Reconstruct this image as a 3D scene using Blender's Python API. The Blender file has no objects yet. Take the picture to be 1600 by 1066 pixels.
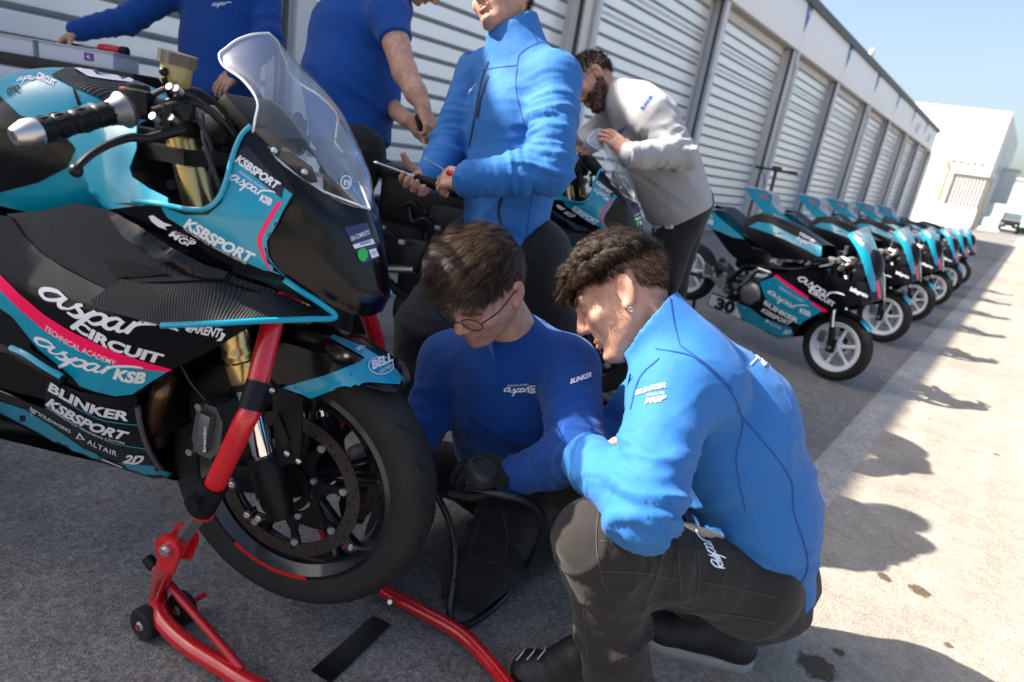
import bpy, bmesh, math, random
import numpy as np
from mathutils import Vector, Matrix, geometry
from mathutils.bvhtree import BVHTree
random.seed(7); np.random.seed(7)
scene = bpy.context.scene
COL = scene.collection
R_ = math.radians

# ------------------------------------------------------------------ camera, sky, sun, exposure
CAM_H = 1.12
FPX = 1000.0                      # focal length in pixels of the 1600 px wide photograph
YAW, PITCH, ROLL = R_(36.305), R_(17.2425), R_(9.4403)
def _axes():
    F = np.array([-math.sin(YAW)*math.cos(PITCH), math.cos(YAW)*math.cos(PITCH), -math.sin(PITCH)])
    R = np.array([math.cos(YAW), math.sin(YAW), 0.0]); U = np.cross(R, F)
    c, s = math.cos(ROLL), math.sin(ROLL)
    return c*R+s*U, -s*R+c*U, F
CR, CU, CF = _axes()
CC = np.array([0.0, 0.0, CAM_H])
cam_data = bpy.data.cameras.new('camera'); cam = bpy.data.objects.new('camera', cam_data)
COL.objects.link(cam); scene.camera = cam
cam_data.sensor_width = 36.0; cam_data.lens = 36.0*FPX/1600.0
cam_data.clip_start = 0.05; cam_data.clip_end = 3000.0
m = Matrix.Identity(4)
for i in range(3):
    m[i][0], m[i][1], m[i][2], m[i][3] = CR[i], CU[i], -CF[i], CC[i]
cam.matrix_world = m
cam_data.dof.use_dof = True; cam_data.dof.focus_distance = 1.42; cam_data.dof.aperture_fstop = 3.2

SUN_TO = Vector((-0.946, -0.60, 1.0)).normalized()      # direction towards the sun
world = bpy.data.worlds.new('World'); scene.world = world; world.use_nodes = True
wn = world.node_tree.nodes; wl = world.node_tree.links
sky = wn.new('ShaderNodeTexSky'); sky.sky_type = 'NISHITA'; sky.sun_disc = False
sky.sun_elevation = math.asin(SUN_TO.z)
sky.sun_rotation = math.atan2(SUN_TO.x, SUN_TO.y)
sky.air_density = 1.0; sky.dust_density = 4.0; sky.ozone_density = 0.6
wl.new(sky.outputs[0], wn['Background'].inputs[0]); wn['Background'].inputs[1].default_value = 0.09
sun_d = bpy.data.lights.new('sun', 'SUN'); sun_d.energy = 5.0; sun_d.angle = R_(0.53); sun_d.color = (1.0, 0.93, 0.82)
sun_o = bpy.data.objects.new('sun', sun_d); COL.objects.link(sun_o)
sun_o.rotation_euler = SUN_TO.to_track_quat('Z', 'Y').to_euler(); sun_o.location = (-20, -10, 30)
scene.view_settings.view_transform = 'Standard'; scene.view_settings.look = 'None'
scene.view_settings.exposure = 1.7; scene.view_settings.gamma = 1.0
scene.view_settings.use_curve_mapping = False

# pixel of the photograph -> point in the place
def ray(px, py): return CF + CR*(px-800)/FPX - CU*(py-533)/FPX
def onz(px, py, z=0.0): d = ray(px, py); return CC + d*(z-CAM_H)/d[2]
def atd(px, py, dep): return CC + ray(px, py)*dep
def onplane(px, py, p0, n):
    d = ray(px, py); n = np.asarray(n, float); return CC + d*(((np.asarray(p0)-CC)@n)/(d@n))
# ------------------------------------------------------------------ materials
MAT = {}
def srgb(r, g, b):
    f = lambda c: (c/12.92 if c <= 0.04045 else ((c+0.055)/1.055)**2.4)
    return (f(r/255), f(g/255), f(b/255))
def mat(name, col, rough=0.5, metal=0.0, var=0.0, vscale=8.0, bump=0.0, bscale=60.0, coat=0.0, spec=0.5,
        sheen=0.0, emit=None, coord='Object', rvar=0.0, detail=4.0, aniso=None):
    m = bpy.data.materials.new(name); m.use_nodes = True
    N, L = m.node_tree.nodes, m.node_tree.links
    b = N['Principled BSDF']
    b.inputs['Base Color'].default_value = (*col, 1); b.inputs['Roughness'].default_value = rough
    b.inputs['Metallic'].default_value = metal; b.inputs['Specular IOR Level'].default_value = spec
    if coat: b.inputs['Coat Weight'].default_value = coat; b.inputs['Coat Roughness'].default_value = 0.04
    if sheen: b.inputs['Sheen Weight'].default_value = sheen; b.inputs['Sheen Roughness'].default_value = 0.5
    tc = N.new('ShaderNodeTexCoord')
    src = tc.outputs[coord]
    if aniso:
        mp = N.new('ShaderNodeMapping'); mp.inputs['Scale'].default_value = aniso
        L.new(src, mp.inputs[0]); src = mp.outputs[0]
    if var or rvar:
        n = N.new('ShaderNodeTexNoise'); n.inputs['Scale'].default_value = vscale; n.inputs['Detail'].default_value = detail
        L.new(src, n.inputs['Vector'])
        if var:
            hs = N.new('ShaderNodeMix'); hs.data_type = 'RGBA'
            hs.inputs[6].default_value = (*[c*(1-var) for c in col], 1); hs.inputs[7].default_value = (*[min(1, c*(1+var)) for c in col], 1)
            L.new(n.outputs['Fac'], hs.inputs[0]); L.new(hs.outputs[2], b.inputs['Base Color'])
        if rvar:
            mr = N.new('ShaderNodeMapRange'); mr.inputs[1].default_value = 0.3; mr.inputs[2].default_value = 0.7
            mr.inputs[3].default_value = max(0, rough-rvar); mr.inputs[4].default_value = min(1, rough+rvar)
            L.new(n.outputs['Fac'], mr.inputs[0]); L.new(mr.outputs[0], b.inputs['Roughness'])
    if bump:
        n2 = N.new('ShaderNodeTexNoise'); n2.inputs['Scale'].default_value = bscale; n2.inputs['Detail'].default_value = 3
        L.new(src, n2.inputs['Vector'])
        bp = N.new('ShaderNodeBump'); bp.inputs['Strength'].default_value = bump; bp.inputs['Distance'].default_value = 0.01
        L.new(n2.outputs['Fac'], bp.inputs['Height']); L.new(bp.outputs[0], b.inputs['Normal'])
    MAT[name] = m
    return m

# ------------------------------------------------------------------ geometry: every maker returns (verts Nx3, faces)
def _n(v): v = np.asarray(v, float); return v/ (np.linalg.norm(v)+1e-12)
def box(c, s, rot=None):
    c = np.asarray(c, float); s = np.asarray(s, float)/2
    v = np.array([[x, y, z] for x in (-1, 1) for y in (-1, 1) for z in (-1, 1)], float)*s
    if rot is not None: v = v@np.asarray(rot).T
    return v+c, [(0,1,3,2),(4,6,7,5),(0,4,5,1),(2,3,7,6),(0,2,6,4),(1,5,7,3)]
def bbox(c, s, bev=0.004, rot=None):
    """box with chamfered edges"""
    bm = bmesh.new(); bmesh.ops.create_cube(bm, size=1.0)
    for v in bm.verts: v.co = Vector((v.co.x*s[0], v.co.y*s[1], v.co.z*s[2]))
    bmesh.ops.bevel(bm, geom=bm.edges[:], offset=min(bev, min(s)*0.45), segments=2, affect='EDGES', profile=0.6)
    v = np.array([x.co[:] for x in bm.verts]); f = [tuple(q.index for q in p.verts) for p in bm.faces]
    bm.free()
    if rot is not None: v = v@np.asarray(rot).T
    return v+np.asarray(c, float), f
def frame_of(d, up=(0, 0, 1)):
    d = _n(d); u = np.asarray(up, float)
    if abs(d@u) > 0.97: u = np.array([1.0, 0, 0])
    a = _n(np.cross(u, d)); b = np.cross(d, a); return a, b, d
def tube(path, r, n=12, caps=True, squash=None):
    P = np.asarray(path, float); K = len(P)
    rr = np.full(K, r, float) if np.isscalar(r) else np.asarray(r, float)
    T = np.gradient(P, axis=0); T = T/(np.linalg.norm(T, axis=1)[:, None]+1e-12)
    a, b, _ = frame_of(T[0]); V = []
    t = np.linspace(0, 2*math.pi, n, endpoint=False)
    for k in range(K):
        a = _n(a - T[k]*(a@T[k])); b = np.cross(T[k], a)
        sq = 1.0 if squash is None else squash
        V.append(P[k] + rr[k]*(np.cos(t)[:, None]*a + sq*np.sin(t)[:, None]*b))
    V = np.concatenate(V); Fc = []
    for k in range(K-1):
        for i in range(n):
            j = (i+1) % n; Fc.append((k*n+i, k*n+j, (k+1)*n+j, (k+1)*n+i))
    if caps: Fc.append(tuple(range(n-1, -1, -1))); Fc.append(tuple((K-1)*n+i for i in range(n)))
    return V, Fc
def cr_spline(pts, per=8, closed=False):
    P = np.asarray(pts, float)
    if closed: P = np.concatenate([P[-1:], P, P[:2]])
    else: P = np.concatenate([2*P[:1]-P[1:2], P, 2*P[-1:]-P[-2:-1]])
    out = []
    for i in range(1, len(P)-2):
        p0, p1, p2, p3 = P[i-1:i+3]
        for s in np.linspace(0, 1, per, endpoint=False):
            out.append(0.5*((2*p1)+(-p0+p2)*s+(2*p0-5*p1+4*p2-p3)*s*s+(-p0+3*p1-3*p2+p3)*s**3))
    if not closed: out.append(P[-2])
    return np.array(out)
def lathe(prof, c=(0, 0, 0), axis=(0, 1, 0), n=32, a0=0.0, a1=2*math.pi, closed_prof=False):
    """prof: list of (radius, along axis)"""
    a, b, d = frame_of(axis); c = np.asarray(c, float)
    full = abs(a1-a0-2*math.pi) < 1e-6
    t = np.linspace(a0, a1, n, endpoint=not full); K = len(prof); V = []
    for (r, h) in prof: V.append(c + d*h + r*(np.cos(t)[:, None]*a + np.sin(t)[:, None]*b))
    V = np.concatenate(V); Fc = []
    KK = K if closed_prof else K-1
    for k in range(KK):
        k2 = (k+1) % K
        for i in range(n if full else n-1):
            j = (i+1) % n; Fc.append((k*n+i, k*n+j, k2*n+j, k2*n+i))
    return V, Fc
def cyl(a, b, r, n=16, r2=None):
    return tube([a, b], [r, r if r2 is None else r2], n)
def sphere(c, r, n=12, m=8, s=(1, 1, 1)):
    V = []; c = np.asarray(c, float)
    for i in range(m+1):
        ph = math.pi*i/m
        for j in range(n):
            t = 2*math.pi*j/n; V.append((math.sin(ph)*math.cos(t)*s[0], math.sin(ph)*math.sin(t)*s[1], math.cos(ph)*s[2]))
    Fc = [(i*n+j, (i+1)*n+j, (i+1)*n+(j+1) % n, i*n+(j+1) % n) for i in range(m) for j in range(n)]
    return np.array(V)*r+c, Fc
def prism(poly, z0, z1, U=(1, 0, 0), V=(0, 0, 1), O=(0, 0, 0)):
    """extrude a 2D polygon (u,v) between offsets z0,z1 along UxV"""
    U = np.asarray(U, float); V = np.asarray(V, float); W = np.cross(U, V); O = np.asarray(O, float); n = len(poly)
    lo = [O+U*u+V*v+W*z0 for u, v in poly]; hi = [O+U*u+V*v+W*z1 for u, v in poly]
    Fc = [(i, (i+1) % n, n+(i+1) % n, n+i) for i in range(n)]
    Fc += [tuple(range(n-1, -1, -1)), tuple(range(n, 2*n))]
    return np.array(lo+hi), Fc
def merge(parts):
    V, Fc, o = [], [], 0
    for v, f in parts:
        V.append(np.asarray(v, float)); Fc += [tuple(i+o for i in q) for q in f]; o += len(v)
    return np.concatenate(V), Fc
def xf(part, M):
    v, f = part; M = np.asarray(M, float); v = np.asarray(v, float)
    return v@M[:3, :3].T + M[:3, 3], f
def rotm(axis, ang):
    return np.array(Matrix.Rotation(ang, 3, Vector(axis)))
def me_from(name, part, mats=None, smooth=35.0, weld=False, fix=True):
    v, f = part
    me = bpy.data.meshes.new(name); me.from_pydata([tuple(map(float, p)) for p in v], [], f)
    if weld or fix:
        bm = bmesh.new(); bm.from_mesh(me)
        if weld: bmesh.ops.remove_doubles(bm, verts=bm.verts, dist=1e-5)
        if fix: bmesh.ops.recalc_face_normals(bm, faces=bm.faces)
        bm.to_mesh(me); bm.free()
    if smooth:
        me.shade_smooth()
        if smooth < 179: me.set_sharp_from_angle(angle=R_(smooth))
    if mats is not None:
        for q in (mats if isinstance(mats, (list, tuple)) else [mats]): me.materials.append(MAT[q] if isinstance(q, str) else q)
    return me
def obj(name, part, m=None, parent=None, smooth=35.0, weld=False, loc=None, fix=True):
    if isinstance(part, list): part = merge(part)
    o = bpy.data.objects.new(name, me_from(name, part, m, smooth, weld, fix)); COL.objects.link(o)
    if parent is not None: o.parent = parent
    if loc is not None: o.location = loc
    return o
def inst(name, me, parent=None, M=None):
    o = bpy.data.objects.new(name, me); COL.objects.link(o); o.parent = parent
    if M is not None: o.matrix_local = M
    return o
def empty(name, loc=(0, 0, 0), rz=0.0):
    o = bpy.data.objects.new(name, None); COL.objects.link(o); o.location = loc; o.rotation_euler = (0, 0, rz); o.empty_display_size = 0.1
    return o
def tag(o, label=None, cat=None, group=None, kind=None):
    if label: o['label'] = label
    if cat: o['category'] = cat
    if group: o['group'] = group
    if kind: o['kind'] = kind
    return o
def copy_tree(o, parent=None, skip=()):
    c = o.copy(); COL.objects.link(c); c.parent = parent
    for ch in list(o.children):
        if ch.name.split('.')[0] in skip: continue
        copy_tree(ch, c, skip)
    return c
def solidify(part, t, d=None):
    """give an open sheet thickness t along -normal (or along d)"""
    v, f = part; v = np.asarray(v, float)
    if d is None:
        nrm = np.zeros_like(v)
        for q in f:
            a = np.cross(v[q[1]]-v[q[0]], v[q[2]]-v[q[0]])
            for i in q: nrm[i] += a
        nrm /= np.linalg.norm(nrm, axis=1)[:, None]+1e-12
    else: nrm = np.tile(_n(d), (len(v), 1))
    n = len(v); V = np.concatenate([v, v-nrm*t]); Fc = list(f)+[tuple(i+n for i in reversed(q)) for q in f]
    E = {}
    for q in f:
        for i in range(len(q)):
            a, b = q[i], q[(i+1) % len(q)]
            if (b, a) in E: E.pop((b, a))
            else: E[(a, b)] = 1
    for (a, b) in E: Fc.append((b, a, a+n, b+n))
    return V, Fc
def grid_faces(nu, nv, closed_u=False):
    Fc = []
    for i in range(nu if closed_u else nu-1):
        for j in range(nv-1):
            i2 = (i+1) % nu; Fc.append((i*nv+j, i2*nv+j, i2*nv+j+1, i*nv+j+1))
    return Fc
def loft(rows, per_u=4, per_v=4):
    """smooth surface through a control net rows[i][j]"""
    A = np.asarray(rows, float)
    if per_v > 1: A = np.array([cr_spline(r, per_v) for r in A])
    if per_u > 1: A = np.stack([cr_spline(A[:, j], per_u) for j in range(A.shape[1])], 1)
    nu, nv = A.shape[:2]
    return A.reshape(-1, 3), grid_faces(nu, nv)
def fill2d(poly, step=0.02, holes=()):
    """triangulate a 2D polygon with interior points -> pts, tris"""
    poly = np.asarray(poly, float)
    def resample(p):
        out = []
        for a, b in zip(p, np.roll(p, -1, 0)):
            k = max(1, int(np.linalg.norm(b-a)/step)); out += [a+(b-a)*i/k for i in range(k)]
        return np.array(out)
    loops = [resample(poly)]+[resample(np.asarray(h, float)) for h in holes]
    def inside(pt, lp):
        x, y = pt; r = False
        a, b = lp, np.roll(lp, -1, 0)
        c = ((a[:, 1] > y) != (b[:, 1] > y))
        xs = (b[:, 0]-a[:, 0])*(y-a[:, 1])/(b[:, 1]-a[:, 1]+1e-15)+a[:, 0]
        return bool((c & (x < xs)).sum() % 2)
    pts = [tuple(q) for lp in loops for q in lp]; edges = []; o = 0
    for lp in loops:
        n = len(lp); edges += [(o+i, o+(i+1) % n) for i in range(n)]; o += n
    mn, mx = poly.min(0), poly.max(0)
    for x in np.arange(mn[0]+step/2, mx[0], step):
        for y in np.arange(mn[1]+step/2, mx[1], step):
            q = (x+random.uniform(-.1, .1)*step, y+random.uniform(-.1, .1)*step)
            if not inside(q, loops[0]) or any(inside(q, h) for h in loops[1:]): continue
            if min(np.min(np.hypot(lp[:, 0]-x, lp[:, 1]-y)) for lp in loops) < step*0.45: continue
            pts.append(q)
    r = geometry.delaunay_2d_cdt([Vector(p) for p in pts], edges, [], 0, 1e-9)
    V = np.array([v[:] for v in r[0]]); T = []
    for t in r[2]:
        c = V[list(t)].mean(0)
        if inside(c, loops[0]) and not any(inside(c, h) for h in loops[1:]): T.append(tuple(t))
    return V, T
# ------------------------------------------------------------------ decals: flat print laid on a surface
def bvh_of(objs, local=True):
    V, Fc, o = [], [], 0
    for q in objs:
        me = q.data
        V += [v.co.copy() for v in me.vertices]; Fc += [tuple(i+o for i in p.vertices) for p in me.polygons]; o = len(V)
    return BVHTree.FromPolygons(V, Fc)
def lay(pts2, tris, bvh, O, U, V, D, off=0.0009, far=3.0):
    """project (u,v) points from O+uU+vV along D on the surface"""
    O, U, V, D = (np.asarray(q, float) for q in (O, U, V, D)); D = _n(D); Dv = Vector(D)
    out = np.zeros((len(pts2), 3)); ok = np.zeros(len(pts2), bool)
    for i, (u, v) in enumerate(pts2):
        p = O+U*u+V*v; h = bvh.ray_cast(Vector(p), Dv, far)
        if h[0] is not None:
            nn = h[1]
            if nn.dot(Dv) > 0: nn = -nn
            out[i] = np.array(h[0]) + np.array(nn)*off; ok[i] = True
    keep = [t for t in tris if all(ok[k] for k in t)]
    used = sorted({k for t in keep for k in t}); mp = {k: i for i, k in enumerate(used)}
    if not keep: return None
    return out[used], [tuple(mp[k] for k in t) for t in keep]
_tc = {}
def text2d(s, bold=0.0, shear=0.0, sx=1.0, spacing=1.0, sub=0.0):
    """outline of a line of writing, height 1 = capitals; returns pts, tris (origin left, baseline 0), width"""
    key = (s, bold, shear, sx, spacing, sub)
    if key in _tc: return _tc[key]
    cu = bpy.data.curves.new('lettering', 'FONT'); cu.body = s; cu.size = 1.0; cu.offset = bold; cu.shear = shear
    cu.space_character = spacing; cu.resolution_u = 3
    o = bpy.data.objects.new('lettering', cu); COL.objects.link(o)
    dg = bpy.context.evaluated_depsgraph_get(); me = bpy.data.meshes.new_from_object(o.evaluated_get(dg))
    bm = bmesh.new(); bm.from_mesh(me); bmesh.ops.triangulate(bm, faces=bm.faces)
    for v in bm.verts: v.co.x *= sx/0.73; v.co.y *= 1/0.73
    if sub:
        for _ in range(3):
            le = [e for e in bm.edges if e.calc_length() > sub]
            if le: bmesh.ops.subdivide_edges(bm, edges=le, cuts=1); bmesh.ops.triangulate(bm, faces=bm.faces)
    bm.verts.ensure_lookup_table()
    P = np.array([v.co[:2] for v in bm.verts]).reshape(-1, 2); T = [tuple(v.index for v in f.verts) for f in bm.faces]
    bm.free(); bpy.data.objects.remove(o); bpy.data.curves.remove(cu); bpy.data.meshes.remove(me)
    if len(P): P = P - np.array([P[:, 0].min(), 0])
    w = P[:, 0].max() if len(P) else 0
    _tc[key] = (P, T, w); return _tc[key]
def stroke2d(pts, wid, per=8):
    """brush stroke polygon strip -> pts, tris"""
    A = cr_spline([(p[0], p[1], w) for p, w in zip(pts, wid)], per); P = A[:, :2]; W = A[:, 2]
    T = np.gradient(P, axis=0); T /= np.linalg.norm(T, axis=1)[:, None]+1e-9; Nn = np.stack([-T[:, 1], T[:, 0]], 1)
    V = np.concatenate([P+Nn*W[:, None]/2, P-Nn*W[:, None]/2]); n = len(P); F_ = []
    for i in range(n-1): F_ += [(i, i+1, n+i+1), (i, n+i+1, n+i)]
    return V, F_
def brush_word():
    """the slanted brush-script team word 'aspar', height about 1, width about 4"""
    S = []
    def st(pts, w): S.append(stroke2d(pts, w))
    k = .2
    # a
    st([(.95,.78),(.55,.86),(.12,.62),(.05,.35),(.3,.2),(.65,.42),(.92,.75)], [.10,.2,.22,.2,.16,.15,.12])
    st([(.97,.82),(.82,.45),(.9,.2),(1.2,.32)], [.2,.2,.18,.1])
    # s
    st([(1.2,.32),(1.5,.75),(1.62,.88)], [.1,.12,.14]); st([(1.62,.9),(1.45,.68),(1.72,.42),(1.55,.15),(1.2,.12)], [.12,.2,.22,.2,.1])
    # p
    st([(1.7,.25),(1.95,.6),(2.12,.85)], [.08,.12,.14]); st([(2.14,.88),(1.9,.3),(1.62,-.42),(1.55,-.55)], [.16,.2,.2,.14])
    st([(2.0,.5),(2.3,.8),(2.55,.75),(2.55,.45),(2.25,.2),(1.98,.28)], [.1,.15,.2,.2,.17,.1])
    # a
    st([(3.2,.72),(2.95,.8),(2.65,.6),(2.62,.32),(2.85,.18),(3.08,.42),(3.2,.7)], [.1,.18,.2,.2,.16,.14,.1])
    st([(3.22,.76),(3.1,.4),(3.2,.18),(3.4,.3)], [.18,.19,.17,.1])
    # r with the long tail
    st([(3.4,.3),(3.55,.6),(3.65,.82)], [.1,.14,.16]); st([(3.66,.85),(3.52,.3),(3.48,.14)], [.16,.19,.15])
    st([(3.55,.45),(3.8,.78),(4.3,.9),(4.9,.82),(5.35,.66)], [.12,.2,.2,.16,.04])
    V, T = merge([(np.c_[v, np.zeros(len(v))], f) for v, f in S])
    V = V[:, :2]; V[:, 0] += 0.15*V[:, 1]
    return V, T, 5.35
BRUSH = brush_word()
def fit2d(P, W, width=None, height=1.0):
    """scale (P in unit letter height) to a height; if width given stretch to that width"""
    s = np.array([(width/W) if width else height, height]); return P*s
# ------------------------------------------------------------------ materials of the setting
def asphalt(name, base, warm, speck=0.5, seams=False):
    m = bpy.data.materials.new(name); m.use_nodes = True; N, L = m.node_tree.nodes, m.node_tree.links; b = N['Principled BSDF']
    tc = N.new('ShaderNodeTexCoord'); P = tc.outputs['Object']
    def noise(s, d=4, r=0.55):
        n = N.new('ShaderNodeTexNoise'); n.inputs['Scale'].default_value = s; n.inputs['Detail'].default_value = d
        n.inputs['Roughness'].default_value = r; L.new(P, n.inputs['Vector']); return n.outputs['Fac']
    def ramp(src, p0, c0, p1, c1):
        r = N.new('ShaderNodeValToRGB'); r.color_ramp.elements[0].position = p0; r.color_ramp.elements[0].color = (*c0, 1)
        r.color_ramp.elements[1].position = p1; r.color_ramp.elements[1].color = (*c1, 1); L.new(src, r.inputs[0]); return r.outputs[0]
    def mul(a, c, fac=1.0):
        x = N.new('ShaderNodeMix'); x.data_type = 'RGBA'; x.blend_type = 'MULTIPLY'; x.inputs[0].default_value = fac
        L.new(a, x.inputs[6]); L.new(c, x.inputs[7]); return x.outputs[2]
    big = ramp(noise(0.35, 5), 0.3, [c*0.86 for c in base], 0.7, [min(1, c*1.12) for c in warm])
    mid = ramp(noise(6.0, 5, 0.7), 0.32, (0.80,)*3, 0.62, (1.06,)*3)
    v = N.new('ShaderNodeTexVoronoi'); v.inputs['Scale'].default_value = 190.0; L.new(P, v.inputs['Vector'])
    stone = ramp(v.outputs['Color'], 0.15, (1-speck,)*3, 0.85, (1+speck*0.55,)*3)
    v2 = N.new('ShaderNodeTexVoronoi'); v2.inputs['Scale'].default_value = 75.0; L.new(P, v2.inputs['Vector'])
    stone2 = ramp(v2.outputs['Color'], 0.1, (0.72,)*3, 0.8, (1.14,)*3)
    col = mul(mul(mul(big, mid), stone), stone2, 0.35 if name == 'lane_concrete' else 0.8)
    mp = N.new('ShaderNodeMapping'); mp.inputs['Scale'].default_value = (3.2, 0.10, 1); mp.inputs['Rotation'].default_value = (0, 0, 0.06); L.new(P, mp.inputs[0])
    sn = N.new('ShaderNodeTexNoise'); sn.inputs['Scale'].default_value = 1.0; sn.inputs['Detail'].default_value = 6; L.new(mp.outputs[0], sn.inputs['Vector'])
    col = mul(col, ramp(sn.outputs['Fac'], 0.36, (0.84, 0.83, 0.82), 0.60, (1.04, 1.03, 1.02)), 0.8)
    cv = N.new('ShaderNodeTexVoronoi'); cv.feature = 'DISTANCE_TO_EDGE'; cv.inputs['Scale'].default_value = 0.42; wv = N.new('ShaderNodeVectorMath'); wv.operation = 'MULTIPLY_ADD'
    wn_ = N.new('ShaderNodeTexNoise'); wn_.inputs['Scale'].default_value = 3.5; wn_.inputs['Detail'].default_value = 6; L.new(P, wn_.inputs['Vector']); L.new(wn_.outputs['Color'], wv.inputs[0]); wv.inputs[1].default_value = (0.5, 0.5, 0); L.new(P, wv.inputs[2]); L.new(wv.outputs[0], cv.inputs['Vector'])
    col = mul(col, ramp(cv.outputs['Distance'], 0.0015, (0.62, 0.60, 0.58), 0.0045, (1, 1, 1)), 0.45)
    stain = ramp(noise(1.1, 6, 0.62), 0.66, (1, 1, 1), 0.74, (0.62, 0.6, 0.57))
    spots = ramp(noise(7.5, 2, 0.5), 0.765, (1, 1, 1), 0.785, (0.42, 0.36, 0.28))
    col = mul(mul(col, stain, 0.7), spots, 0.9)
    for (sx, sy, sr) in STAINS:
        dn = N.new('ShaderNodeVectorMath'); dn.operation = 'DISTANCE'; L.new(P, dn.inputs[0]); dn.inputs[1].default_value = (sx, sy, 0)
        ad_ = N.new('ShaderNodeMath'); ad_.operation = 'MULTIPLY_ADD'; L.new(noise(38, 5, 0.7), ad_.inputs[0]); ad_.inputs[1].default_value = -sr*2.2; L.new(dn.outputs['Value'], ad_.inputs[2])
        col = mul(col, ramp(ad_.outputs[0], 0.0, (0.30, 0.25, 0.18), max(0.004, sr*0.35), (1, 1, 1)), 1.0)
    L.new(col, b.inputs['Base Color']); b.inputs['Roughness'].default_value = 0.82; b.inputs['Specular IOR Level'].default_value = 0.35
    bp = N.new('ShaderNodeBump'); bp.inputs['Strength'].default_value = 0.45; bp.inputs['Distance'].default_value = 0.004
    ad = N.new('ShaderNodeMath'); ad.operation = 'ADD'; L.new(v.outputs['Distance'], ad.inputs[0]); L.new(noise(90, 3), ad.inputs[1])
    L.new(ad.outputs[0], bp.inputs['Height']); L.new(bp.outputs[0], b.inputs['Normal'])
    MAT[name] = m
STAINS = []
asphalt('asphalt', (0.205, 0.198, 0.190), (0.235, 0.222, 0.206), 0.40)  # base colour darkened to deepen the shade on this side
STAINS = [(*onz(*q)[:2], r) for q, r in (((1275, 1045), .035), ((1382, 904), .016), ((1437, 925), .024), ((1556, 711), .012), ((1310, 1020), .012), ((1480, 1010), .010))]
asphalt('lane_concrete', (0.298, 0.268, 0.230), (0.336, 0.298, 0.254), 0.17)  # paler paving, its colour also raised to brighten the sunlit side
STAINS = []
asphalt('concrete_strip', (0.34, 0.33, 0.315), (0.38, 0.365, 0.345), 0.2)
mat('shutter', (0.86, 0.86, 0.86), 0.38, 0.35, var=0.06, vscale=3.0, rvar=0.09, aniso=(1, 0.2, 9))
mat('groove', (0.42, 0.43, 0.45), 0.45, 0.6)
mat('pillar_grey', (0.60, 0.61, 0.63), 0.5, 0.0, var=0.08, vscale=4)
mat('pillar_beige', (0.68, 0.66, 0.62), 0.55, 0.0, var=0.08, vscale=4)
mat('fascia', (0.80, 0.81, 0.84), 0.45, 0.0, var=0.03, vscale=2)
mat('dark_trim', (0.035, 0.037, 0.042), 0.5)
mat('soffit', (0.40, 0.38, 0.35), 0.7)
mat('plinth', (0.34, 0.34, 0.34), 0.85, var=0.12, vscale=9, bump=0.2, bscale=90)
mat('white_wall', (0.62, 0.62, 0.63), 0.7, var=0.03, vscale=0.4)
mat('grey_wall', (0.62, 0.63, 0.66), 0.7, var=0.04, vscale=0.5)
mat('window_dark', (0.10, 0.14, 0.17), 0.12, 0.0, spec=0.8)
mat('window_teal', (0.50, 0.58, 0.59), 0.15, 0.0, spec=0.8)
mat('pennant_blue', (0.045, 0.10, 0.33), 0.5)
mat('print_white', (0.80, 0.80, 0.81), 0.5)
mat('print_grey', (0.47, 0.48, 0.52), 0.6)
mat('orange_paint', (0.75, 0.16, 0.03), 0.5)
mat('gate_bar', (0.10, 0.10, 0.088), 0.6, 0.3)
mat('grass', (0.09, 0.17, 0.03), 0.9, var=0.4, vscale=0.6)
mat('barrier', (0.50, 0.49, 0.48), 0.8, var=0.08, vscale=2.5)
mat('sign_red', (0.55, 0.07, 0.03), 0.5)
def vent_material():
    m = bpy.data.materials.new('shutter_vent'); m.use_nodes = True; N, L = m.node_tree.nodes, m.node_tree.links; b = N['Principled BSDF']
    tc = N.new('ShaderNodeTexCoord'); sp = N.new('ShaderNodeSeparateXYZ'); L.new(tc.outputs['Object'], sp.inputs[0])
    def mth(op, a, v=None, c=None):
        n = N.new('ShaderNodeMath'); n.operation = op; L.new(a, n.inputs[0])
        if v is not None: n.inputs[1].default_value = v
        if c is not None: L.new(c, n.inputs[1])
        return n.outputs[0]
    fy = mth('FRACT', mth('MULTIPLY', sp.outputs['Y'], 22.0)); a = mth('GREATER_THAN', fy, 0.55)
    zz = mth('ABSOLUTE', mth('SUBTRACT', sp.outputs['Z'], 0.062)); c = mth('LESS_THAN', zz, 0.028)
    s = mth('MULTIPLY', a, None, c)
    mx = N.new('ShaderNodeMix'); mx.data_type = 'RGBA'; mx.inputs[6].default_value = (0.86, 0.86, 0.86, 1); mx.inputs[7].default_value = (0.10, 0.10, 0.11, 1)
    L.new(s, mx.inputs[0]); L.new(mx.outputs[2], b.inputs['Base Color']); b.inputs['Metallic'].default_value = 0.45; b.inputs['Roughness'].default_value = 0.4
    MAT['shutter_vent'] = m
vent_material()

# ------------------------------------------------------------------ ground
gv = np.array([(-900, -60, 0), (900, -60, 0), (900, 1500, 0), (-900, 1500, 0)], float)
g = obj('ground', (gv, [(0, 1, 2, 3)]), 'asphalt', smooth=0); tag(g, kind='structure')
sv = np.array([(-0.405, -6, 0.004), (-0.262, -6, 0.004), (-0.262, 75, 0.004), (-0.405, 75, 0.004)], float)
tag(obj('pavement_strip', (sv, [(0, 1, 2, 3)]), 'concrete_strip', smooth=0), kind='structure')
lv = np.array([(-0.262, -60, 0.004), (900, -60, 0.004), (900, 1490, 0.004), (-0.262, 1490, 0.004)], float)
tag(obj('pit_lane', (lv, [(0, 1, 2, 3)]), 'lane_concrete', smooth=0), kind='structure')
gr = obj('grass_verge', box((22, 128, 0.3), (46, 30, 0.9)), 'grass', smooth=0)
tag(gr, 'far green grass verge beyond the parked utility vehicle', 'grass', kind='stuff')

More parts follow.
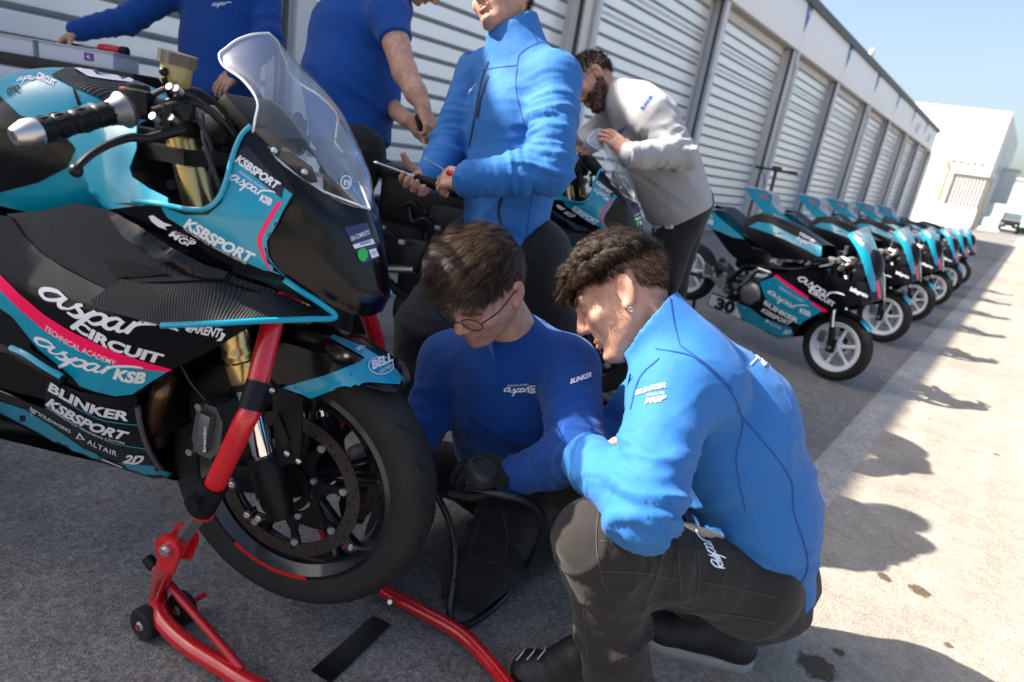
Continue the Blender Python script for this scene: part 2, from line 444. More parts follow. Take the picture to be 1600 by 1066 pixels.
# ------------------------------------------------------------------ garage building with roller shutters
WX = -5.0; MOD = 3.98; Y0 = 7.25; ROOF = 4.905; FB = 3.87
garage = empty('garage_building', (WX, 7.25, 0))
tag(garage, 'long row of pit garages with silver roller shutters and white fascia', 'building')
def gp(name, part, m, parent=garage, smooth=35):
    v, f = part if not isinstance(part, list) else merge(part)
    return obj(name, (np.asarray(v)-np.array([WX, 7.25, 0]), f), m, parent, smooth)
ks = range(-3, 9); yend = Y0+MOD*8
gp('wall', [box((WX-0.8, (Y0-MOD*3+yend)/2, 2.3), (0.9, yend-(Y0-MOD*3)-0.05, 4.5))], 'plinth')
gp('roof', [box((WX-6.0, (Y0-MOD*3+yend)/2, ROOF-0.10), (11.9, yend-(Y0-MOD*3)-0.06, 0.16))], 'dark_trim')
gp('plinth', [box((WX-0.16, (Y0-MOD*3+yend)/2, 0.10), (0.36, yend-(Y0-MOD*3), 0.20))], 'plinth')
gp('roof_edge', [box((WX+0.0, (Y0-MOD*3+yend)/2+0.1, ROOF-0.075), (0.26, yend-(Y0-MOD*3)+0.1, 0.17))], 'dark_trim')
gp('soffit', [box((WX-0.22, (Y0-MOD*3+yend)/2, FB+0.03), (0.40, yend-(Y0-MOD*3)-0.02, 0.05))], 'soffit')
gp('end_wall', [box((WX-5.9, yend+0.06, 2.35), (11.4, 0.12, 4.7))], 'fascia')
slat_h = 0.176
prof = [(0.0, 0.0), (0.0, 0.128), (-0.012, 0.134), (-0.020, 0.140), (-0.012, 0.146), (-0.004, 0.150), (-0.012, 0.154), (-0.020, 0.162), (-0.012, 0.170), (0.0, slat_h-0.001)]
def slat_mesh(name, m):
    ya, yb = -MOD/2+0.20, MOD/2-0.17
    v = [(x, ya, z) for x, z in prof]+[(x, yb, z) for x, z in prof]; n = len(prof)
    f = [(i, i+1, n+i+1, n+i) for i in range(n-1)]
    me = me_from(name, (np.array(v), f), [m, 'groove'], smooth=30, fix=False)
    for i, p in enumerate(me.polygons): p.material_index = 1 if 1 <= i <= 7 else 0
    return me
slat_me = slat_mesh('slat', 'shutter'); vent_me = slat_mesh('vent_slat', 'shutter_vent')
for k in range(-3, 8):
    y = Y0+MOD*k; yc = y+MOD/2
    fp = gp('fascia_panel', [bbox((WX+0.03, yc, (FB+ROOF)/2-0.07), (0.07, MOD-0.012, ROOF-FB-0.15), 0.004)], 'fascia')
    sh = gp('roller_shutter', [box((WX-0.225, y+0.155, 1.98), (0.07, 0.07, 3.7)), box((WX-0.225, y+MOD-0.135, 1.98), (0.07, 0.06, 3.7)), box((WX-0.24, yc, FB-0.07), (0.10, MOD-0.4, 0.14))], ['pillar_grey'])
    nsl = 20
    for s in range(nsl):
        z = 0.205+slat_h*s
        o = inst('slat', vent_me if (s in (15, 17)) else slat_me, sh); o.location = (-0.21, yc-7.25, z)
for k in ks:
    y = Y0+MOD*k; wide = (k % 2 == 0)
    gp('pillar', [bbox((WX-0.10, y+0.02, 2.03), (0.26, 0.26 if wide else 0.17, 3.66), 0.012)], 'pillar_beige' if wide else 'pillar_grey')
    gp('guide_rail', [box((WX-0.02, y-0.135, 2.03), (0.04, 0.032, 3.66))], 'dark_trim')
    if wide: gp('downpipe', [tube(cr_spline([(WX+0.07, y+0.02, FB-0.02), (WX+0.07, y+0.02, FB-0.25), (WX+0.09, y+0.08, FB-0.42), (WX+0.09, y+0.08, 2.0), (WX+0.09, y+0.08, 0.2)], 4), 0.045, 10)], 'pillar_grey')
    else: gp('bolt', [cyl((WX+0.0, y-0.10, 2.7), (WX+0.07, y-0.10, 2.7), 0.025, 8)], 'pillar_grey')
    if k >= 1 and k < 8:
        gp('pennant', prism([(-0.20, 0.17), (0.20, 0.17), (0.0, -0.34)], 0.068, 0.074, (0, 1, 0), (0, 0, 1), (WX, y, 4.58)), 'pennant_blue')
        gp('pennant_mark', prism([(-0.02, 0.03), (0.05, 0.09), (0.07, 0.02), (0.0, -0.07)], 0.075, 0.078, (0, 1, 0), (0, 0, 1), (WX, y+0.02, 4.60)), 'print_white')
for yy in (32.9, 36.9):
    gp('fascia_print', [prism([(-0.55, -0.12), (-0.3, 0.18), (0.1, 0.18), (0.35, -0.02), (0.2, -0.2), (-0.2, -0.2)], 0.068, 0.073, (0, 1, 0), (0, 0, 1), (WX, yy, 4.28)), prism([(0.42, 0.1), (0.62, 0.24), (0.66, 0.18), (0.5, 0.06)], 0.068, 0.073, (0, 1, 0), (0, 0, 1), (WX, yy, 4.28))], 'print_grey')
# upright fire sign on the pillar behind the grey sweatshirt
sg = empty('wall_sign', (WX+0.06, 7.27, 0)); tag(sg, 'white upright board with red letters on the pillar behind the bearded man', 'sign')
obj('board', [bbox((0.02, 0, 1.05), (0.02, 0.36, 1.75), 0.003)], 'print_white', sg)
P, T, w = text2d('FIRE', 0.02); 
obj('lettering', (np.array([(0.032, -(q[1]-0.5)*0.17, 1.16+q[0]*0.17) for q in P]), T), 'sign_red', sg, smooth=0, fix=False)
# roof mast with dish
ant = empty('roof_dish', (-5.6, 24.2, ROOF-0.02)); tag(ant, 'small white dish on the garage roof edge', 'dish')
obj('pole', [cyl((0, 0, 0), (0, 0, 0.45), 0.02, 8)], 'pillar_grey', ant); obj('reflector', [sphere((0.05, -0.05, 0.55), 0.22, 14, 8, (0.4, 1, 1))], 'print_white', ant)

# ------------------------------------------------------------------ far white hall
hx0, hy0, hh = -5.1, 89.0, 12.2
hall = empty('white_hall', (hx0, hy0, 0)); tag(hall, 'large white industrial hall at the far end of the lane', 'building')
obj('wall', [prism([(-46, 0), (0, 0), (0, hh), (-46, hh+1.0)], -34, 0, (1, 0, 0), (0, 0, 1), (0, 0, 0))], 'white_wall', hall, smooth=0)
obj('side_cladding', [box((0.04, 17, 6.9), (0.08, 33.9, 10.3))], 'grey_wall', hall, smooth=0)
obj('door', [box((0.10, 5.5, 2.0), (0.12, 2.2, 4.0))], 'window_dark', hall, smooth=0)
for q in range(4): obj('window', [box((0.10, 7.5+2.1*q, 8.2), (0.10, 0.9, 3.6))], 'window_teal', hall, smooth=0)
bay = obj('bay_window', [bbox((0.9, 20.5, 5.4), (1.8, 4.2, 4.2), 0.05)], 'grey_wall', hall)
for q in range(3): obj('pane', [box((0.9, 18.38, 3.9+1.45*q), (1.5, 0.06, 1.25))], 'window_teal', bay, smooth=0)
obj('canopy', [box((1.0, 20.5, 7.65), (2.1, 4.6, 0.25))], 'grey_wall', bay, smooth=0)
# second, lower white building at the far right edge
lowb = empty('low_building', (-4, 150, 0)); tag(lowb, 'pale low building far behind the utility vehicle', 'building')
obj('wall', [box((12, 0, 4.2), (40, 10, 8.4))], 'white_wall', lowb, smooth=0); obj('roof', [box((12, 0, 8.5), (40.6, 10.6, 0.3))], 'grey_wall', lowb, smooth=0)
# concrete barriers in front of the hall
for i, (x, y, L_) in enumerate([(*atd(1446, 338, 50)[:2], 2.6), (*atd(1490, 345, 51)[:2], 2.5), (*atd(1512, 350, 56)[:2], 1.2)]):
    pr = [(-0.42, 0), (0.42, 0), (0.40, 0.25), (0.20, 0.55), (0.16, 1.25), (-0.16, 1.25), (-0.20, 0.55), (-0.40, 0.25)]
    b = obj('concrete_barrier', [prism([(u*1.4, v*1.35) for u, v in pr], -L_/2, L_/2, (0, -1, 0), (0, 0, 1), (0, 0, 0))], 'barrier', loc=(x, y, 0))
    tag(b, ['longest pale concrete barrier beside the garage end', 'middle pale concrete barrier below the slatted gate', 'short pale concrete barrier nearest the hall corner'][i], 'barrier', 'barriers before the white hall')
blk = obj('concrete_block', [bbox((0, 0, 0.62), (1.3, 1.0, 1.24), 0.12), bbox((0, 0, 0.15), (1.7, 1.4, 0.3), 0.08)], 'barrier', loc=(-2.95, 77.5, 0))
tag(blk, 'pale pinkish concrete block standing beside the utility vehicle', 'block')
# orange post and slatted gate
op = obj('orange_post', [tube([(0, 0, 0), (0, 0, 4.4), (0.05, 0, 4.55), (-0.35, 0, 5.3)], 0.10, 10)], 'orange_paint', loc=(*atd(1462, 325, 56)[:2], 0))
tag(op, 'orange post with a bent top beside the slatted gate', 'post')
gate = empty('slatted_gate', (*atd(1497, 338, 55)[:2], 0)); tag(gate, 'tall grey slatted gate before the white hall', 'gate')
obj('frame', [box((0.1, 0, 4.25), (3.0, 0.14, 0.3)), box((-1.30, 0, 2.1), (0.16, 0.16, 4.3)), box((1.45, 0, 2.1), (0.16, 0.16, 4.3)), box((0.1, 0, 0.4), (2.8, 0.1, 0.16))], 'gate_bar', gate, smooth=0)
gme = me_from('gate_slat', box((0, 0, 2.2), (0.15, 0.06, 3.9)), 'gate_bar', 0)
for q in range(11): inst('gate_slat', gme, gate, Matrix.Translation((-1.12+0.245*q, 0, 0)))
g2 = obj('floodlight_bar', [box((-0.6, 0, 5.35), (2.6, 0.08, 0.08))]+[box((-1.6+0.5*q, -0.1, 5.25), (0.18, 0.14, 0.2)) for q in range(5)]+[box((-1.8, 0, 5.0), (0.07, 0.07, 0.8)), box((0.6, 0, 5.0), (0.07, 0.07, 0.8))], 'dark_trim', gate, smooth=0)
# utility vehicle
uv = empty('utility_vehicle', (-1.7, 85.6, 0)); tag(uv, 'black open utility vehicle parked in front of the hall', 'vehicle')
mat('uv_black', (0.008, 0.008, 0.010), 0.6, spec=0.2); mat('uv_tyre', (0.02, 0.02, 0.02), 0.85)
obj('body', [bbox((0, 0.2, 0.95), (1.75, 3.2, 0.75), 0.10), bbox((0, -1.25, 0.80), (1.7, 0.5, 0.5), 0.08)], 'uv_black', uv)
obj('roof', [bbox((0, 0.4, 2.05), (1.6, 1.9, 0.08), 0.03)], 'uv_black', uv)
obj('windscreen', [box((0, -0.55, 1.66), (1.36, 0.03, 0.62))], 'window_dark', uv, smooth=0)
for sx in (-1, 1):
    for sy, zt in ((-0.5, 1.35), (1.3, 1.35)): obj('cab_post', [cyl((sx*0.76, sy, 1.2), (sx*0.74, sy, 2.05), 0.05, 8)], 'uv_black', uv)
    obj('headlight', [cyl((sx*0.58, -1.53, 0.9), (sx*0.58, -1.45, 0.9), 0.07, 12)], 'grey_wall', uv)
    for sy in (-0.95, 1.25): obj('wheel', [lathe([(0.14, -0.14), (0.36, -0.14), (0.40, -0.07), (0.40, 0.07), (0.36, 0.14), (0.14, 0.14)], (sx*0.82, sy, 0.40), (1, 0, 0), 18, closed_prof=True)], 'uv_tyre', uv)
obj('number_plate', [box((0, -1.52, 0.66), (0.5, 0.02, 0.13))], 'print_white', uv, smooth=0)
# ------------------------------------------------------------------ race motorcycle, local frame: x forward, y rider's left, z up, front axle above the origin
mat('paint_black', (0.0025, 0.0027, 0.0042), 0.2, 0.0, coat=0.10, spec=0.24, rvar=0.05, vscale=6)
mat('paint_teal', (0.001, 0.27, 0.40), 0.26, 0.0, coat=0.4, rvar=0.04, vscale=5)
mat('matte_black', (0.004, 0.004, 0.005), 0.40, 0.0, spec=0.18, var=0.2, vscale=12)
mat('plastic_black', (0.005, 0.005, 0.006), 0.5, spec=0.22, bump=0.06, bscale=220)
mat('rubber', (0.019, 0.0178, 0.0165), 0.78, bump=0.10, bscale=160, var=0.45, vscale=14, spec=0.3)
mat('hose_rubber', (0.012, 0.012, 0.013), 0.42)
mat('rim_black', (0.010, 0.010, 0.012), 0.28, 0.2, coat=0.4)
mat('disc_steel', (0.085, 0.072, 0.064), 0.42, 0.85, var=0.25, vscale=30)
mat('hole_black', (0.003, 0.003, 0.003), 0.9)
mat('alloy', (0.55, 0.54, 0.52), 0.32, 0.95, var=0.08, vscale=30)
mat('dark_alloy', (0.20, 0.20, 0.205), 0.42, 0.8, var=0.15, vscale=20)
mat('black_metal', (0.008, 0.008, 0.009), 0.38, 0.3, spec=0.3)
mat('chrome', (0.75, 0.75, 0.77), 0.08, 1.0)
mat('gold_anod', (0.50, 0.36, 0.15), 0.28, 1.0, rvar=0.06, vscale=40)
mat('pink_line', (0.95, 0.0, 0.10), 0.35)
mat('vinyl_white', (0.74, 0.74, 0.78), 0.35)
mat('vinyl_black', (0.008, 0.008, 0.011), 0.35)
mat('vinyl_teal', (0.001, 0.27, 0.40), 0.24, coat=0.4)
mat('vinyl_navy', (0.02, 0.025, 0.10), 0.4); mat('vinyl_green', (0.01, 0.45, 0.06), 0.45)
mat('red_powder', (0.52, 0.006, 0.012), 0.30, 0.0, coat=0.5, rvar=0.08, vscale=25)
mat('red_plastic', (0.60, 0.02, 0.02), 0.4)
mat('fluid_cup', (0.26, 0.22, 0.09), 0.14, spec=0.7)
mat('smoke_cap', (0.060, 0.055, 0.046), 0.3)
mat('header_pipe', (0.16, 0.09, 0.05), 0.3, 0.9, var=0.5, vscale=18)
mat('yellow_plastic', (0.55, 0.5, 0.08), 0.4)
mat('grey_plastic', (0.33, 0.34, 0.36), 0.5)
def carbon_material():
    m = bpy.data.materials.new('carbon'); m.use_nodes = True; N, L = m.node_tree.nodes, m.node_tree.links; b = N['Principled BSDF']
    tc = N.new('ShaderNodeTexCoord'); w = N.new('ShaderNodeTexWave'); w.inputs['Scale'].default_value = 105; w.inputs['Distortion'].default_value = 0
    mp = N.new('ShaderNodeMapping'); mp.inputs['Rotation'].default_value = (0.2, 0.6, 0.5); L.new(tc.outputs['Object'], mp.inputs[0]); L.new(mp.outputs[0], w.inputs[0])
    cr = N.new('ShaderNodeValToRGB'); cr.color_ramp.elements[0].color = (0.006, 0.006, 0.007, 1); cr.color_ramp.elements[1].color = (0.014, 0.015, 0.018, 1)
    L.new(w.outputs['Fac'], cr.inputs[0]); L.new(cr.outputs[0], b.inputs['Base Color'])
    bp = N.new('ShaderNodeBump'); bp.inputs['Strength'].default_value = 0.25; bp.inputs['Distance'].default_value = 0.002
    L.new(w.outputs['Fac'], bp.inputs['Height']); L.new(bp.outputs[0], b.inputs['Normal'])
    b.inputs['Roughness'].default_value = 0.30; b.inputs['Specular IOR Level'].default_value = 0.22
    MAT['carbon'] = m
carbon_material()
def clear_material():
    m = bpy.data.materials.new('clear_acrylic'); m.use_nodes = True; N, L = m.node_tree.nodes, m.node_tree.links
    out = N['Material Output']; N.remove(N['Principled BSDF'])
    t = N.new('ShaderNodeBsdfTransparent'); t.inputs[0].default_value = (0.985, 0.99, 1.0, 1)
    g = N.new('ShaderNodeBsdfGlossy'); g.inputs['Roughness'].default_value = 0.03
    fr = N.new('ShaderNodeFresnel'); fr.inputs[0].default_value = 1.5
    ml = N.new('ShaderNodeMath'); ml.operation = 'MULTIPLY_ADD'; ml.inputs[1].default_value = 0.42; ml.inputs[2].default_value = 0.008
    L.new(fr.outputs[0], ml.inputs[0])
    x = N.new('ShaderNodeMixShader'); L.new(ml.outputs[0], x.inputs[0]); L.new(t.outputs[0], x.inputs[1]); L.new(g.outputs[0], x.inputs[2])
    hz = N.new('ShaderNodeBsdfDiffuse'); hz.inputs[0].default_value = (0.75, 0.8, 0.88, 1); x2 = N.new('ShaderNodeMixShader'); x2.inputs[0].default_value = 0.022  # pale diffuse mix stands in for reflections on the screens
    L.new(x.outputs[0], x2.inputs[1]); L.new(hz.outputs[0], x2.inputs[2]); L.new(x2.outputs[0], out.inputs[0]); MAT['clear_acrylic'] = m
    m2 = m.copy(); m2.name = 'acrylic_painted_sheen'; [n for n in m2.node_tree.nodes if n.type == 'MIX_SHADER'][1].inputs[0].default_value = 0.09; MAT['acrylic_painted_sheen'] = m2  # stronger pale mix, a painted sheen so these screens show up
clear_material()

BW = np.array([-1.012, 0.721, 0.094]); BTH = R_(24.3)
BX = np.array([math.cos(BTH), math.sin(BTH), 0]); BY = np.array([-math.sin(BTH), math.cos(BTH), 0]); BZ = np.array([0, 0, 1.0])
def tol(p): d = np.asarray(p, float)-BW; return np.array([d@BX, d@BY, d[2]])
CAML = tol(CC)
def lray(px, py): d = ray(px, py); return np.array([d@BX, d@BY, d[2]])
def L(px, py, Y=None):
    """pixel of the photograph, on the bike's plane y = Y -> local point"""
    if Y is None: px, py, Y = px
    d = lray(px, py); return CAML + d*((Y-CAML[1])/d[1])
def LS(seq): return [L(*q) for q in seq]
def panel(outline, extra=(), step=11.0, thick=0.003, mirror=False):
    """sheet from an outline (px,py,Y); inner depth by a thin plate through all points"""
    ctl = np.array(list(outline)+list(extra), float)
    A = ctl[:, :2]/100.0; n = len(A)
    def ph(a, b): r2 = ((a[:, None]-b[None])**2).sum(2); return 0.5*r2*np.log(r2+1e-12)
    K = np.zeros((n+3, n+3)); K[:n, :n] = ph(A, A)+np.eye(n)*2e-3; K[:n, n] = 1; K[:n, n+1:] = A; K[n, :n] = 1; K[n+1:, :n] = A.T
    w = np.linalg.solve(K, np.r_[ctl[:, 2], 0, 0, 0])
    P, T = fill2d([q[:2] for q in outline], step)
    Y = ph(P/100.0, A)@w[:n] + w[n] + (P/100.0)@w[n+1:]
    V = np.array([L(p[0], p[1], y) for p, y in zip(P, Y)])
    part = solidify((V, T), thick, None)
    # keep the thickness on the inner side
    part = orient_sheet(V, T, thick)
    if mirror: return both(part)
    return part
def orient_sheet(V, T, t):
    a = np.zeros(3)
    for q in T: a += np.cross(V[q[1]]-V[q[0]], V[q[2]]-V[q[0]])
    if a@(CAML-V.mean(0)) < 0: T = [tuple(reversed(q)) for q in T]
    return solidify((V, T), t)
def mir(part): v, f = part; v = np.array(v, float); v[:, 1] *= -1; return v, [tuple(reversed(q)) for q in f]
def half_loft(rows, pu=4, pv=4, thick=0.003):
    """rows of (px,py,Y) from the middle plane outwards; mirrored to a full shell"""
    A = np.array([[L(*q) for q in r] for r in rows]); A[:, 0, 1] = 0.0
    A = np.concatenate([(A*np.array([1, -1, 1]))[:, :0:-1], A], 1)
    V, Fc = loft(A, pu, pv); return orient_sheet(V, Fc, thick)
def laypix(P, T, bvh, off=0.0008):
    """print given in pixels of the photograph, laid on the real surface seen there"""
    out = np.zeros((len(P), 3)); ok = np.zeros(len(P), bool); o = Vector(CAML)
    for i, (x, y) in enumerate(P):
        d = Vector(lray(x, y)).normalized(); h = bvh.ray_cast(o, d, 30.0)
        if h[0] is not None and (CAML[2] == CC[2] or h[0].y < 0.078):
            nn = h[1] if h[1].dot(d) < 0 else -h[1]
            out[i] = np.array(h[0]+nn*off); ok[i] = True
    if not ok.any(): return out, []
    hits = np.array(P)[ok]; ho = out[ok]
    for i in np.where(~ok)[0]:
        k = int(np.argmin(((hits-np.asarray(P[i]))**2).sum(1)))
        if np.hypot(*(hits[k]-np.asarray(P[i]))) > 26: continue
        d = lray(*P[i]); dep = np.linalg.norm(ho[k]-CAML); q = CAML+_n(d)*dep
        h = bvh.find_nearest(Vector(q))
        if h[0] is not None:
            nn = h[1] if h[1].dot(Vector(d)) < 0 else -h[1]
            out[i] = np.array(h[0]+nn*off); ok[i] = True
    keep = []
    for t in T:
        if not all(ok[k] for k in t): continue
        if max(np.linalg.norm(out[t[a]]-out[t[b]]) for a, b in ((0, 1), (1, 2), (0, 2))) > 0.06: continue
        keep.append(t)
    used = sorted({k for t in keep for k in t}); mp = {k: i for i, k in enumerate(used)}
    return out[used], [tuple(mp[k] for k in t) for t in keep]
def map_line(P, W, base, up, height=None):
    """unit lettering -> pixels along a base line; up = pixel vector for letter height 1"""
    base = np.asarray(base, float); 
    if len(base) > 2: base = cr_spline(base, 8)
    s = np.r_[0, np.cumsum(np.linalg.norm(np.diff(base, axis=0), axis=1))]; u = P[:, 0]/W*s[-1]
    return np.stack([np.interp(u, s, base[:, 0]), np.interp(u, s, base[:, 1])], 1)+P[:, 1:2]*np.asarray(up, float)

bike = empty('race_motorcycle', BW, BTH)
tag(bike, 'large black and teal race motorcycle in the foreground held on a red front stand', 'motorcycle', 'full size race motorcycles')
def bp(name, part, m, parent=None, smooth=40):
    if isinstance(part, dict):                      # a piece and its twin on the other side
        obj(name, part['l'], m, parent or bike, smooth); part = part['r']
    return obj(name, part, m, parent or bike, smooth)
def both(part): return {'r': part, 'l': mir(part)}

# --- wheels
def make_wheel(name, c, m_rim='rim_black', discs=(-0.05, 0.05), wid=0.055, hub=None, R=0.295, rr=0.2159):
    c = np.asarray(c, float); Y = (0, 1, 0); w = wid
    tp = [(rr-0.002, -w*0.72), (rr+0.012, -w*0.84), (rr+0.030, -w*0.98), (rr+0.042, -w), (R-0.026, -w*0.95), (R-0.013, -w*0.75), (R-0.005, -w*0.5), (R-0.001, -w*0.25), (R, 0)]
    tp = tp+[(r, -h) for r, h in tp[-2::-1]]
    rp = [(rr+0.006, -w*0.80), (rr+0.006, -w*0.72), (rr-0.010, -w*0.66), (rr-0.016, -w*0.3), (rr-0.020, 0)]
    rp = rp+[(r, -h) for r, h in rp[-2::-1]]
    rp = rp+[(rr-0.004, w*0.86), (rr-0.022, w*0.55), (rr-0.030, 0), (rr-0.022, -w*0.55), (rr-0.004, -w*0.86)]
    wh = obj(name, lathe(rp, c, Y, 72, closed_prof=True), m_rim, bike, 30)
    obj('tyre', lathe(tp, c, Y, 96), 'rubber', wh, 60)
    # tread sipes
    sip = []
    for k in range(22):
        for s in (-1, 1):
            a = 2*math.pi*(k+(0.5 if s > 0 else 0))/22
            pts = []
            for t in np.linspace(0, 1, 5):
                an = a+t*0.17; h = s*w*(0.22+0.5*t); r = R-0.013*(abs(h)/w/0.75)**2+0.0006
                pts.append(c+np.array([math.cos(an)*r, h, math.sin(an)*r]))
            sip.append(tube(pts, [0.0006, 0.0022, 0.0026, 0.0022, 0.0006], 5))
    tag(obj('tread_grooves', sip, 'hole_black', wh, 60), kind='stuff')
    sp = []
    for k in range(5):
        a = 2*math.pi*k/5+0.35
        for off in (-0.13, 0.13):
            p0 = c+np.array([math.cos(a)*0.035, 0, math.sin(a)*0.035]); a2 = a+off
            p1 = c+np.array([math.cos(a2)*(rr-0.022), 0, math.sin(a2)*(rr-0.022)])
            sp.append(tube([p0, (p0*0.45+p1*0.55), p1], [0.016, 0.012, 0.014], 8, squash=0.8))
    obj('spokes', sp, m_rim, wh, 50)
    obj('hub', [lathe([(0.0, -0.05), (0.028, -0.05), (0.034, -0.04), (0.030, 0), (0.034, 0.04), (0.028, 0.05), (0.0, 0.05)], c, Y, 24)], 'black_metal', wh)
    for dy in discs:
        s = -1 if dy < 0 else 1
        dc = c+np.array([0, dy, 0])
        di = obj('brake_disc', [lathe([(0.131, -0.0022), (0.160, -0.0022), (0.160, 0.0022), (0.131, 0.0022)], dc, Y, 72, closed_prof=True)], 'disc_steel', wh, 30)
        hol = []
        for k in range(48):
            a = 2*math.pi*k/48; r = (0.137, 0.1455, 0.154)[k % 3]
            q = dc+np.array([math.cos(a)*r, 0, math.sin(a)*r]); hol.append(cyl(q+[0, -0.0026, 0], q+[0, 0.0026, 0], 0.0033, 8))
        obj('drillings', hol, 'hole_black', di)
        car = [lathe([(0.060, -0.0035), (0.074, -0.0035), (0.074, 0.0035), (0.060, 0.0035)], dc, Y, 40, closed_prof=True)]
        for k in range(8):
            a = 2*math.pi*k/8+0.2; d_ = np.array([math.cos(a), 0, math.sin(a)]); t_ = np.array([-math.sin(a), 0, math.cos(a)])
            pl = [(0.070, -0.020), (0.100, -0.007), (0.133, -0.010), (0.133, 0.010), (0.100, 0.007), (0.070, 0.020)]
            car.append(prism(pl, -0.0032, 0.0032, d_, t_, dc))
        obj('disc_carrier', car, 'black_metal', di)
        tone = [lathe([(0.036, -0.001), (0.054, -0.001), (0.054, 0.001), (0.036, 0.001)], dc+[0, s*0.006, 0], Y, 40, closed_prof=True)]
        obj('tone_ring', tone, 'black_metal', di)
        ht = []
        for k in range(36):
            a = 2*math.pi*k/36; q = dc+np.array([math.cos(a)*0.046, s*0.0072, math.sin(a)*0.046])
            ht.append(box(q, (0.003, 0.0006, 0.012), rotm((0, 1, 0), -a+math.pi/2)))
        obj('tone_slots', ht, 'hole_black', di, 0)
        for k in range(8):
            a = 2*math.pi*k/8+0.2; q = dc+np.array([math.cos(a)*0.126, s*0.004, math.sin(a)*0.126])
            obj('disc_bolt', [lathe([(0.0, 0.0026), (0.0035, 0.0026), (0.0042, 0.0042), (0.0075, 0.0042), (0.0085, 0.0025), (0.0085, -0.002), (0.0, -0.002)], q, (0, s, 0), 16)], 'alloy', di)
            a += 0.28; q = dc+np.array([math.cos(a)*0.066, s*0.005, math.sin(a)*0.066])
            if k % 2 == 0: obj('carrier_bolt', [lathe([(0.0, 0.003), (0.003, 0.003), (0.0036, 0.005), (0.0065, 0.005), (0.0075, 0.003), (0.0075, -0.002), (0, -0.002)], q, (0, s, 0), 16)], 'alloy', di)
    return wh
AX = (0, 0, 0.295)
fw = make_wheel('front_wheel', AX)
rs = [lathe([(0.2225, -0.0452), (0.2275, -0.0470)], AX, (0, 1, 0), 30, a0=R_(0), a1=R_(46))]
def arc_strip(r0, r1, y0, y1, a0, a1, n=20):
    V = []
    for a in np.linspace(R_(a0), R_(a1), n):
        V += [(math.cos(a)*r0, y0, 0.295+math.sin(a)*r0), (math.cos(a)*r1, y1, 0.295+math.sin(a)*r1)]
    return np.array(V), grid_faces(n, 2)
obj('rim_stripe', arc_strip(0.2225, 0.2095, -0.0458, -0.0492, 236, 284), 'pink_line', fw, 0).data.materials[0] = MAT['red_plastic']
obj('valve', [cyl((0.17, -0.02, 0.295-0.115), (0.155, -0.045, 0.295-0.10), 0.004, 8), cyl((0.155, -0.045, 0.195), (0.150, -0.055, 0.2), 0.007, 8)], 'alloy', fw)
rw = make_wheel('rear_wheel', (-1.39, 0, 0.295-0.09), discs=(0.06,), wid=0.075)

# --- fork, brake caliper
for s in (-1, 1):
    def F_(z, extra=0.0): return np.array([-0.018-(z-0.372)*0.335+extra, s*0.105, z])
    fk = bp('fork_leg', [cyl(F_(0.30), F_(0.62), 0.0215, 20)], 'chrome')
    obj('fork_sleeve', [tube([F_(0.522), F_(0.53), F_(0.56), F_(0.563), F_(0.567), F_(0.572), F_(0.576), F_(0.585), F_(0.589), F_(0.598), F_(0.62), F_(0.95)],
                             [0.026, 0.0295, 0.0295, 0.027, 0.027, 0.0295, 0.0295, 0.0275, 0.0275, 0.029, 0.029, 0.0265], 24)], 'gold_anod', fk, 30)
    obj('dust_seal', [cyl(F_(0.512), F_(0.524), 0.0275, 20)], 'matte_black', fk)
    obj('fork_foot', [tube([F_(0.385), F_(0.37), F_(0.30), F_(0.262)], [0.030, 0.034, 0.033, 0.028], 20),
                      bbox((-0.045, s*0.098, 0.325), (0.085, 0.030, 0.060), 0.010, rotm((0, 1, 0), -0.25)),
                      bbox((-0.098, s*0.083, 0.350), (0.090, 0.020, 0.052), 0.008, rotm((0, 1, 0), -0.5))], 'matte_black', fk)
    obj('axle_nut', [cyl((0, s*0.108, 0.295), (0, s*0.135, 0.295), 0.017, 6)], 'alloy', fk)
    for (bx_, bz_) in ((-0.010, 0.262), (-0.035, 0.262), (-0.070, 0.318)):
        obj('pinch_bolt', [lathe([(0, 0.004), (0.003, 0.004), (0.0045, 0.007), (0.007, 0.006), (0.008, 0), (0, 0)], (bx_, s*0.128, bz_), (0, s, 0), 14)], 'alloy', fk)
    cp = [(-0.175, 0.338), (-0.190, 0.365), (-0.180, 0.43), (-0.160, 0.452), (-0.135, 0.450), (-0.120, 0.42), (-0.125, 0.36), (-0.145, 0.335)]
    ca = bp('brake_caliper', [prism(cp, -0.028, 0.028, (1, 0, 0), (0, 0, 1), (0, s*0.070, 0)), bbox((-0.155, s*0.105, 0.395), (0.030, 0.022, 0.090), 0.010, rotm((0, 1, 0), 0.15))], 'dark_alloy')
    for q in ((-0.185, 0.345), (-0.165, 0.448)): obj('caliper_bolt', [cyl((q[0], s*0.085, q[1]), (q[0], s*0.112, q[1]), 0.008, 6)], 'alloy', ca)
    if s < 0:
        P, T, w = text2d('brembo', 0.02); P = P*0.014
        obj('lettering', (np.array([(-0.150-q[1]*0.5+0.008, -0.1165, 0.360+q[0]*0.9) for q in P]), T), 'print_white', ca, 0)
    obj('brake_line', [tube(cr_spline([(-0.165, s*0.09, 0.455), (-0.20, s*0.10, 0.50), (-0.24, s*0.10, 0.58), (-0.235, s*0.09, 0.70), (-0.23, s*0.07, 0.85)], 8), 0.0035, 8)], 'hose_rubber', ca)
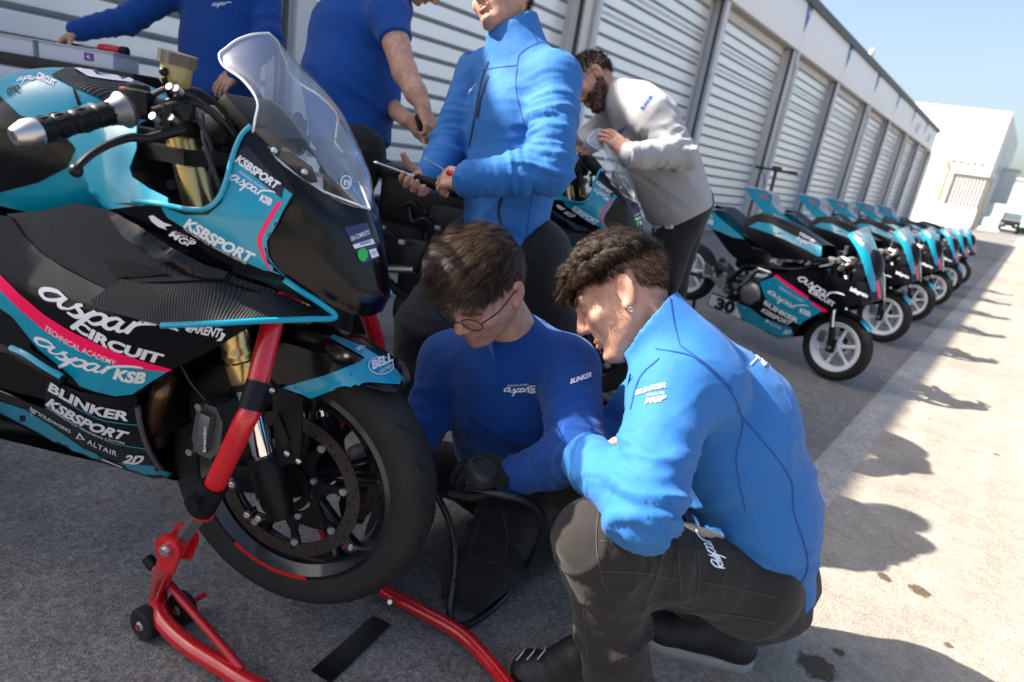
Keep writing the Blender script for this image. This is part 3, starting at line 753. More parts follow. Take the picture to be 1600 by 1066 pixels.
# --- front fender
def fender():
    V = []; TH = np.linspace(R_(51.5), R_(128), 26); us = [0, .3, .55, .75, .9, 1.0, 1.15, 1.3, 1.5]
    us = [-u for u in us[:0:-1]]+us
    for i, th in enumerate(TH):
        d = math.degrees(th); t = (th-TH[0])/(TH[-1]-TH[0]); wdt = 0.076*min(1, (0.12+t*6.0))**0.55
        re = float(np.interp(d, [51, 57, 61, 68, 75, 92, 100, 128], [.322, .320, .312, .272, .230, .228, .26, .285]))
        for u in us:
            a = abs(u); r0 = 0.3235-0.012*a*a
            if a <= 1.0: y = wdt*a; r = r0
            else: q = (a-1.0)/0.5; y = wdt+0.014*q; r = 0.3115+(re-0.3115)*q
            V.append((math.cos(th)*r, math.copysign(y, u), 0.295+math.sin(th)*r))
    return orient_sheet(np.array(V), grid_faces(26, len(us)), 0.0025)
fe = bp('front_fender', fender(), 'paint_black', smooth=60)
# fender stays down to the fork
bp('fender_stay', panel([(425, 603, -.105), (474, 622, -.098), (470, 680, -.115), (468, 720, -.125), (436, 730, -.130), (428, 690, -.128)], step=9, thick=0.006, mirror=True), 'matte_black')
bp('stay_slot', panel([(430, 640, -.124), (452, 690, -.127), (446, 700, -.130), (437, 695, -.130), (426, 655, -.125)], step=9, thick=0.002, mirror=True), 'hole_black')
for q in ((448, 709, -.132), (466, 721, -.128), (425, 610, -.11)): bp('stay_bolt', [sphere(L(*q), 0.0062, 12, 8, (1, 0.7, 1))], 'alloy')
# --- nose and windscreen
nose_rows = [
 [(574,326,0),(527,312,-0.048),(487,289,-0.088),(455,268,-0.112),(425,243,-0.117),(392,199,-0.123)],
 [(586,362,0),(547,352,-0.056),(508,334,-0.098),(480,317,-0.114),(460,304,-0.124),(420,262,-0.131)],
 [(596,402,0),(562,400,-0.052),(512,386,-0.100),(460,356,-0.126),(432,338,-0.136),(415,310,-0.143)],
 [(602,438,0),(572,440,-0.047),(524,431,-0.094),(462,406,-0.127),(424,385,-0.142),(408,366,-0.147)],
 [(604,464,0),(580,470,-0.040),(540,465,-0.080),(486,443,-0.112),(434,420,-0.139),(416,404,-0.144)],
 [(592,489,0),(577,494,-0.030),(552,491,-0.060),(512,474,-0.096),(462,448,-0.125),(430,425,-0.140)]]
nose = bp('nose_fairing', half_loft(nose_rows, 5, 5), 'paint_black', smooth=60)
scr_rows = [
 [(420,52,0),(396,54,-.035),(372,62,-.062),(354,75,-.085),(343,86,-.098)],
 [(447,86,0),(420,84,-.042),(392,87,-.076),(366,95,-.100),(350,104,-.108)],
 [(478,132,0),(450,124,-.046),(420,120,-.084),(396,122,-.107),(380,126,-.114)],
 [(506,180,0),(478,168,-.048),(446,160,-.090),(420,158,-.116),(402,158,-.124)],
 [(531,230,0),(505,215,-.046),(470,203,-.090),(430,196,-.120),(398,190,-.129)],
 [(552,276,0),(530,263,-.040),(498,248,-.082),(455,234,-.112),(398,216,-.129)],
 [(567,308,0),(550,299,-.034),(524,287,-.068),(487,268,-.095),(437,252,-.118)],
 [(578,326,0),(566,326,-.018),(548,322,-.036),(524,312,-.054),(490,292,-.083)]]
screen = bp('windscreen', half_loft(scr_rows, 5, 5, 0.0028), 'clear_acrylic', smooth=60)
edge = LS([r[-1] for r in scr_rows]); edge = [L(420,52,0)]+LS([(396,54,-.035),(372,62,-.062),(354,75,-.085)])+edge
em = [np.array([p[0], -p[1], p[2]]) for p in edge]
mat('acrylic_edge', (0.62, 0.66, 0.74), 0.12, spec=0.8)
obj('edge_bead', [tube(cr_spline(edge+[L(578,327,0)], 5), 0.0021, 6), tube(cr_spline(em+[L(578,327,0)], 5), 0.0021, 6)], 'acrylic_edge', screen)
bp('screen_bracket', panel([(418, 232, -.118), (452, 238, -.108), (488, 262, -.085), (497, 285, -.075), (480, 287, -.085), (452, 268, -.100), (436, 255, -.110), (420, 248, -.118)], step=9, thick=0.005, mirror=True), 'matte_black')
for q in ((428, 238, -.121), (475, 271, -.096)):
    for s in (-1, 1): p = L(*q); bp('screen_bolt', [lathe([(0, 0.004), (0.004, 0.0035), (0.006, 0), (0, 0)], (p[0]+0.004, s*abs(p[1]-0.006), p[2]+0.003), (0.3, s, 0.4), 14)], 'alloy')
# --- upper side panel with the opening for the fork
upper = bp('upper_side_fairing', panel(
 [(390,197,-.130),(420,232,-.128),(446,272,-.128),(461,303,-.131),(440,336,-.143),(414,380,-.153),(420,408,-.151),(452,442,-.136),(528,494,-.106),
  (505,487,-.112),(440,455,-.135),(400,437,-.150),(355,424,-.165),(320,414,-.172),(270,388,-.180),(215,352,-.185),(170,326,-.183),
  (205,318,-.19),(245,322,-.196),(290,332,-.194),(322,330,-.186),(340,312,-.178),(352,282,-.168),(362,245,-.158),(374,215,-.145)],
 [(380,340,-.170),(330,365,-.182),(400,300,-.152)], mirror=True), 'paint_black', smooth=60)
obj('opening_lip', [tube(cr_spline(LS([(208,314,-.195),(250,319,-.200),(292,327,-.198),(322,326,-.190),(342,309,-.182),(354,280,-.172),(363,245,-.162),(376,213,-.148),(391,197,-.133)]), 5), 0.0042, 8)], 'vinyl_teal', upper)
# teal tank shroud in front of the rider
shroud = bp('tank_shroud', panel(
 [(100,205,-.150),(118,232,-.158),(122,268,-.166),(140,300,-.176),(166,328,-.186),(210,322,-.194),(262,318,-.200),(262,309,-.196),(232,294,-.188),(206,276,-.178),(202,262,-.172),(213,232,-.158),(213,196,-.14),(190,176,-.125),(140,160,-.125),(112,170,-.132)],
 [(165,285,-.185),(165,230,-.168)], mirror=True), 'paint_teal', smooth=60)
# black gloss duct strip
bp('side_duct', panel([(165,326,-.186),(215,352,-.196),(270,388,-.196),(320,414,-.188),(355,425,-.178),(350,436,-.182),(318,434,-.194),(270,420,-.204),(225,395,-.210),(190,368,-.206),(172,340,-.196)],
                     [(270,403,-.212),(215,372,-.210)], thick=0.006, mirror=True), 'paint_black', smooth=60)
# carbon panel and side deck
bp('carbon_panel', panel([(10,334,-.172),(60,330,-.175),(120,318,-.178),(166,328,-.182),(215,360,-.190),(300,420,-.185),(350,430,-.172),(420,450,-.142),(506,490,-.106),(345,436,-.182),(200,442,-.220),(165,452,-.226),(140,438,-.222),(100,417,-.214),(62,392,-.204),(37,367,-.190)],
                        [(160,390,-.202),(90,360,-.190)], mirror=True), 'carbon', smooth=60)
bp('air_inlet', panel([(158,402,-.213),(200,408,-.215),(262,428,-.208),(215,433,-.219),(180,434,-.222),(170,418,-.218)], step=9, mirror=True), 'plastic_black', smooth=60)
deck = bp('side_deck', panel([(142,470,-.256),(168,450,-.236),(196,433,-.217),(270,429,-.194),(345,426,-.170),(430,455,-.138),(508,489,-.106),(528,497,-.108),(470,500,-.152),(400,502,-.196),(330,506,-.226),(260,509,-.244),(207,497,-.254),(155,482,-.258)],
                            [(250,470,-.228),(380,465,-.172)], thick=0.006, mirror=True), 'carbon', smooth=60)
tr = LS([(252,509,-.248),(330,506,-.229),(400,502,-.198),(480,499,-.148),(524,496,-.110),(500,474,-.121),(470,455,-.134),(444,437,-.145)])
bp('deck_trim', both(tube(cr_spline(tr, 6), 0.0052, 8)), 'vinyl_teal')
# --- lower side fairing and belly
side = bp('side_fairing', panel([(400,505,-.196),(330,508,-.226),(255,511,-.243),(200,498,-.248),(158,484,-.246),(142,470,-.244),(165,452,-.230),(140,440,-.226),(100,419,-.218),(62,394,-.208),(37,369,-.197),(15,338,-.18),(-70,330,-.165),(-110,420,-.19),(-100,520,-.18),
    (0,536,-.206),(60,572,-.215),(125,608,-.217),(180,620,-.210),(217,615,-.203),(240,595,-.207),(270,577,-.212),(312,557,-.210),(350,536,-.206)],
    [(130,520,-.243),(40,450,-.236),(250,550,-.229)], mirror=True), 'paint_black', smooth=60)
belly = bp('belly_pan', panel([(213,618,-.196),(180,622,-.203),(125,612,-.205),(72,592,-.198),(70,640,-.160),(0,612,-.150),(-90,575,-.15),(-90,620,-.10),(0,652,-.09),(75,687,-.09),(150,720,-.085),(205,738,-.085),(240,748,-.08),(262,747,-.065),(278,741,-.05),(250,732,-.112),(230,700,-.150),(217,660,-.176)],
    [(150,665,-.168),(100,640,-.175),(185,710,-.13)], mirror=True), 'paint_black', smooth=60)
bp('belly_keel', (np.array([(-0.25,-0.07,0.240),(-0.25,0.07,0.240),(-0.85,0.10,0.220),(-0.85,-0.10,0.220)]), [(0,1,2,3)]), 'matte_black')
bp('belly_front_edge', [tube(cr_spline(LS([(215,635,-.186),(219,662,-.174),(232,702,-.148),(252,734,-.110)]), 5), 0.005, 8)], 'dark_alloy')
fl = LS([(22,552,-.235),(45,563,-.238),(75,583,-.238),(100,597,-.232)])
df = bp('foot_guard', [tube(fl, [0.010, 0.013, 0.013, 0.010], 10, squash=1.0)], 'matte_black'); 
obj('guard_cap', [tube([p+np.array([0, -0.004, 0.011]) for p in cr_spline(fl, 4)], 0.006, 8)], 'vinyl_teal', df)
bp('side_recess', panel([(-60,540,-.19),(20,556,-.19),(78,590,-.19),(74,625,-.165),(20,612,-.16),(-60,590,-.16)], mirror=True), 'plastic_black')
# --- tank
def tank():
    rows = []
    for x, zt, zb, w, f in ((-0.335,0.960,0.79,0.095,0.5),(-0.36,0.990,0.78,0.125,0.55),(-0.42,1.016,0.77,0.155,0.55),(-0.51,1.024,0.76,0.172,0.52),(-0.61,0.998,0.76,0.170,0.5),(-0.72,0.945,0.76,0.145,0.5),(-0.80,0.885,0.76,0.115,0.5),(-0.84,0.84,0.76,0.10,0.5)):
        r = []
        for t in np.linspace(0, 1, 9):
            a = t*math.pi*0.5
            if t < 0.72: y = w*math.sin(t/0.72*math.pi/2)**0.8; z = zt-(zt-zb)*(0.50)*(1-math.cos(t/0.72*math.pi/2))**1.15
            else: q = (t-0.72)/0.28; y = w*(1-0.22*q*q); z = zt-(zt-zb)*(0.50+0.5*q)
            r.append((x, -y, z))
        rows.append(r)
    A = np.array(rows); A = np.concatenate([(A*np.array([1, -1, 1]))[:, :0:-1], A], 1)
    return loft(A, 9, 7)
tk = bp('fuel_tank', tank(), 'paint_teal', smooth=60)
# --- tail, seat, subframe, swingarm (beyond the picture)
def tailshape(z0, z1, w0, w1, x0, x1):
    V = []; 
    for t in np.linspace(0, 1, 10):
        x = x0+(x1-x0)*t; zt = z0+(z1-z0)*t; w = w0+(w1-w0)*t; h = 0.17*(1-t)**0.7+0.05
        for a in np.linspace(0, 2*math.pi, 16, endpoint=False): V.append((x, w*math.cos(a), zt-h/2+h/2*math.sin(a)))
    f = []
    for i in range(9):
        for j in range(16): f.append((i*16+j, i*16+(j+1) % 16, (i+1)*16+(j+1) % 16, (i+1)*16+j))
    return np.array(V), f+[tuple(range(15, -1, -1)), tuple(9*16+i for i in range(16))]
bp('seat', [bbox((-0.98, 0, 0.815), (0.36, 0.25, 0.05), 0.02)], 'plastic_black')
bp('tail_fairing', tailshape(0.88, 1.03, 0.13, 0.04, -1.08, -1.58), 'paint_teal')
bp('tail_side', both(prism([(-0.78,0.76),(-1.15,0.84),(-1.5,0.99),(-1.3,0.84),(-0.9,0.70)], 0.118, 0.13, (1,0,0), (0,0,1))), 'paint_black')
for s in (-1, 1):
    bp('subframe', [tube([(-0.62, s*0.09, 0.70), (-0.95, s*0.10, 0.77), (-1.4, s*0.05, 0.93)], 0.013, 10)], 'black_metal')
    bp('swingarm', [tube([(-0.82, s*0.10, 0.40), (-1.1, s*0.105, 0.35), (-1.40, s*0.10, 0.205)], [0.035, 0.030, 0.022], 12, squash=0.6)], 'dark_alloy')
    bp('frame_spar', [tube([(-0.24, s*0.06, 0.82), (-0.42, s*0.13, 0.74), (-0.72, s*0.13, 0.60), (-0.82, s*0.11, 0.40)], [0.035, 0.040, 0.036, 0.035], 12, squash=0.6)], 'black_metal')
    rsb = bp('footrest_bracket', [prism([(-0.76,0.47),(-0.70,0.49),(-0.70,0.44),(-0.715,0.36),(-0.70,0.31),(-0.74,0.29),(-0.765,0.33),(-0.75,0.40)], -0.006, 0.006, (1,0,0), (0,0,1), (0, s*0.185, 0))], 'alloy')
    obj('footrest', [cyl((-0.735, s*0.19, 0.32), (-0.745, s*0.27, 0.325), 0.011, 12)], 'alloy', rsb)
    for q in ((-0.725, 0.465), (-0.735, 0.315)): obj('bracket_hole', [cyl((q[0], s*0.178, q[1]), (q[0], s*0.193, q[1]), 0.012, 12)], 'hole_black', rsb)
bp('exhaust', [tube(cr_spline([(-0.28, 0.05, 0.55), (-0.25, 0.05, 0.42), (-0.32, 0.04, 0.28), (-0.6, -0.02, 0.24), (-0.85, -0.10, 0.26), (-1.05, -0.15, 0.38)], 5), 0.024, 12), tube([(-1.0, -0.15, 0.36), (-1.08, -0.155, 0.42), (-1.36, -0.165, 0.60), (-1.40, -0.166, 0.625)], [0.03, 0.052, 0.055, 0.04], 18)], 'black_metal')
# --- engine and radiator
eng = bp('engine', [bbox((-0.55, 0, 0.38), (0.38, 0.18, 0.22), 0.05), bbox((-0.44, 0, 0.56), (0.22, 0.22, 0.24), 0.03, rotm((0, 1, 0), -0.5)), bbox((-0.39, 0, 0.70), (0.20, 0.22, 0.10), 0.02, rotm((0, 1, 0), -0.5)), bbox((-0.72, 0, 0.45), (0.2, 0.22, 0.30), 0.04)], 'black_metal')
for s in (-1, 1):
    obj('crank_cover', [lathe([(0, 0.03), (0.055, 0.03), (0.075, 0.018), (0.085, 0)], (-0.52, s*0.085, 0.40), (0, s, 0), 28)], 'matte_black', eng)
    obj('clutch_cover', [lathe([(0, 0.035), (0.05, 0.035), (0.066, 0.02), (0.07, 0)], (-0.64, s*0.085, 0.43), (0, s, 0), 28)], 'dark_alloy', eng)
    for k in range(7):
        a = k*0.9; obj('case_bolt', [cyl((-0.50+math.cos(a)*0.088, s*0.08, 0.40+math.sin(a)*0.088), (-0.50+math.cos(a)*0.088, s*0.10, 0.40+math.sin(a)*0.088), 0.005, 6)], 'alloy', eng)
obj('cooling_fins', [bbox((-0.44-0.03*k*0.5+0.05, 0, 0.50+0.024*k), (0.23, 0.27, 0.007), 0.002, rotm((0, 1, 0), -0.5)) for k in range(7)], 'black_metal', eng)
bp('radiator', [bbox((-0.265, 0, 0.52), (0.035, 0.28, 0.30), 0.008, rotm((0, 1, 0), -0.15))], 'black_metal')
bp('header_pipe', [tube(cr_spline(LS([(262,590,-.13),(252,615,-.15),(240,650,-.14),(245,690,-.10)]), 5), 0.019, 12)], 'header_pipe')
bp('inner_cowl', merge([bbox((-0.33, 0, 0.78), (0.26, 0.20, 0.20), 0.03), bbox((-0.13, 0, 0.80), (0.30, 0.17, 0.10), 0.03)]), 'plastic_black')
bp('battery_tray', [bbox((-0.90, 0, 0.66), (0.26, 0.16, 0.14), 0.02), tube(cr_spline([(-0.8, 0.06, 0.72), (-0.95, 0.09, 0.76), (-1.1, 0.05, 0.78), (-1.2, 0.03, 0.84)], 5), 0.010, 8), tube(cr_spline([(-0.8, -0.06, 0.72), (-0.98, -0.09, 0.74), (-1.12, -0.05, 0.80)], 5), 0.008, 8)], 'plastic_black')
# --- cockpit
bp('triple_clamp', [prism([(-0.26,-0.14),(-0.17,-0.145),(-0.15,-0.05),(-0.15,0.05),(-0.17,0.145),(-0.26,0.14),(-0.275,0.05),(-0.275,-0.05)], 0.90, 0.925, (1,0,0), (0,1,0)), prism([(-0.22,-0.14),(-0.12,-0.145),(-0.10,-0.05),(-0.10,0.05),(-0.12,0.145),(-0.22,0.14)], 0.70, 0.73, (1,0,0), (0,1,0)), cyl((-0.235, 0, 0.70), (-0.255, 0, 0.93), 0.03, 16)], 'black_metal')
bp('dashboard', [bbox((-0.12, 0.0, 0.985), (0.03, 0.16, 0.10), 0.012, rotm((0, 1, 0), -0.9))], 'plastic_black')
for s in (-1, 1):
    ms = lambda p: np.array([p[0], p[1] if s < 0 else -p[1], p[2]])
    a, b = ms(L(190, 173, -.205)), ms(L(62, 204, -.320)); d = _n(b-a)
    hb = bp('handlebar', [cyl(ms(L(265, 180, -.12)), a, 0.011, 14), cyl(a, b+d*0.01, 0.011, 14), bbox(ms((-0.205, -0.118, 0.958)), (0.06, 0.045, 0.03), 0.008)], 'black_metal')
    gr_ = []
    nst = 40
    for i in range(nst+1):
        t = i/nst; r = 0.0172
        if t < 0.05: r = 0.023-0.1*t
        for q in (0.36, 0.62, 0.82): 
            if abs(t-q) < 0.014: r = 0.0150
        if t > 0.97: r = 0.0178
        gr_.append((a+(b-a)*t, r))
    obj('grip', [tube([q[0] for q in gr_], [q[1] for q in gr_], 20)], 'plastic_black', hb)
    fr_ = frame_of(b-a); rib = []
    for tt in (0.08, 0.44, 0.70, 0.88):
        for k in range(10):
            an = 2*math.pi*k/10; q = a+(b-a)*tt+fr_[0]*math.cos(an)*0.0172+fr_[1]*math.sin(an)*0.0172
            rib.append(tube([q, q+(b-a)*0.06, q+(b-a)*0.12], [0.0006, 0.0018, 0.0006], 6))
    obj('grip_ribs', rib, 'matte_black', hb)
    obj('grip_flange', [lathe([(0.011, -0.012), (0.026, -0.010), (0.028, -0.002), (0.022, 0.006), (0.018, 0.02), (0.011, 0.02)], a, d, 24)], 'dark_alloy', hb)
    e = b+d*0.002; obj('bar_end', [lathe([(0.0, 0.0), (0.0185, 0.0), (0.0195, 0.004), (0.019, 0.016), (0.0125, 0.032), (0.0115, 0.034), (0.006, 0.034), (0.006, 0.026), (0, 0.026)], e, d, 24)], 'alloy', hb)
    sw = obj('switch_box', [bbox(ms(L(216, 160, -.185)), (0.048, 0.046, 0.040), 0.012, rotm((0, 0, 1), 0.35*(-s))), bbox(ms(L(216, 152, -.18))+[0, 0, 0.006], (0.030, 0.030, 0.03), 0.008, rotm((0, 0, 1), 0.35*(-s)))], 'plastic_black', hb)
    obj('switch_button', [bbox(ms(L(196, 140, -.195)), (0.014, 0.012, 0.007), 0.003)], 'red_plastic', sw)
    lev = LS([(118,268,-.328),(126,256,-.322),(146,239,-.302),(175,224,-.272),(205,215,-.240),(228,217,-.222),(250,212,-.205),(288,202,-.175)])
    lever = obj('brake_lever', [tube(cr_spline([ms(q) for q in lev], 4), np.interp(np.linspace(0, 1, 29), [0, 0.08, 0.4, 1], [0.0070, 0.0052, 0.0058, 0.0085]), 10), sphere(ms(L(119, 267, -.328)), 0.0095, 12, 8)], 'black_metal', hb)
    obj('lever_clamp', [bbox(ms(L(272, 172, -.165)), (0.060, 0.032, 0.028), 0.008, rotm((0, 0, 1), 0.3*(-s))), cyl(ms(L(258, 196, -.19)), ms(L(262, 165, -.185)), 0.010, 12), cyl(ms(L(240, 178, -.20)), ms(L(300, 160, -.15)), 0.010, 12)], 'black_metal', hb)
    if s < 0:
        # brake fluid cup
        o = L(275, 118, -.155); ax_ = _n(L(279, 72, -.155)-L(272, 135, -.155))
        cup = bp('fluid_reservoir', [lathe([(0, 0), (0.019, 0), (0.022, 0.004), (0.0235, 0.034), (0, 0.034)], o-ax_*0.016, ax_, 20)], 'fluid_cup')
        kn = []
        for i in range(24):
            r = 0.0285 if i % 2 else 0.0268; kn.append((r*math.cos(i*math.pi/12), r*math.sin(i*math.pi/12)))
        fa = frame_of(ax_); obj('cap', [prism(kn, 0.016, 0.034, fa[0], fa[1], o)], 'smoke_cap', cup)
        obj('cup_bracket', [tube([o-ax_*0.006+np.array([0.0, -0.024, 0]), o-ax_*0.03+np.array([0.004, -0.012, 0]), L(268, 160, -.155)], 0.005, 8), sphere(o+ax_*0.002+np.array([0, -0.026, 0]), 0.007, 10, 6)], 'black_metal', cup)
        obj('cup_hose', [tube(cr_spline([o-ax_*0.016, o-ax_*0.03+np.array([0.02, 0.01, 0]), L(290, 165, -.14)], 5), 0.005, 8)], 'hose_rubber', cup)
for pth in ([(190,165,-.20),(235,150,-.18),(265,138,-.17),(300,150,-.13),(340,180,-.10),(368,214,-.08)], [(205,185,-.20),(240,172,-.18),(275,155,-.16),(320,170,-.12),(350,200,-.09),(362,225,-.06)], [(265,142,-.165),(310,142,-.12),(345,170,-.08),(372,212,-.06)], [(300,170,-.15),(330,230,-.13),(330,280,-.12),(345,330,-.10)], [(315,180,-.12),(322,230,-.135),(345,300,-.13)]):
    bp('control_cable', [tube(cr_spline(LS(pth), 6), 0.0042, 8)], 'hose_rubber')
for q in ((273,142,-.17),(283,145,-.168),(247,188,-.20),(275,190,-.18)): bp('clamp_bolt', [cyl(L(*q), L(*q)+np.array([0.0, -0.012, 0.006]), 0.006, 8)], 'alloy')
bp('ignition_key', [bbox(L(357, 166, -.06), (0.016, 0.012, 0.028), 0.006), tube(cr_spline(LS([(350,158,-.06),(352,150,-.06),(360,149,-.06),(364,157,-.06)]), 4), 0.0022, 6)], 'plastic_black')
bp('fluid_cup_small', [cyl(L(378, 178, .06), L(379, 160, .06), 0.014, 14), cyl(L(379, 160, .06), L(379, 154, .06), 0.011, 14)], 'fluid_cup')
bp('clutch_perch', [bbox(L(384, 186, .05), (0.06, 0.05, 0.03), 0.01), bbox(L(350, 190, .0), (0.09, 0.06, 0.05), 0.015), bbox(L(365, 205, -.02), (0.06, 0.12, 0.05), 0.015)], 'plastic_black')
bp('ecu_box', [bbox(L(250, 265, -.06), (0.10, 0.05, 0.14), 0.012), bbox(L(230, 235, -.09), (0.10, 0.03, 0.08), 0.01), bbox(L(340, 240, -.04), (0.04, 0.03, 0.06), 0.006)], 'plastic_black')
bp('rivet', [cyl(L(268, 289, -.10), L(268, 289, -.108), 0.009, 14)], 'black_metal')

# ---------------- stickers
BV = {n: bvh_of([o]) for n, o in dict(side=side, belly=belly, upper=upper, nose=nose, tank=tk, shroud=shroud, fender=fe, screen=screen).items()}
BV['sidebelly'] = bvh_of([side, belly]); BV['up2'] = bvh_of([upper, nose])
def poly(name, parent, pts, m, bv, off=0.0008, step=9.0, spl=0):
    if spl: pts = cr_spline(pts, spl, True)
    P, T = fill2d(pts, step); v, f = laypix(P, T, BV[bv], off)
    return obj(name, (v, f), m, parent, 60) if f else None
def word(name, parent, s, base, up, m, bv, bold=0.02, shear=0.0, sx=1.0, off=0.0019, sp=1.0):
    P, T, w = text2d(s, bold, shear, sx, sp, 0.5); v, f = laypix(map_line(P, w, base, up), T, BV[bv], off)
    return obj(name, (v, f), m, parent, 60) if f else None
def brush(name, parent, base, up, m, bv, off=0.0016):
    P, T, w = BRUSH; v, f = laypix(map_line(P, w, base, up), T, BV[bv], off)
    return obj(name, (v, f), m, parent, 60) if f else None
# side: teal field below the pink line
poly('teal_field', side, [(-60,400),(0,448),(30,482),(60,508),(100,535),(150,560),(200,574),(266,580),(240,594),(207,616),(180,619),(150,612),(125,603),(112,588),(60,545),(20,495),(-60,440)], 'vinyl_teal', 'side')
poly('pink_stripe', side, [(-60,370),(0,428),(30,458),(70,492),(110,517),(150,536),(190,553),(230,566),(270,577),(262,581),(215,576),(170,566),(120,545),(75,520),(30,482),(-5,447),(-60,395)], 'pink_line', 'side', 0.0012)
brush('team_word', side, [(60,466),(105,491),(150,513),(215,528),(276,536)], (5,-29), 'vinyl_white', 'side', 0.0020)
word('lettering', side, 'CIRCUIT', [(116,512),(150,533),(190,551),(254,568)], (4,-15), 'vinyl_white', 'side', 0.045, 0.1, 1.25)
word('lettering', side, 'TECHNICAL ACADEMY', [(70,515),(105,538),(140,555),(180,571)], (3,-8), 'vinyl_white', 'side', 0.005, 0, 1.0)
brush('team_word', side, [(53,536),(90,560),(130,579),(180,588),(222,588)], (4,-19), 'vinyl_white', 'side', 0.0020)
word('lettering', side, 'KSB', [(177,590),(200,596),(227,598)], (3,-17), 'vinyl_white', 'side', 0.05, 0.15, 0.95)
word('lettering', side, 'ARENT', [(298,517),(320,522),(346,527)], (3,-14), 'vinyl_white', 'side', 0.03, 0.35, 0.95)
poly('arrow_mark', side, [(288,509),(300,508),(303,512),(296,516),(300,520),(291,516)], 'vinyl_white', 'side', 0.0016, 4)
poly('arrow_mark', side, [(346,518),(353,522),(346,532),(338,532),(345,526)], 'vinyl_white', 'side', 0.0016, 4)
# belly
poly('teal_field', belly, [(-90,600),(0,627),(40,640),(80,665),(130,700),(180,722),(240,728),(252,735),(278,741),(262,747),(240,749),(205,739),(150,721),(100,700),(60,675),(0,645),(-90,618)], 'vinyl_teal', 'belly')
for pts in ([(71,608),(95,622),(130,643),(165,658),(215,665)], [(61,628),(85,645),(130,670),(175,692),(228,702)]):
    up_ = [(x, y-1.6) for x, y in pts]; poly('teal_line', belly, list(cr_spline(pts, 5))+list(cr_spline(up_, 5))[::-1], 'vinyl_teal', 'belly', 0.0012, 6)
word('lettering', belly, 'BLINKER', [(76,609),(110,628),(150,647),(201,657)], (2,-14), 'vinyl_white', 'belly', 0.04, 0.1, 1.3)
word('lettering', belly, 'KSBSPORT', [(72,631),(105,652),(150,674),(199,688)], (5,-13), 'vinyl_white', 'belly', 0.045, 0.3, 1.1)
word('lettering', belly, 'MOTORCYCLE TRAINING CENTER', [(74,634),(105,657),(150,681),(196,694)], (1,-3), 'vinyl_white', 'belly', 0.0, 0, 1.0)
word('lettering', belly, 'SOLIDWORKS', [(61,648),(85,662),(111,676)], (1.2,-5), 'vinyl_white', 'belly', 0.01, 0, 1.05)
brush('cad_mark', belly, [(47,642),(60,651)], (2,-8), 'vinyl_white', 'belly')
poly('triangle_mark', belly, [(119,685),(125,675),(134,687)], 'vinyl_white', 'belly', 0.0014, 4); poly('triangle_mark', belly, [(122.5,684),(125.5,679),(130,685.5)], 'vinyl_black', 'belly', 0.002, 4)
word('lettering', belly, 'ALTAIR', [(137,692),(160,703),(183,712)], (1.5,-7.5), 'vinyl_white', 'belly', 0.01, 0, 1.15, sp=1.15)
word('lettering', belly, '2D', [(192,721),(208,724),(224,723)], (3,-13), 'vinyl_white', 'belly', 0.05, 0.3, 1.2)
poly('badge', belly, [(153,710),(160,714),(195,727),(202,736),(197,737),(160,722)], 'vinyl_black', 'belly', 0.0014, 5); poly('badge_line', belly, [(160,716),(192,729),(193,731),(160,718)], 'vinyl_white', 'belly', 0.0018, 4)
# upper panel
poly('teal_field', upper, [(366,248),(392,262),(420,283),(440,305),(446,318),(432,336),(416,362),(411,380),(414,400),(424,424),(412,422),(398,416),(380,408),(330,382),(262,340),(250,322),(290,336),(325,336),(345,318),(356,285)], 'vinyl_teal', 'upper')
poly('teal_field', upper, [(440,302),(445,294),(457,304),(442,330),(432,352),(424,370),(421,392),(436,420),(446,432),(424,424),(412,400),(411,376),(420,352),(436,328)], 'vinyl_teal', 'upper', 0.0009)
poly('name_band', upper, [(374,236),(386,228),(444,294),(441,311),(366,250)], 'vinyl_black', 'upper', 0.0012)
word('lettering', upper, 'KSBSPORT', [(367,252),(400,275),(434,298)], (6,-11), 'vinyl_white', 'up2', 0.045, 0.25, 1.05, 0.0022)
word('lettering', upper, 'TECHNICAL ACADEMY', [(373,270),(400,289),(415,300)], (2,-4), 'vinyl_white', 'up2', 0, 0, 1)
brush('team_word', upper, [(357,282),(380,293),(405,308),(428,311)], (4,-13), 'vinyl_white', 'up2')
word('lettering', upper, 'KSB', [(405,313),(423,322)], (4,-10), 'vinyl_white', 'up2', 0.05, 0.1, 0.9)
poly('pink_stripe', upper, [(434,315),(441,317),(430,334),(416,358),(409,374),(411,390),(418,410),(424,424),(420,421),(408,398),(402,382),(402,370),(412,350),(424,330)], 'pink_line', 'up2', 0.0014, 5)
word('lettering', upper, 'KSBSPORT', [(287,353),(340,385),(395,412)], (6,-15), 'vinyl_white', 'up2', 0.045, 0.25, 1.05)
word('lettering', upper, 'MOTORCYCLE TRAINING CENTER', [(288,359),(340,390),(385,413)], (1.5,-3.2), 'vinyl_white', 'up2', 0)
poly('fin_mark', upper, [(233,338),(240,336),(256,347),(270,352),(258,354),(262,359),(248,354),(238,346)], 'vinyl_white', 'up2', 0.0014, 5)
word('lettering', upper, 'ROAD TO', [(274,364),(306,379)], (1.5,-4.5), 'vinyl_white', 'up2', 0.0)
word('lettering', upper, 'MGP', [(264,367),(285,380),(304,386)], (4,-9), 'vinyl_white', 'up2', 0.03, 0.3, 1.2)
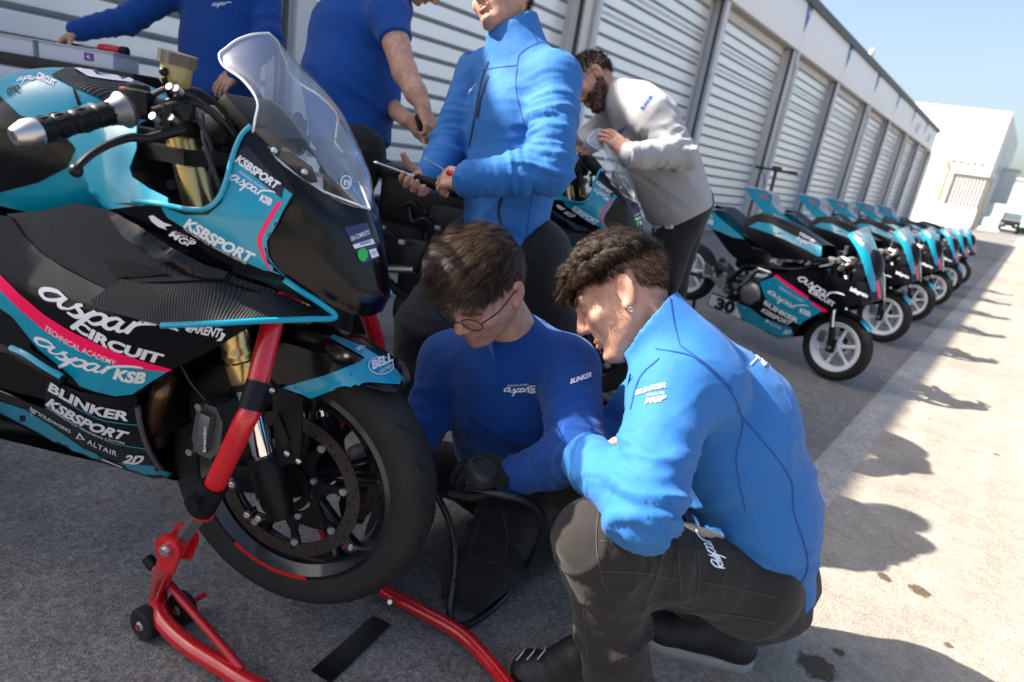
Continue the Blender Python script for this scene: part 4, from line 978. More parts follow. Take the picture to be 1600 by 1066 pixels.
# nose entry sticker
poly('entry_sticker', nose, [(537,356),(573,348),(592,402),(566,412)], 'vinyl_navy', 'nose', 0.0012, 8)
word('lettering', nose, 'DIA COMPLETO', [(548,377),(577,366)], (-1.5,-7), 'vinyl_white', 'nose', 0.02)
poly('name_field', nose, [(550,383),(581,373),(585,381),(553,389)], 'vinyl_white', 'nose', 0.0018, 5); word('lettering', nose, 'PADDOCK', [(562,384),(578,379)], (-1,-4), 'vinyl_navy', 'nose', 0.02, off=0.0025)
an = np.linspace(0, 2*math.pi, 16, endpoint=False); poly('green_dot', nose, [(566+8.0*math.cos(a), 398+10.5*math.sin(a)) for a in an], 'vinyl_green', 'nose', 0.0019, 5)
poly('code_field', nose, [(575,391),(586,388),(591,400),(580,404)], 'vinyl_white', 'nose', 0.0018, 5); word('lettering', nose, '2514', [(580,399),(587,397)], (-1,-5), 'vinyl_navy', 'nose', 0.0, off=0.0025)
# screen emblem
ring = [(540+9*math.cos(a), 285+11*math.sin(a)) for a in an]; ring2 = [(540+7.2*math.cos(a), 285+9*math.sin(a)) for a in an]
P_, T_ = fill2d(ring, 4, [ring2]); v_, f_ = laypix(P_, T_, BV['screen'], 0.0012); obj('emblem_ring', (v_, f_), 'vinyl_white', screen, 0)
word('emblem_letter', screen, 'n', [(536,290),(545,290)], (0,-12), 'vinyl_white', 'screen', 0.02)
# tank
poly('side_pad', tk, [(-60,140),(0,150),(30,180),(62,190),(82,195),(118,232),(105,262),(60,285),(0,300),(-80,310)], 'paint_black', 'tank', 0.0024, 12)
poly('tank_cover', tk, [(80,119),(100,109),(120,105),(160,106),(212,123),(232,148),(226,170),(180,170),(150,152),(118,138)], 'carbon', 'tank', 0.0026, 10)
poly('tank_sticker', tk, [(116,109),(150,108),(185,116),(208,127),(206,131),(170,127),(138,122)], 'vinyl_white', 'tank', 0.0036, 8)
word('lettering', tk, 'CIRCUIT', [(58,122),(85,136)], (3,-9), 'vinyl_white', 'tank', 0.04)
brush('team_word', tk, [(26,130),(45,126),(62,134)], (3,-8), 'vinyl_white', 'tank')
word('lettering', tk, 'OTO', [(12,150),(32,144)], (0,-11), 'matte_black', 'tank', 0.04, off=0.0024)
poly('seam', tk, [(114,140),(118,139),(128,165),(130,178),(126,178)], 'matte_black', 'tank', 0.0026, 5)
# dark strip on the shroud, fender
poly('dark_flash', shroud, [(180,318),(230,316),(262,318),(250,322),(215,323)], 'vinyl_black', 'shroud', 0.001, 6)
poly('teal_field', fe, [(440,606),(507,587),(562,567),(569,560),(515,529),(520,524),(565,542),(607,567),(630,592),(632,602),(575,598),(484,622)], 'vinyl_teal', 'fender', 0.0024)
ring = [(594+20*math.cos(a), 573+14*math.sin(a)) for a in an]; ring2 = [(594+18.6*math.cos(a), 573+12.8*math.sin(a)) for a in an]
P_, T_ = fill2d(ring, 4, [ring2]); v_, f_ = laypix(P_, T_, BV['fender'], 0.0034); obj('oval_ring', (v_, f_), 'vinyl_white', fe, 0)
word('lettering', fe, 'BELL', [(581,579),(613,565)], (-1.5,-13), 'vinyl_white', 'fender', 0.05, off=0.0036); word('lettering', fe, 'HELMETS', [(593,585),(614,574)], (-1,-5), 'vinyl_white', 'fender', 0.0, off=0.0036)
word('lettering', fe, 'BELL', [(560,550),(570,543)], (-6,-3), 'vinyl_white', 'fender', 0.03, off=0.0036)
# ------------------------------------------------------------------ red front stand under the foreground bike (bike frame coordinates, lowered to the ground)
def stand():
    st = empty('front_stand', BW*np.array([1, 1, 0]), BTH); tag(st, 'red tubular front paddock stand holding up the foreground motorcycle', 'paddock stand')
    off = np.array([0, 0, BW[2]])
    def g(px, py, z): p = onz(px, py, z)-BW*np.array([1, 1, 0]); return np.array([p@BX, p@BY, p[2]])
    def l(px, py, Y): return L(px, py, Y)+off
    base = [l(284, 838, -.235), l(262, 880, -.235), g(248, 925, .085), g(252, 965, .055), g(290, 1005, .045), g(345, 1040, .042), g(410, 1078, .040), np.array([0.22, -0.20, .040]), np.array([0.50, -0.28, .045]), np.array([0.66, -0.26, .05])]
    tb = obj('base_tube', [tube(cr_spline(base, 6), 0.0185, 14)], 'red_powder', st)
    base2 = [np.array([-0.10, 0.235, .22]), np.array([-0.06, 0.230, .09]), np.array([0.02, 0.215, .045]), g(600, 922, .032), g(650, 950, .032), g(720, 990, .032), g(765, 1035, .032), g(800, 1080, .036), np.array([0.60, -0.10, .04]), np.array([0.66, -0.26, .05])]
    obj('base_tube', [tube(cr_spline(base2, 6), 0.0165, 14)], 'red_powder', st)
    obj('handle_grip', [cyl((0.66, -0.26, .05), (0.72, -0.36, .07), 0.017, 14)], 'plastic_black', st)
    # upright on the near side
    up = [l(317, 805, -.236), l(328, 775, -.234), l(378, 668, -.225), l(392, 640, -.215), l(402, 600, -.195), l(422, 520, -.150), l(432, 470, -.120)]
    up = [up[0], up[1], up[2], up[3], up[4], up[5], up[6]]
    leg = obj('upright', [tube(cr_spline(up, 7), 0.0185, 16)], 'red_powder', st)
    up2 = [np.array([p[0]+0.02, -p[1], p[2]]) for p in up]
    obj('upright', [tube(cr_spline([np.array([-0.10, 0.236, .20])]+up2, 7), 0.0175, 16)], 'red_powder', st)
    obj('wear_sleeve', [tube([l(391, 640, -.217), l(397, 620, -.208), l(401, 606, -.200), l(404, 597, -.195)], [0.0200, 0.0205, 0.0205, 0.0200], 16)], 'plastic_black', leg)
    obj('top_pin_bar', [cyl(up[-1], np.array([up2[-1][0], up2[-1][1], up2[-1][2]]), 0.014, 12)], 'red_powder', st)
    # clamp with star knob, steel slider, pivot fork
    cl = obj('clamp_collar', [tube([l(314, 797, -.237), l(336, 757, -.233)], 0.0235, 16)], 'plastic_black', st)
    kc = l(305, 786, -.262); kn = [((0.016 if i % 2 == 0 else 0.0125)*math.cos(i*math.pi/6), (0.016 if i % 2 == 0 else 0.0125)*math.sin(i*math.pi/6)) for i in range(12)]
    obj('star_knob', [prism(kn, -0.009, 0.009, (1, 0, 0), (0, 0, 1), kc), cyl(kc, kc+np.array([0.02, 0.03, 0.01]), 0.006, 8)], 'plastic_black', cl)
    sl = obj('steel_slider', [tube([l(279, 850, -.236), l(322, 790, -.236)], 0.0135, 4)], 'dark_alloy', st)
    pv = l(277, 846, -.236)
    for s in (-1, 1):
        c = pv+np.array([0, s*0.021, 0])
        obj('pivot_cheek', [prism([(0.026*math.cos(a), 0.026*math.sin(a)) for a in np.linspace(-0.3, math.pi+0.3, 12)]+[(-0.012, -0.05), (0.012, -0.05)], -0.004, 0.004, (1, 0, 0), (0, 0, 1), c)], 'red_powder', st)
    obj('pivot_bolt', [cyl(pv+np.array([0, -0.036, 0]), pv+np.array([0, 0.034, 0]), 0.007, 6), cyl(pv+np.array([0, -0.032, 0]), pv+np.array([0, -0.026, 0]), 0.011, 12)], 'alloy', st)
    # tipping rod
    r0, r1 = onz(240, 884, .165), onz(378, 1046, .052)
    tl = lambda p: np.array([(p-BW)@BX, (p-BW)@BY, p[2]])
    r0, r1 = tl(r0), tl(r1); d = _n(r0-r1)
    rod = obj('tipping_rod', [cyl(r1, r0, 0.0085, 12)], 'red_powder', st); obj('rod_cap', [cyl(r0-d*0.004, r0+d*0.022, 0.0115, 12)], 'plastic_black', rod)
    obj('bracket_bolt', [cyl(g(614, 938, .045), g(614, 938, .045)+np.array([0.0, -0.02, 0.01]), 0.006, 8)], 'alloy', st)
    for (px, py) in ((228, 974), (285, 950)):
        c = g(px, py, 0.036); c[2] = 0.037
        w = obj('stand_wheel', [lathe([(0.012, -0.014), (0.030, -0.015), (0.036, -0.011), (0.037, 0), (0.036, 0.011), (0.030, 0.015), (0.012, 0.014)], c, (0.25, 1, 0), 28, closed_prof=True)], 'rubber', st)
        obj('wheel_hub', [lathe([(0, -0.0165), (0.008, -0.0165), (0.012, -0.012), (0.027, -0.0125), (0.028, 0.0125), (0, 0.0125)], c, (0.25, 1, 0), 20)], 'grey_plastic', w)
        obj('wheel_axle', [cyl(c+np.array([-0.005, -0.019, 0]), c+np.array([0.014, 0.055, 0]), 0.006, 8)], 'red_powder', w)
    return st
stand()
tp = [onz(485, 1050)+[0, 0, 0.004], onz(516, 1070)+[0, 0, 0.004], onz(611, 978)+[0, 0, 0.004], onz(583, 964)+[0, 0, 0.004]]
mat('tape_black', (0.006, 0.006, 0.007), 0.35, var=0.3, vscale=30)
tag(obj('floor_tape', (np.array(tp), [(0, 1, 2, 3)]), 'tape_black', smooth=0), 'strip of black tape stuck on the asphalt between the stand tubes', 'tape')
# ------------------------------------------------------------------ second motorcycle of the same kind, its lower fairings taken off
bike2 = copy_tree(bike, None, skip=('side_fairing', 'belly_pan', 'belly_keel', 'belly_front_edge', 'foot_guard', 'tail_fairing', 'tail_side', 'entry_sticker'))
bike2.location = (-1.36, 2.41, 0.086); bike2.rotation_euler = (0, 0, R_(19.0))
tag(bike2, 'half stripped race motorcycle with bare engine standing behind the man in the softshell jacket', 'motorcycle', 'full size race motorcycles')
bx2 = [bbox((-0.80, 0, 0.70), (0.52, 0.24, 0.24), 0.05), bbox((-0.62, 0, 0.62), (0.35, 0.30, 0.22), 0.06)]
obj('gearbox_case', [bbox((-0.68, 0, 0.40), (0.50, 0.24, 0.30), 0.06)], 'black_metal', bike2); obj('shock_cover', [bbox((-0.98, 0, 0.52), (0.34, 0.20, 0.34), 0.06)], 'plastic_black', bike2); obj('under_tray', [bbox((-0.62, 0, 0.20), (0.62, 0.26, 0.14), 0.05)], 'plastic_black', bike2)
obj('airbox_cover', bx2[:1], 'matte_black', bike2); obj('frame_cover', bx2[1:], 'matte_black', bike2)
for k in range(9):
    q = np.array([-0.55-0.09*k, -0.10-0.02*(k % 3), 0.50+0.05*(k % 4)]); obj('loom', [tube(cr_spline([q, q+[-0.05, -0.04, 0.05], q+[-0.12, -0.01, 0.02], q+[-0.16, 0.02, 0.09]], 5), 0.006+0.002*(k % 2), 8)], 'hose_rubber', bike2)
    obj('connector', [bbox(q+[0.02, -0.03, 0.02], (0.03, 0.02, 0.02), 0.004)], ['plastic_black', 'grey_plastic', 'dark_alloy'][k % 3], bike2)
for c in bike2.children:
    if c.name.startswith('windscreen'): c.data = c.data.copy(); c.data.materials[0] = MAT['acrylic_painted_sheen']
    if c.name.startswith('fuel_tank'):
        c.data = c.data.copy(); c.data.materials[0] = MAT['matte_black']
bs = empty('bike_stand', (-1.36, 2.41, 0.0), R_(19.0)); tag(bs, 'red tubular paddock stand under the half stripped motorcycle', 'paddock stand')
for s in (-1, 1):
    obj('stand_arm', [tube(cr_spline([(-1.38, s*0.16, 0.21), (-1.40, s*0.19, 0.02), (-1.65, s*0.15, 0.02), (-1.95, 0, 0.03)], 5), 0.014, 10)], 'red_powder', bs)
    obj('front_arm', [tube(cr_spline([(-0.06, s*0.12, 0.70), (-0.03, s*0.19, 0.40), (-0.10, s*0.21, 0.015), (0.10, s*0.16, 0.015), (0.22, 0, 0.02)], 5), 0.014, 10)], 'black_metal', bs)
# ------------------------------------------------------------------ small race bikes parked in a row
def set_frame(W, th):
    global BW, BTH, BX, BY, CAML
    BW = np.asarray(W, float); BTH = th
    BX = np.array([math.cos(th), math.sin(th), 0]); BY = np.array([-math.sin(th), math.cos(th), 0]); CAML = tol(CC)
mat('rim_white', (0.78, 0.78, 0.80), 0.35, coat=0.3)
mat('cast_alloy', (0.24, 0.24, 0.24), 0.4, 0.85, var=0.2, vscale=25)
set_frame((-0.699, 4.353, 0.0), R_(-14))
big = bike
mini = empty('small_race_bike', BW, BTH); bike = mini
RH = np.array([-1.19, 0, 0.393])
def mini_wheel(name, c, wid):
    R, rr = 0.217, 0.152; Y = (0, 1, 0); w = wid
    tpp = [(rr-0.002, -w*0.72), (rr+0.02, -w), (R-0.022, -w*0.95), (R-0.008, -w*0.6), (R, 0)]; tpp += [(r, -h) for r, h in tpp[-2::-1]]
    rp = [(rr+0.006, -w*0.8), (rr-0.012, -w*0.7), (rr-0.018, 0), (rr-0.012, w*0.7), (rr+0.006, w*0.8), (rr-0.002, w*0.86), (rr-0.024, w*0.6), (rr-0.03, 0), (rr-0.024, -w*0.6), (rr-0.002, -w*0.86)]
    wh = obj(name, lathe(rp, c, Y, 48, closed_prof=True), 'rim_white', bike, 30)
    obj('tyre', lathe(tpp, c, Y, 56), 'rubber', wh, 60)
    for k in range(6):
        a = 2*math.pi*k/6+0.3; d = np.array([math.cos(a), 0, math.sin(a)])
        obj('spoke', [tube([np.asarray(c)+d*0.02, np.asarray(c)+d*0.08, np.asarray(c)+d*(rr-0.02)], [0.016, 0.010, 0.013], 8)], 'rim_white', wh)
    obj('hub', [cyl(np.asarray(c)+[0, -0.045, 0], np.asarray(c)+[0, 0.045, 0], 0.027, 18)], 'rim_white', wh)
    obj('brake_disc', [lathe([(0.066, -0.002), (0.095, -0.002), (0.095, 0.002), (0.066, 0.002)], np.asarray(c)+[0, 0.045, 0], Y, 32, closed_prof=True)], 'alloy', wh)
    return wh
mini_wheel('front_wheel', (0, 0, 0.217), 0.039); mini_wheel('rear_wheel', RH, 0.055)
for s in (-1, 1):
    fk = bp('fork_leg', [cyl((0.005, s*0.075, 0.20), (-0.03, s*0.075, 0.34), 0.020, 12), bbox((0.0, s*0.078, 0.23), (0.05, 0.025, 0.09), 0.008)], 'black_metal')
    obj('fork_tube', [cyl((-0.03, s*0.075, 0.33), (-0.06, s*0.075, 0.46), 0.0155, 12)], 'chrome', fk); obj('fork_sleeve', [cyl((-0.06, s*0.075, 0.45), (-0.14, s*0.075, 0.74), 0.021, 12)], 'black_metal', fk)
    obj('axle_bolt', [cyl((0.0, s*0.09, 0.217), (0.0, s*0.105, 0.217), 0.012, 10)], 'alloy', fk)
    bp('swingarm', [tube([(-0.80, s*0.085, 0.42), (-1.0, s*0.09, 0.40), (-1.22, s*0.085, 0.393)], [0.03, 0.026, 0.02], 10, squash=0.6)], 'black_metal')
    bp('frame_spar', [tube([(-0.17, s*0.05, 0.70), (-0.36, s*0.10, 0.62), (-0.70, s*0.10, 0.56), (-0.80, s*0.09, 0.42), (-0.74, s*0.09, 0.33)], [0.028, 0.03, 0.03, 0.032, 0.025], 10, squash=0.55)], 'black_metal')
    rsb = bp('footrest_bracket', [prism([(-0.93,0.50),(-0.88,0.42),(-0.80,0.47),(-0.79,0.37),(-0.83,0.36),(-0.89,0.40),(-0.97,0.42)], -0.005, 0.005, (1,0,0), (0,0,1), (0, s*0.135, 0))], 'alloy')
    obj('heel_guard', [prism([(-1.0,0.52),(-0.90,0.47),(-0.92,0.41),(-0.98,0.43)], -0.004, 0.004, (1,0,0), (0,0,1), (0, s*0.142, 0))], 'cast_alloy', rsb)
    obj('footrest', [cyl((-0.93, s*0.14, 0.42), (-0.94, s*0.20, 0.425), 0.010, 10)], 'alloy', rsb)
    hb = bp('handlebar', [cyl((-0.13, s*0.06, 0.73), (-0.16, s*0.13, 0.725), 0.010, 10)], 'alloy')
    obj('grip', [cyl((-0.155, s*0.12, 0.726), (-0.20, s*0.225, 0.715), 0.0155, 14)], 'plastic_black', hb)
    obj('lever', [tube(cr_spline([(-0.13, s*0.10, 0.72), (-0.12, s*0.15, 0.71), (-0.15, s*0.22, 0.69)], 4), 0.006, 8)], 'alloy', hb)
    obj('lever_clamp', [bbox((-0.135, s*0.11, 0.735), (0.045, 0.04, 0.035), 0.006), cyl((-0.11, s*0.10, 0.745), (-0.08, s*0.14, 0.74), 0.012, 10)], 'cast_alloy', hb)
bp('engine', [bbox((-0.56, 0, 0.36), (0.34, 0.20, 0.22), 0.04), bbox((-0.44, 0, 0.50), (0.16, 0.17, 0.22), 0.03, rotm((0, 1, 0), -0.4))], 'black_metal')
ec = bp('engine_cover', [lathe([(0, 0.045), (0.055, 0.043), (0.075, 0.028), (0.08, 0)], (-0.60, -0.095, 0.39), (0, -1, 0), 28)], 'cast_alloy')
for k in range(8): obj('cover_bolt', [cyl((-0.62+0.09*math.cos(k*0.8), -0.10, 0.37+0.09*math.sin(k*0.8)), (-0.62+0.09*math.cos(k*0.8), -0.125, 0.37+0.09*math.sin(k*0.8)), 0.010, 8)], 'alloy', ec)
bp('kick_lever', [tube(cr_spline([(-0.66, -0.14, 0.45), (-0.60, -0.155, 0.54), (-0.56, -0.16, 0.57)], 4), 0.009, 8), cyl((-0.57, -0.16, 0.572), (-0.47, -0.165, 0.565), 0.012, 10)], 'alloy')
bp('steering_clamp', [bbox((-0.11, 0, 0.735), (0.06, 0.16, 0.028), 0.008), bbox((-0.05, 0, 0.70), (0.05, 0.10, 0.06), 0.012)], 'black_metal')
for k, (x, y, z, dx, dz) in enumerate(((-0.12, -0.07, 0.75, 0.03, 0.02), (-0.09, -0.09, 0.76, 0.05, -0.01), (-0.06, -0.08, 0.72, 0.04, 0.03), (-0.10, -0.05, 0.78, 0.0, 0.05), (-0.04, -0.09, 0.66, 0.03, -0.04), (-0.08, -0.10, 0.69, 0.02, 0.04), (-0.13, 0.08, 0.75, 0.04, 0.01), (-0.01, -0.07, 0.70, 0.03, 0.02))):
    bp('fitting', [cyl((x, y, z), (x+dx, y-0.012, z+dz), 0.010+0.003*(k % 3), 10)], 'alloy' if k % 3 else 'cast_alloy')
bp('nose_inner_shadow_caster', [sphere((0.035, 0, 0.70), 0.10, 16, 10, (0.85, 0.92, 1.45))], 'matte_black')  # black nose interior, added as a solid so the nose casts a full shadow
bp('dash_unit', [bbox((-0.02, 0, 0.83), (0.03, 0.10, 0.07), 0.01, rotm((0, 1, 0), -0.6))], 'plastic_black')
bp('inner_frame', [bbox((-0.33, 0, 0.58), (0.3, 0.14, 0.14), 0.03), bbox((-0.72, 0, 0.60), (0.2, 0.12, 0.16), 0.03)], 'plastic_black')
# bodywork from outlines
mtank = bp('fuel_tank', panel([(1159,356,-.10),(1166,344,-.07),(1176,337,-.05),(1190,334,-.045),(1200,337,-.05),(1237,350,-.05),(1256,363,-.06),(1284,384,-.085),(1285,400,-.10),(1276,409,-.115),(1209,404,-.125),(1195,392,-.125),(1170,372,-.12)], [(1210,370,-.135),(1245,385,-.132)], step=7, mirror=True), 'matte_black', smooth=60)
tr_ = np.array([L(*q) for q in [(1166,344,-.07),(1176,337,-.05),(1190,334,-.045),(1200,337,-.05),(1237,350,-.05),(1256,363,-.06),(1284,384,-.085)]]); rw_ = np.stack([tr_, tr_*[1,0,1]+[0,0,0.006], tr_*[1,-1,1]], 1)
bp('tank_top', loft(rw_, 3, 4), 'matte_black', smooth=60)
bp('seat', [loft(np.stack([np.array([L(*q)+[0, 0.10*j, 0] for q in [(1114,326,-.10),(1122,321,-.10),(1140,336,-.10),(1158,353,-.10)]]) for j in (0, 0.3, 1, 1.7, 2)]), 3, 3), ], 'plastic_black')
tail = bp('tail_fairing', panel([(1044,275,-.05),(1089,288,-.07),(1092,310,-.08),(1111,329,-.10),(1135,350,-.10),(1164,374,-.11),(1147,371,-.115),(1111,356,-.115),(1088,340,-.11),(1070,318,-.09),(1052,292,-.06)], [(1100,340,-.118)], step=7, mirror=True), 'paint_teal', smooth=60)
tt = np.array([L(*q) for q in [(1044,275,-.05),(1089,288,-.07),(1092,310,-.08),(1111,329,-.10)]]); bp('seat_hump', loft(np.stack([tt, tt*[1,0.3,1]+[0,0,0.01], tt*[1,-0.3,1]+[0,0,0.01], tt*[1,-1,1]], 1), 4, 3), 'grey_plastic', smooth=60)
bp('subframe_cover', panel([(1111,357,-.112),(1147,372,-.112),(1166,377,-.11),(1184,400,-.11),(1156,410,-.10),(1142,398,-.10),(1130,383,-.105)], step=7, mirror=True), 'matte_black', smooth=60)
mside = bp('side_fairing', panel([(1185,440,-.155),(1209,430,-.155),(1247,421,-.15),(1271,421,-.15),(1290,427,-.152),(1313,433,-.145),(1335,440,-.135),(1352,440,-.115),(1366,456,-.07),(1374,466,-.03),(1366,472,-.07),(1357,476,-.10),(1325,479,-.125),(1294,487,-.14),(1275,493,-.15),(1256,502,-.15),(1247,514,-.14),(1236,528,-.10),(1218,529,-.08),(1159,500,-.08),(1105,477,-.08),(1112,457,-.12),(1150,471,-.125),(1171,478,-.13),(1194,466,-.15)], [(1240,460,-.175),(1290,455,-.165),(1200,495,-.12)], step=7, mirror=True), 'paint_black', smooth=60)
nr = [[(1357,354,0),(1345,357,-.05),(1333,363,-.085),(1323,366,-.10)], [(1364,376,0),(1354,376,-.055),(1345,384,-.095),(1338,391,-.115)], [(1371,405,0),(1363,408,-.055),(1356,411,-.095),(1350,412,-.12)], [(1375,432,0),(1368,434,-.05),(1361,434,-.09),(1355,434,-.12)], [(1377,452,0),(1373,455,-.035),(1367,455,-.065),(1358,452,-.11)], [(1376,468,0),(1374,470,-.025),(1369,471,-.055),(1361,470,-.095)]]
mnose = bp('nose_fairing', half_loft(nr[3:], 4, 4), 'paint_black', smooth=60)
band = [[(1333,362,-.078),(1329,364,-.088),(1324,367,-.098)],[(1350,381,-.075),(1346,385,-.092),(1339,390,-.112)],[(1362,408,-.065),(1356,411,-.095),(1349,413,-.121)],[(1367,434,-.06),(1362,435,-.09),(1355,434,-.121)],[(1372,455,-.04),(1367,456,-.066),(1362,456,-.09)]]
A_ = np.array([[L(*q) for q in r] for r in band]); V_, F_c = loft(A_, 4, 3); bp('nose_band', both(orient_sheet(V_, F_c, 0.003)), 'paint_teal', smooth=60)
bp('nose_side', both(orient_sheet(*loft(np.array([[L(1349,413,-.120), L(1352,425,-.122), L(1355,434,-.122)], [L(1335,412,-.125), L(1338,428,-.135), L(1340,440,-.135)]]), 3, 3), 0.003)), 'paint_black', smooth=60)
msc = bp('windscreen', half_loft([r[:3] for r in nr[:4]], 4, 4, 0.0025), 'acrylic_painted_sheen', smooth=60)
bp('front_fender', [loft(np.array([[(math.cos(a)*0.236-0.0, y, 0.217+math.sin(a)*(0.236-abs(y)*0.3)) for y in (-0.055, -0.03, 0, 0.03, 0.055)] for a in np.linspace(R_(62), R_(140), 8)]), 3, 3)], 'matte_black', smooth=60)
bp('fender_tip', [loft(np.array([[(math.cos(a)*0.238-0.0, y, 0.217+math.sin(a)*(0.238-abs(y)*0.3)) for y in (-0.05, -0.025, 0, 0.025, 0.05)] for a in np.linspace(R_(44), R_(64), 4)]), 3, 3)], 'paint_teal', smooth=60)
bp('brake_caliper', [bbox((-0.085, -0.05, 0.26), (0.035, 0.035, 0.07), 0.008)], 'dark_alloy')
# print on the bodywork
BV = {'side': bvh_of([mside]), 'tank': bvh_of([mtank]), 'tail': bvh_of([tail]), 'nose': bvh_of([o for o in bike.children if o.name.startswith(('nose_band', 'nose_fairing'))])}
poly('teal_field', mside, [(1187,441),(1210,432),(1230,446),(1262,466),(1285,486),(1256,502),(1250,508),(1215,487),(1196,466)], 'vinyl_teal', 'side', 0.001, 6)
poly('teal_field', mside, [(1150,473),(1170,480),(1192,497),(1236,512),(1240,522),(1236,528),(1218,529),(1159,500)], 'vinyl_teal', 'side', 0.001, 6)
poly('pink_stripe', mside, [(1209,431),(1214,429),(1238,446),(1264,464),(1262,468),(1235,451)], 'pink_line', 'side', 0.0016, 5); poly('pink_stripe', mside, [(1266,473),(1270,471),(1293,485),(1288,489)], 'pink_line', 'side', 0.0016, 5)
brush('team_word', mside, [(1246,440),(1270,453),(1290,465),(1318,470)], (2.5,-12), 'vinyl_white', 'side')
word('lettering', mside, 'CIRCUIT', [(1263,456),(1280,466),(1303,480)], (2,-7), 'vinyl_white', 'side', 0.045)
brush('team_word', mside, [(1199,459),(1220,472),(1240,483),(1262,484)], (2,-8), 'vinyl_white', 'side')
word('lettering', mside, 'TECHNICAL ACADEMY', [(1217,451),(1256,474)], (1.2,-4), 'vinyl_white', 'side', 0)
word('lettering', mside, 'KSB', [(1249,488),(1266,495)], (2,-7), 'vinyl_white', 'side', 0.05)
word('lettering', mside, 'BLINKER', [(1193,475),(1215,489),(1246,505)], (1.5,-7), 'vinyl_white', 'side', 0.045, 0.1, 1.2)
word('lettering', mside, 'KSBSPORT', [(1189,486),(1212,499),(1236,509)], (2.5,-6), 'vinyl_white', 'side', 0.045, 0.3)
word('lettering', mside, 'ALTAIR', [(1203,507),(1221,516)], (1,-4.5), 'vinyl_white', 'side', 0.01)
poly('triangle_mark', mside, [(1196,503),(1199,498),(1203,505)], 'vinyl_white', 'side', 0.0016, 3)
word('lettering', mside, '2D', [(1223,521),(1236,522)], (1.5,-6), 'vinyl_white', 'side', 0.05, 0.3)
word('lettering', mside, 'Infopress', [(1328,454),(1356,466)], (1,-7), 'vinyl_white', 'side', 0.02, 0.3)
poly('teal_field', mtank, [(1170,354),(1184,347),(1205,350),(1237,367),(1284,386),(1283,404),(1258,390),(1228,375),(1200,364)], 'vinyl_teal', 'tank', 0.0012, 6)
brush('team_word', mtank, [(1244,375),(1268,387)], (2,-6), 'vinyl_white', 'tank', 0.002); word('lettering', mtank, 'KSBSPORT', [(1249,367),(1273,381)], (2,-4.5), 'vinyl_white', 'tank', 0.03)
brush('team_word', tail, [(1094,334),(1112,345)], (2,-7), 'vinyl_white', 'tail'); word('lettering', tail, 'KSB', [(1103,347),(1114,352)], (1.5,-7), 'vinyl_white', 'tail', 0.05)
nb = [o for o in bike.children if o.name.startswith('nose_band')][-1]
word('lettering', nb, 'KSBSPORT', [(1333,370),(1347,386)], (4,-4), 'vinyl_white', 'nose', 0.04); poly('pink_stripe', tail, [(1072,290),(1086,296),(1086,300),(1070,293)], 'pink_line', 'tail', 0.0014, 4)
poly('pink_stripe', nb, [(1368,440),(1373,438),(1376,466),(1372,466)], 'pink_line', 'nose', 0.0014, 4)
bike = big
# rear stands and the row
mstand = obj('rear_stand', [tube(cr_spline([(-1.20, s*0.13, 0.37), (-1.22, s*0.17, 0.12), (-1.22, s*0.18, 0.02), (-1.45, s*0.15, 0.02), (-1.62, 0.0, 0.03)], 5), 0.012, 10) for s in (-1, 1)]+[cyl((-1.2, -0.14, 0.375), (-1.2, 0.14, 0.375), 0.010, 8)], 'black_metal')
mstand.location = BW; mstand.rotation_euler = (0, 0, BTH)
names = ['small teal and black race bike nearest the camera, wearing number 30', 'second small race bike in the parked row, just behind number 30', 'third small race bike in the parked row, counted from number 30', 'fourth small race bike in the parked row, counted from number 30', 'fifth small race bike in the parked row, next to the last', 'farthest small race bike at the far end of the parked row']
ys = [0, 1.72, 3.30, 4.95, 6.70, 8.35]
first = mini
for i, dy in enumerate(ys):
    b = first if i == 0 else copy_tree(first); sd = mstand if i == 0 else mstand.copy()
    if i: COL.objects.link(sd)
    for o in (b, sd): o.location = (BW[0]+random.uniform(-.02, .02)*(i > 0), BW[1]+dy, 0); o.rotation_euler = (0, 0, BTH+R_(random.uniform(-4, 4))*(i > 0))
    tag(b, names[i], 'motorcycle', 'small race bikes parked in a row'); tag(sd, 'black rear stand under the '+['nearest small race bike, number 30', 'second small race bike', 'third small race bike', 'fourth small race bike', 'fifth small race bike', 'farthest small race bike'][i], 'paddock stand', 'rear stands under the small race bikes')
# number plate only on the first bike
bike = mini
BV['side'] = bvh_of([mside])
poly('number_plate', mside, [(1112,459),(1149,473),(1159,499),(1107,476)], 'vinyl_white', 'side', 0.0012, 6)
word('race_number', mside, '30', [(1116,481),(1147,490)], (4,-17), 'vinyl_black', 'side', 0.06, 0.05, 1.0, 0.003)
bike = big
# electric scooter by the shutters
sc = empty('kick_scooter', atd(1213, 265, 6.3)*np.array([1, 1, 0]), -0.93); tag(sc, 'dark folding electric scooter standing upright by the shutters behind the small bikes', 'scooter')
mat('scooter_grey', (0.02, 0.021, 0.023), 0.4)
obj('stem', [cyl((0.06, 0, 0.18), (0.0, 0, 1.24), 0.017, 12)], 'scooter_grey', sc)
obj('handlebar', [cyl((0, -0.20, 1.245), (0, 0.20, 1.245), 0.010, 10), cyl((0, -0.21, 1.245), (0, -0.12, 1.245), 0.015, 10), cyl((0, 0.12, 1.245), (0, 0.21, 1.245), 0.015, 10), bbox((0.01, 0, 1.262), (0.05, 0.09, 0.04), 0.01)], 'scooter_grey', sc)
obj('deck', [bbox((-0.48, 0, 0.13), (0.75, 0.15, 0.06), 0.015)], 'scooter_grey', sc)
obj('brake_cable', [tube(cr_spline([(0.0, -0.13, 1.23), (0.05, -0.08, 1.05), (0.07, -0.02, 0.6), (0.07, 0, 0.3)], 5), 0.004, 6)], 'scooter_grey', sc)
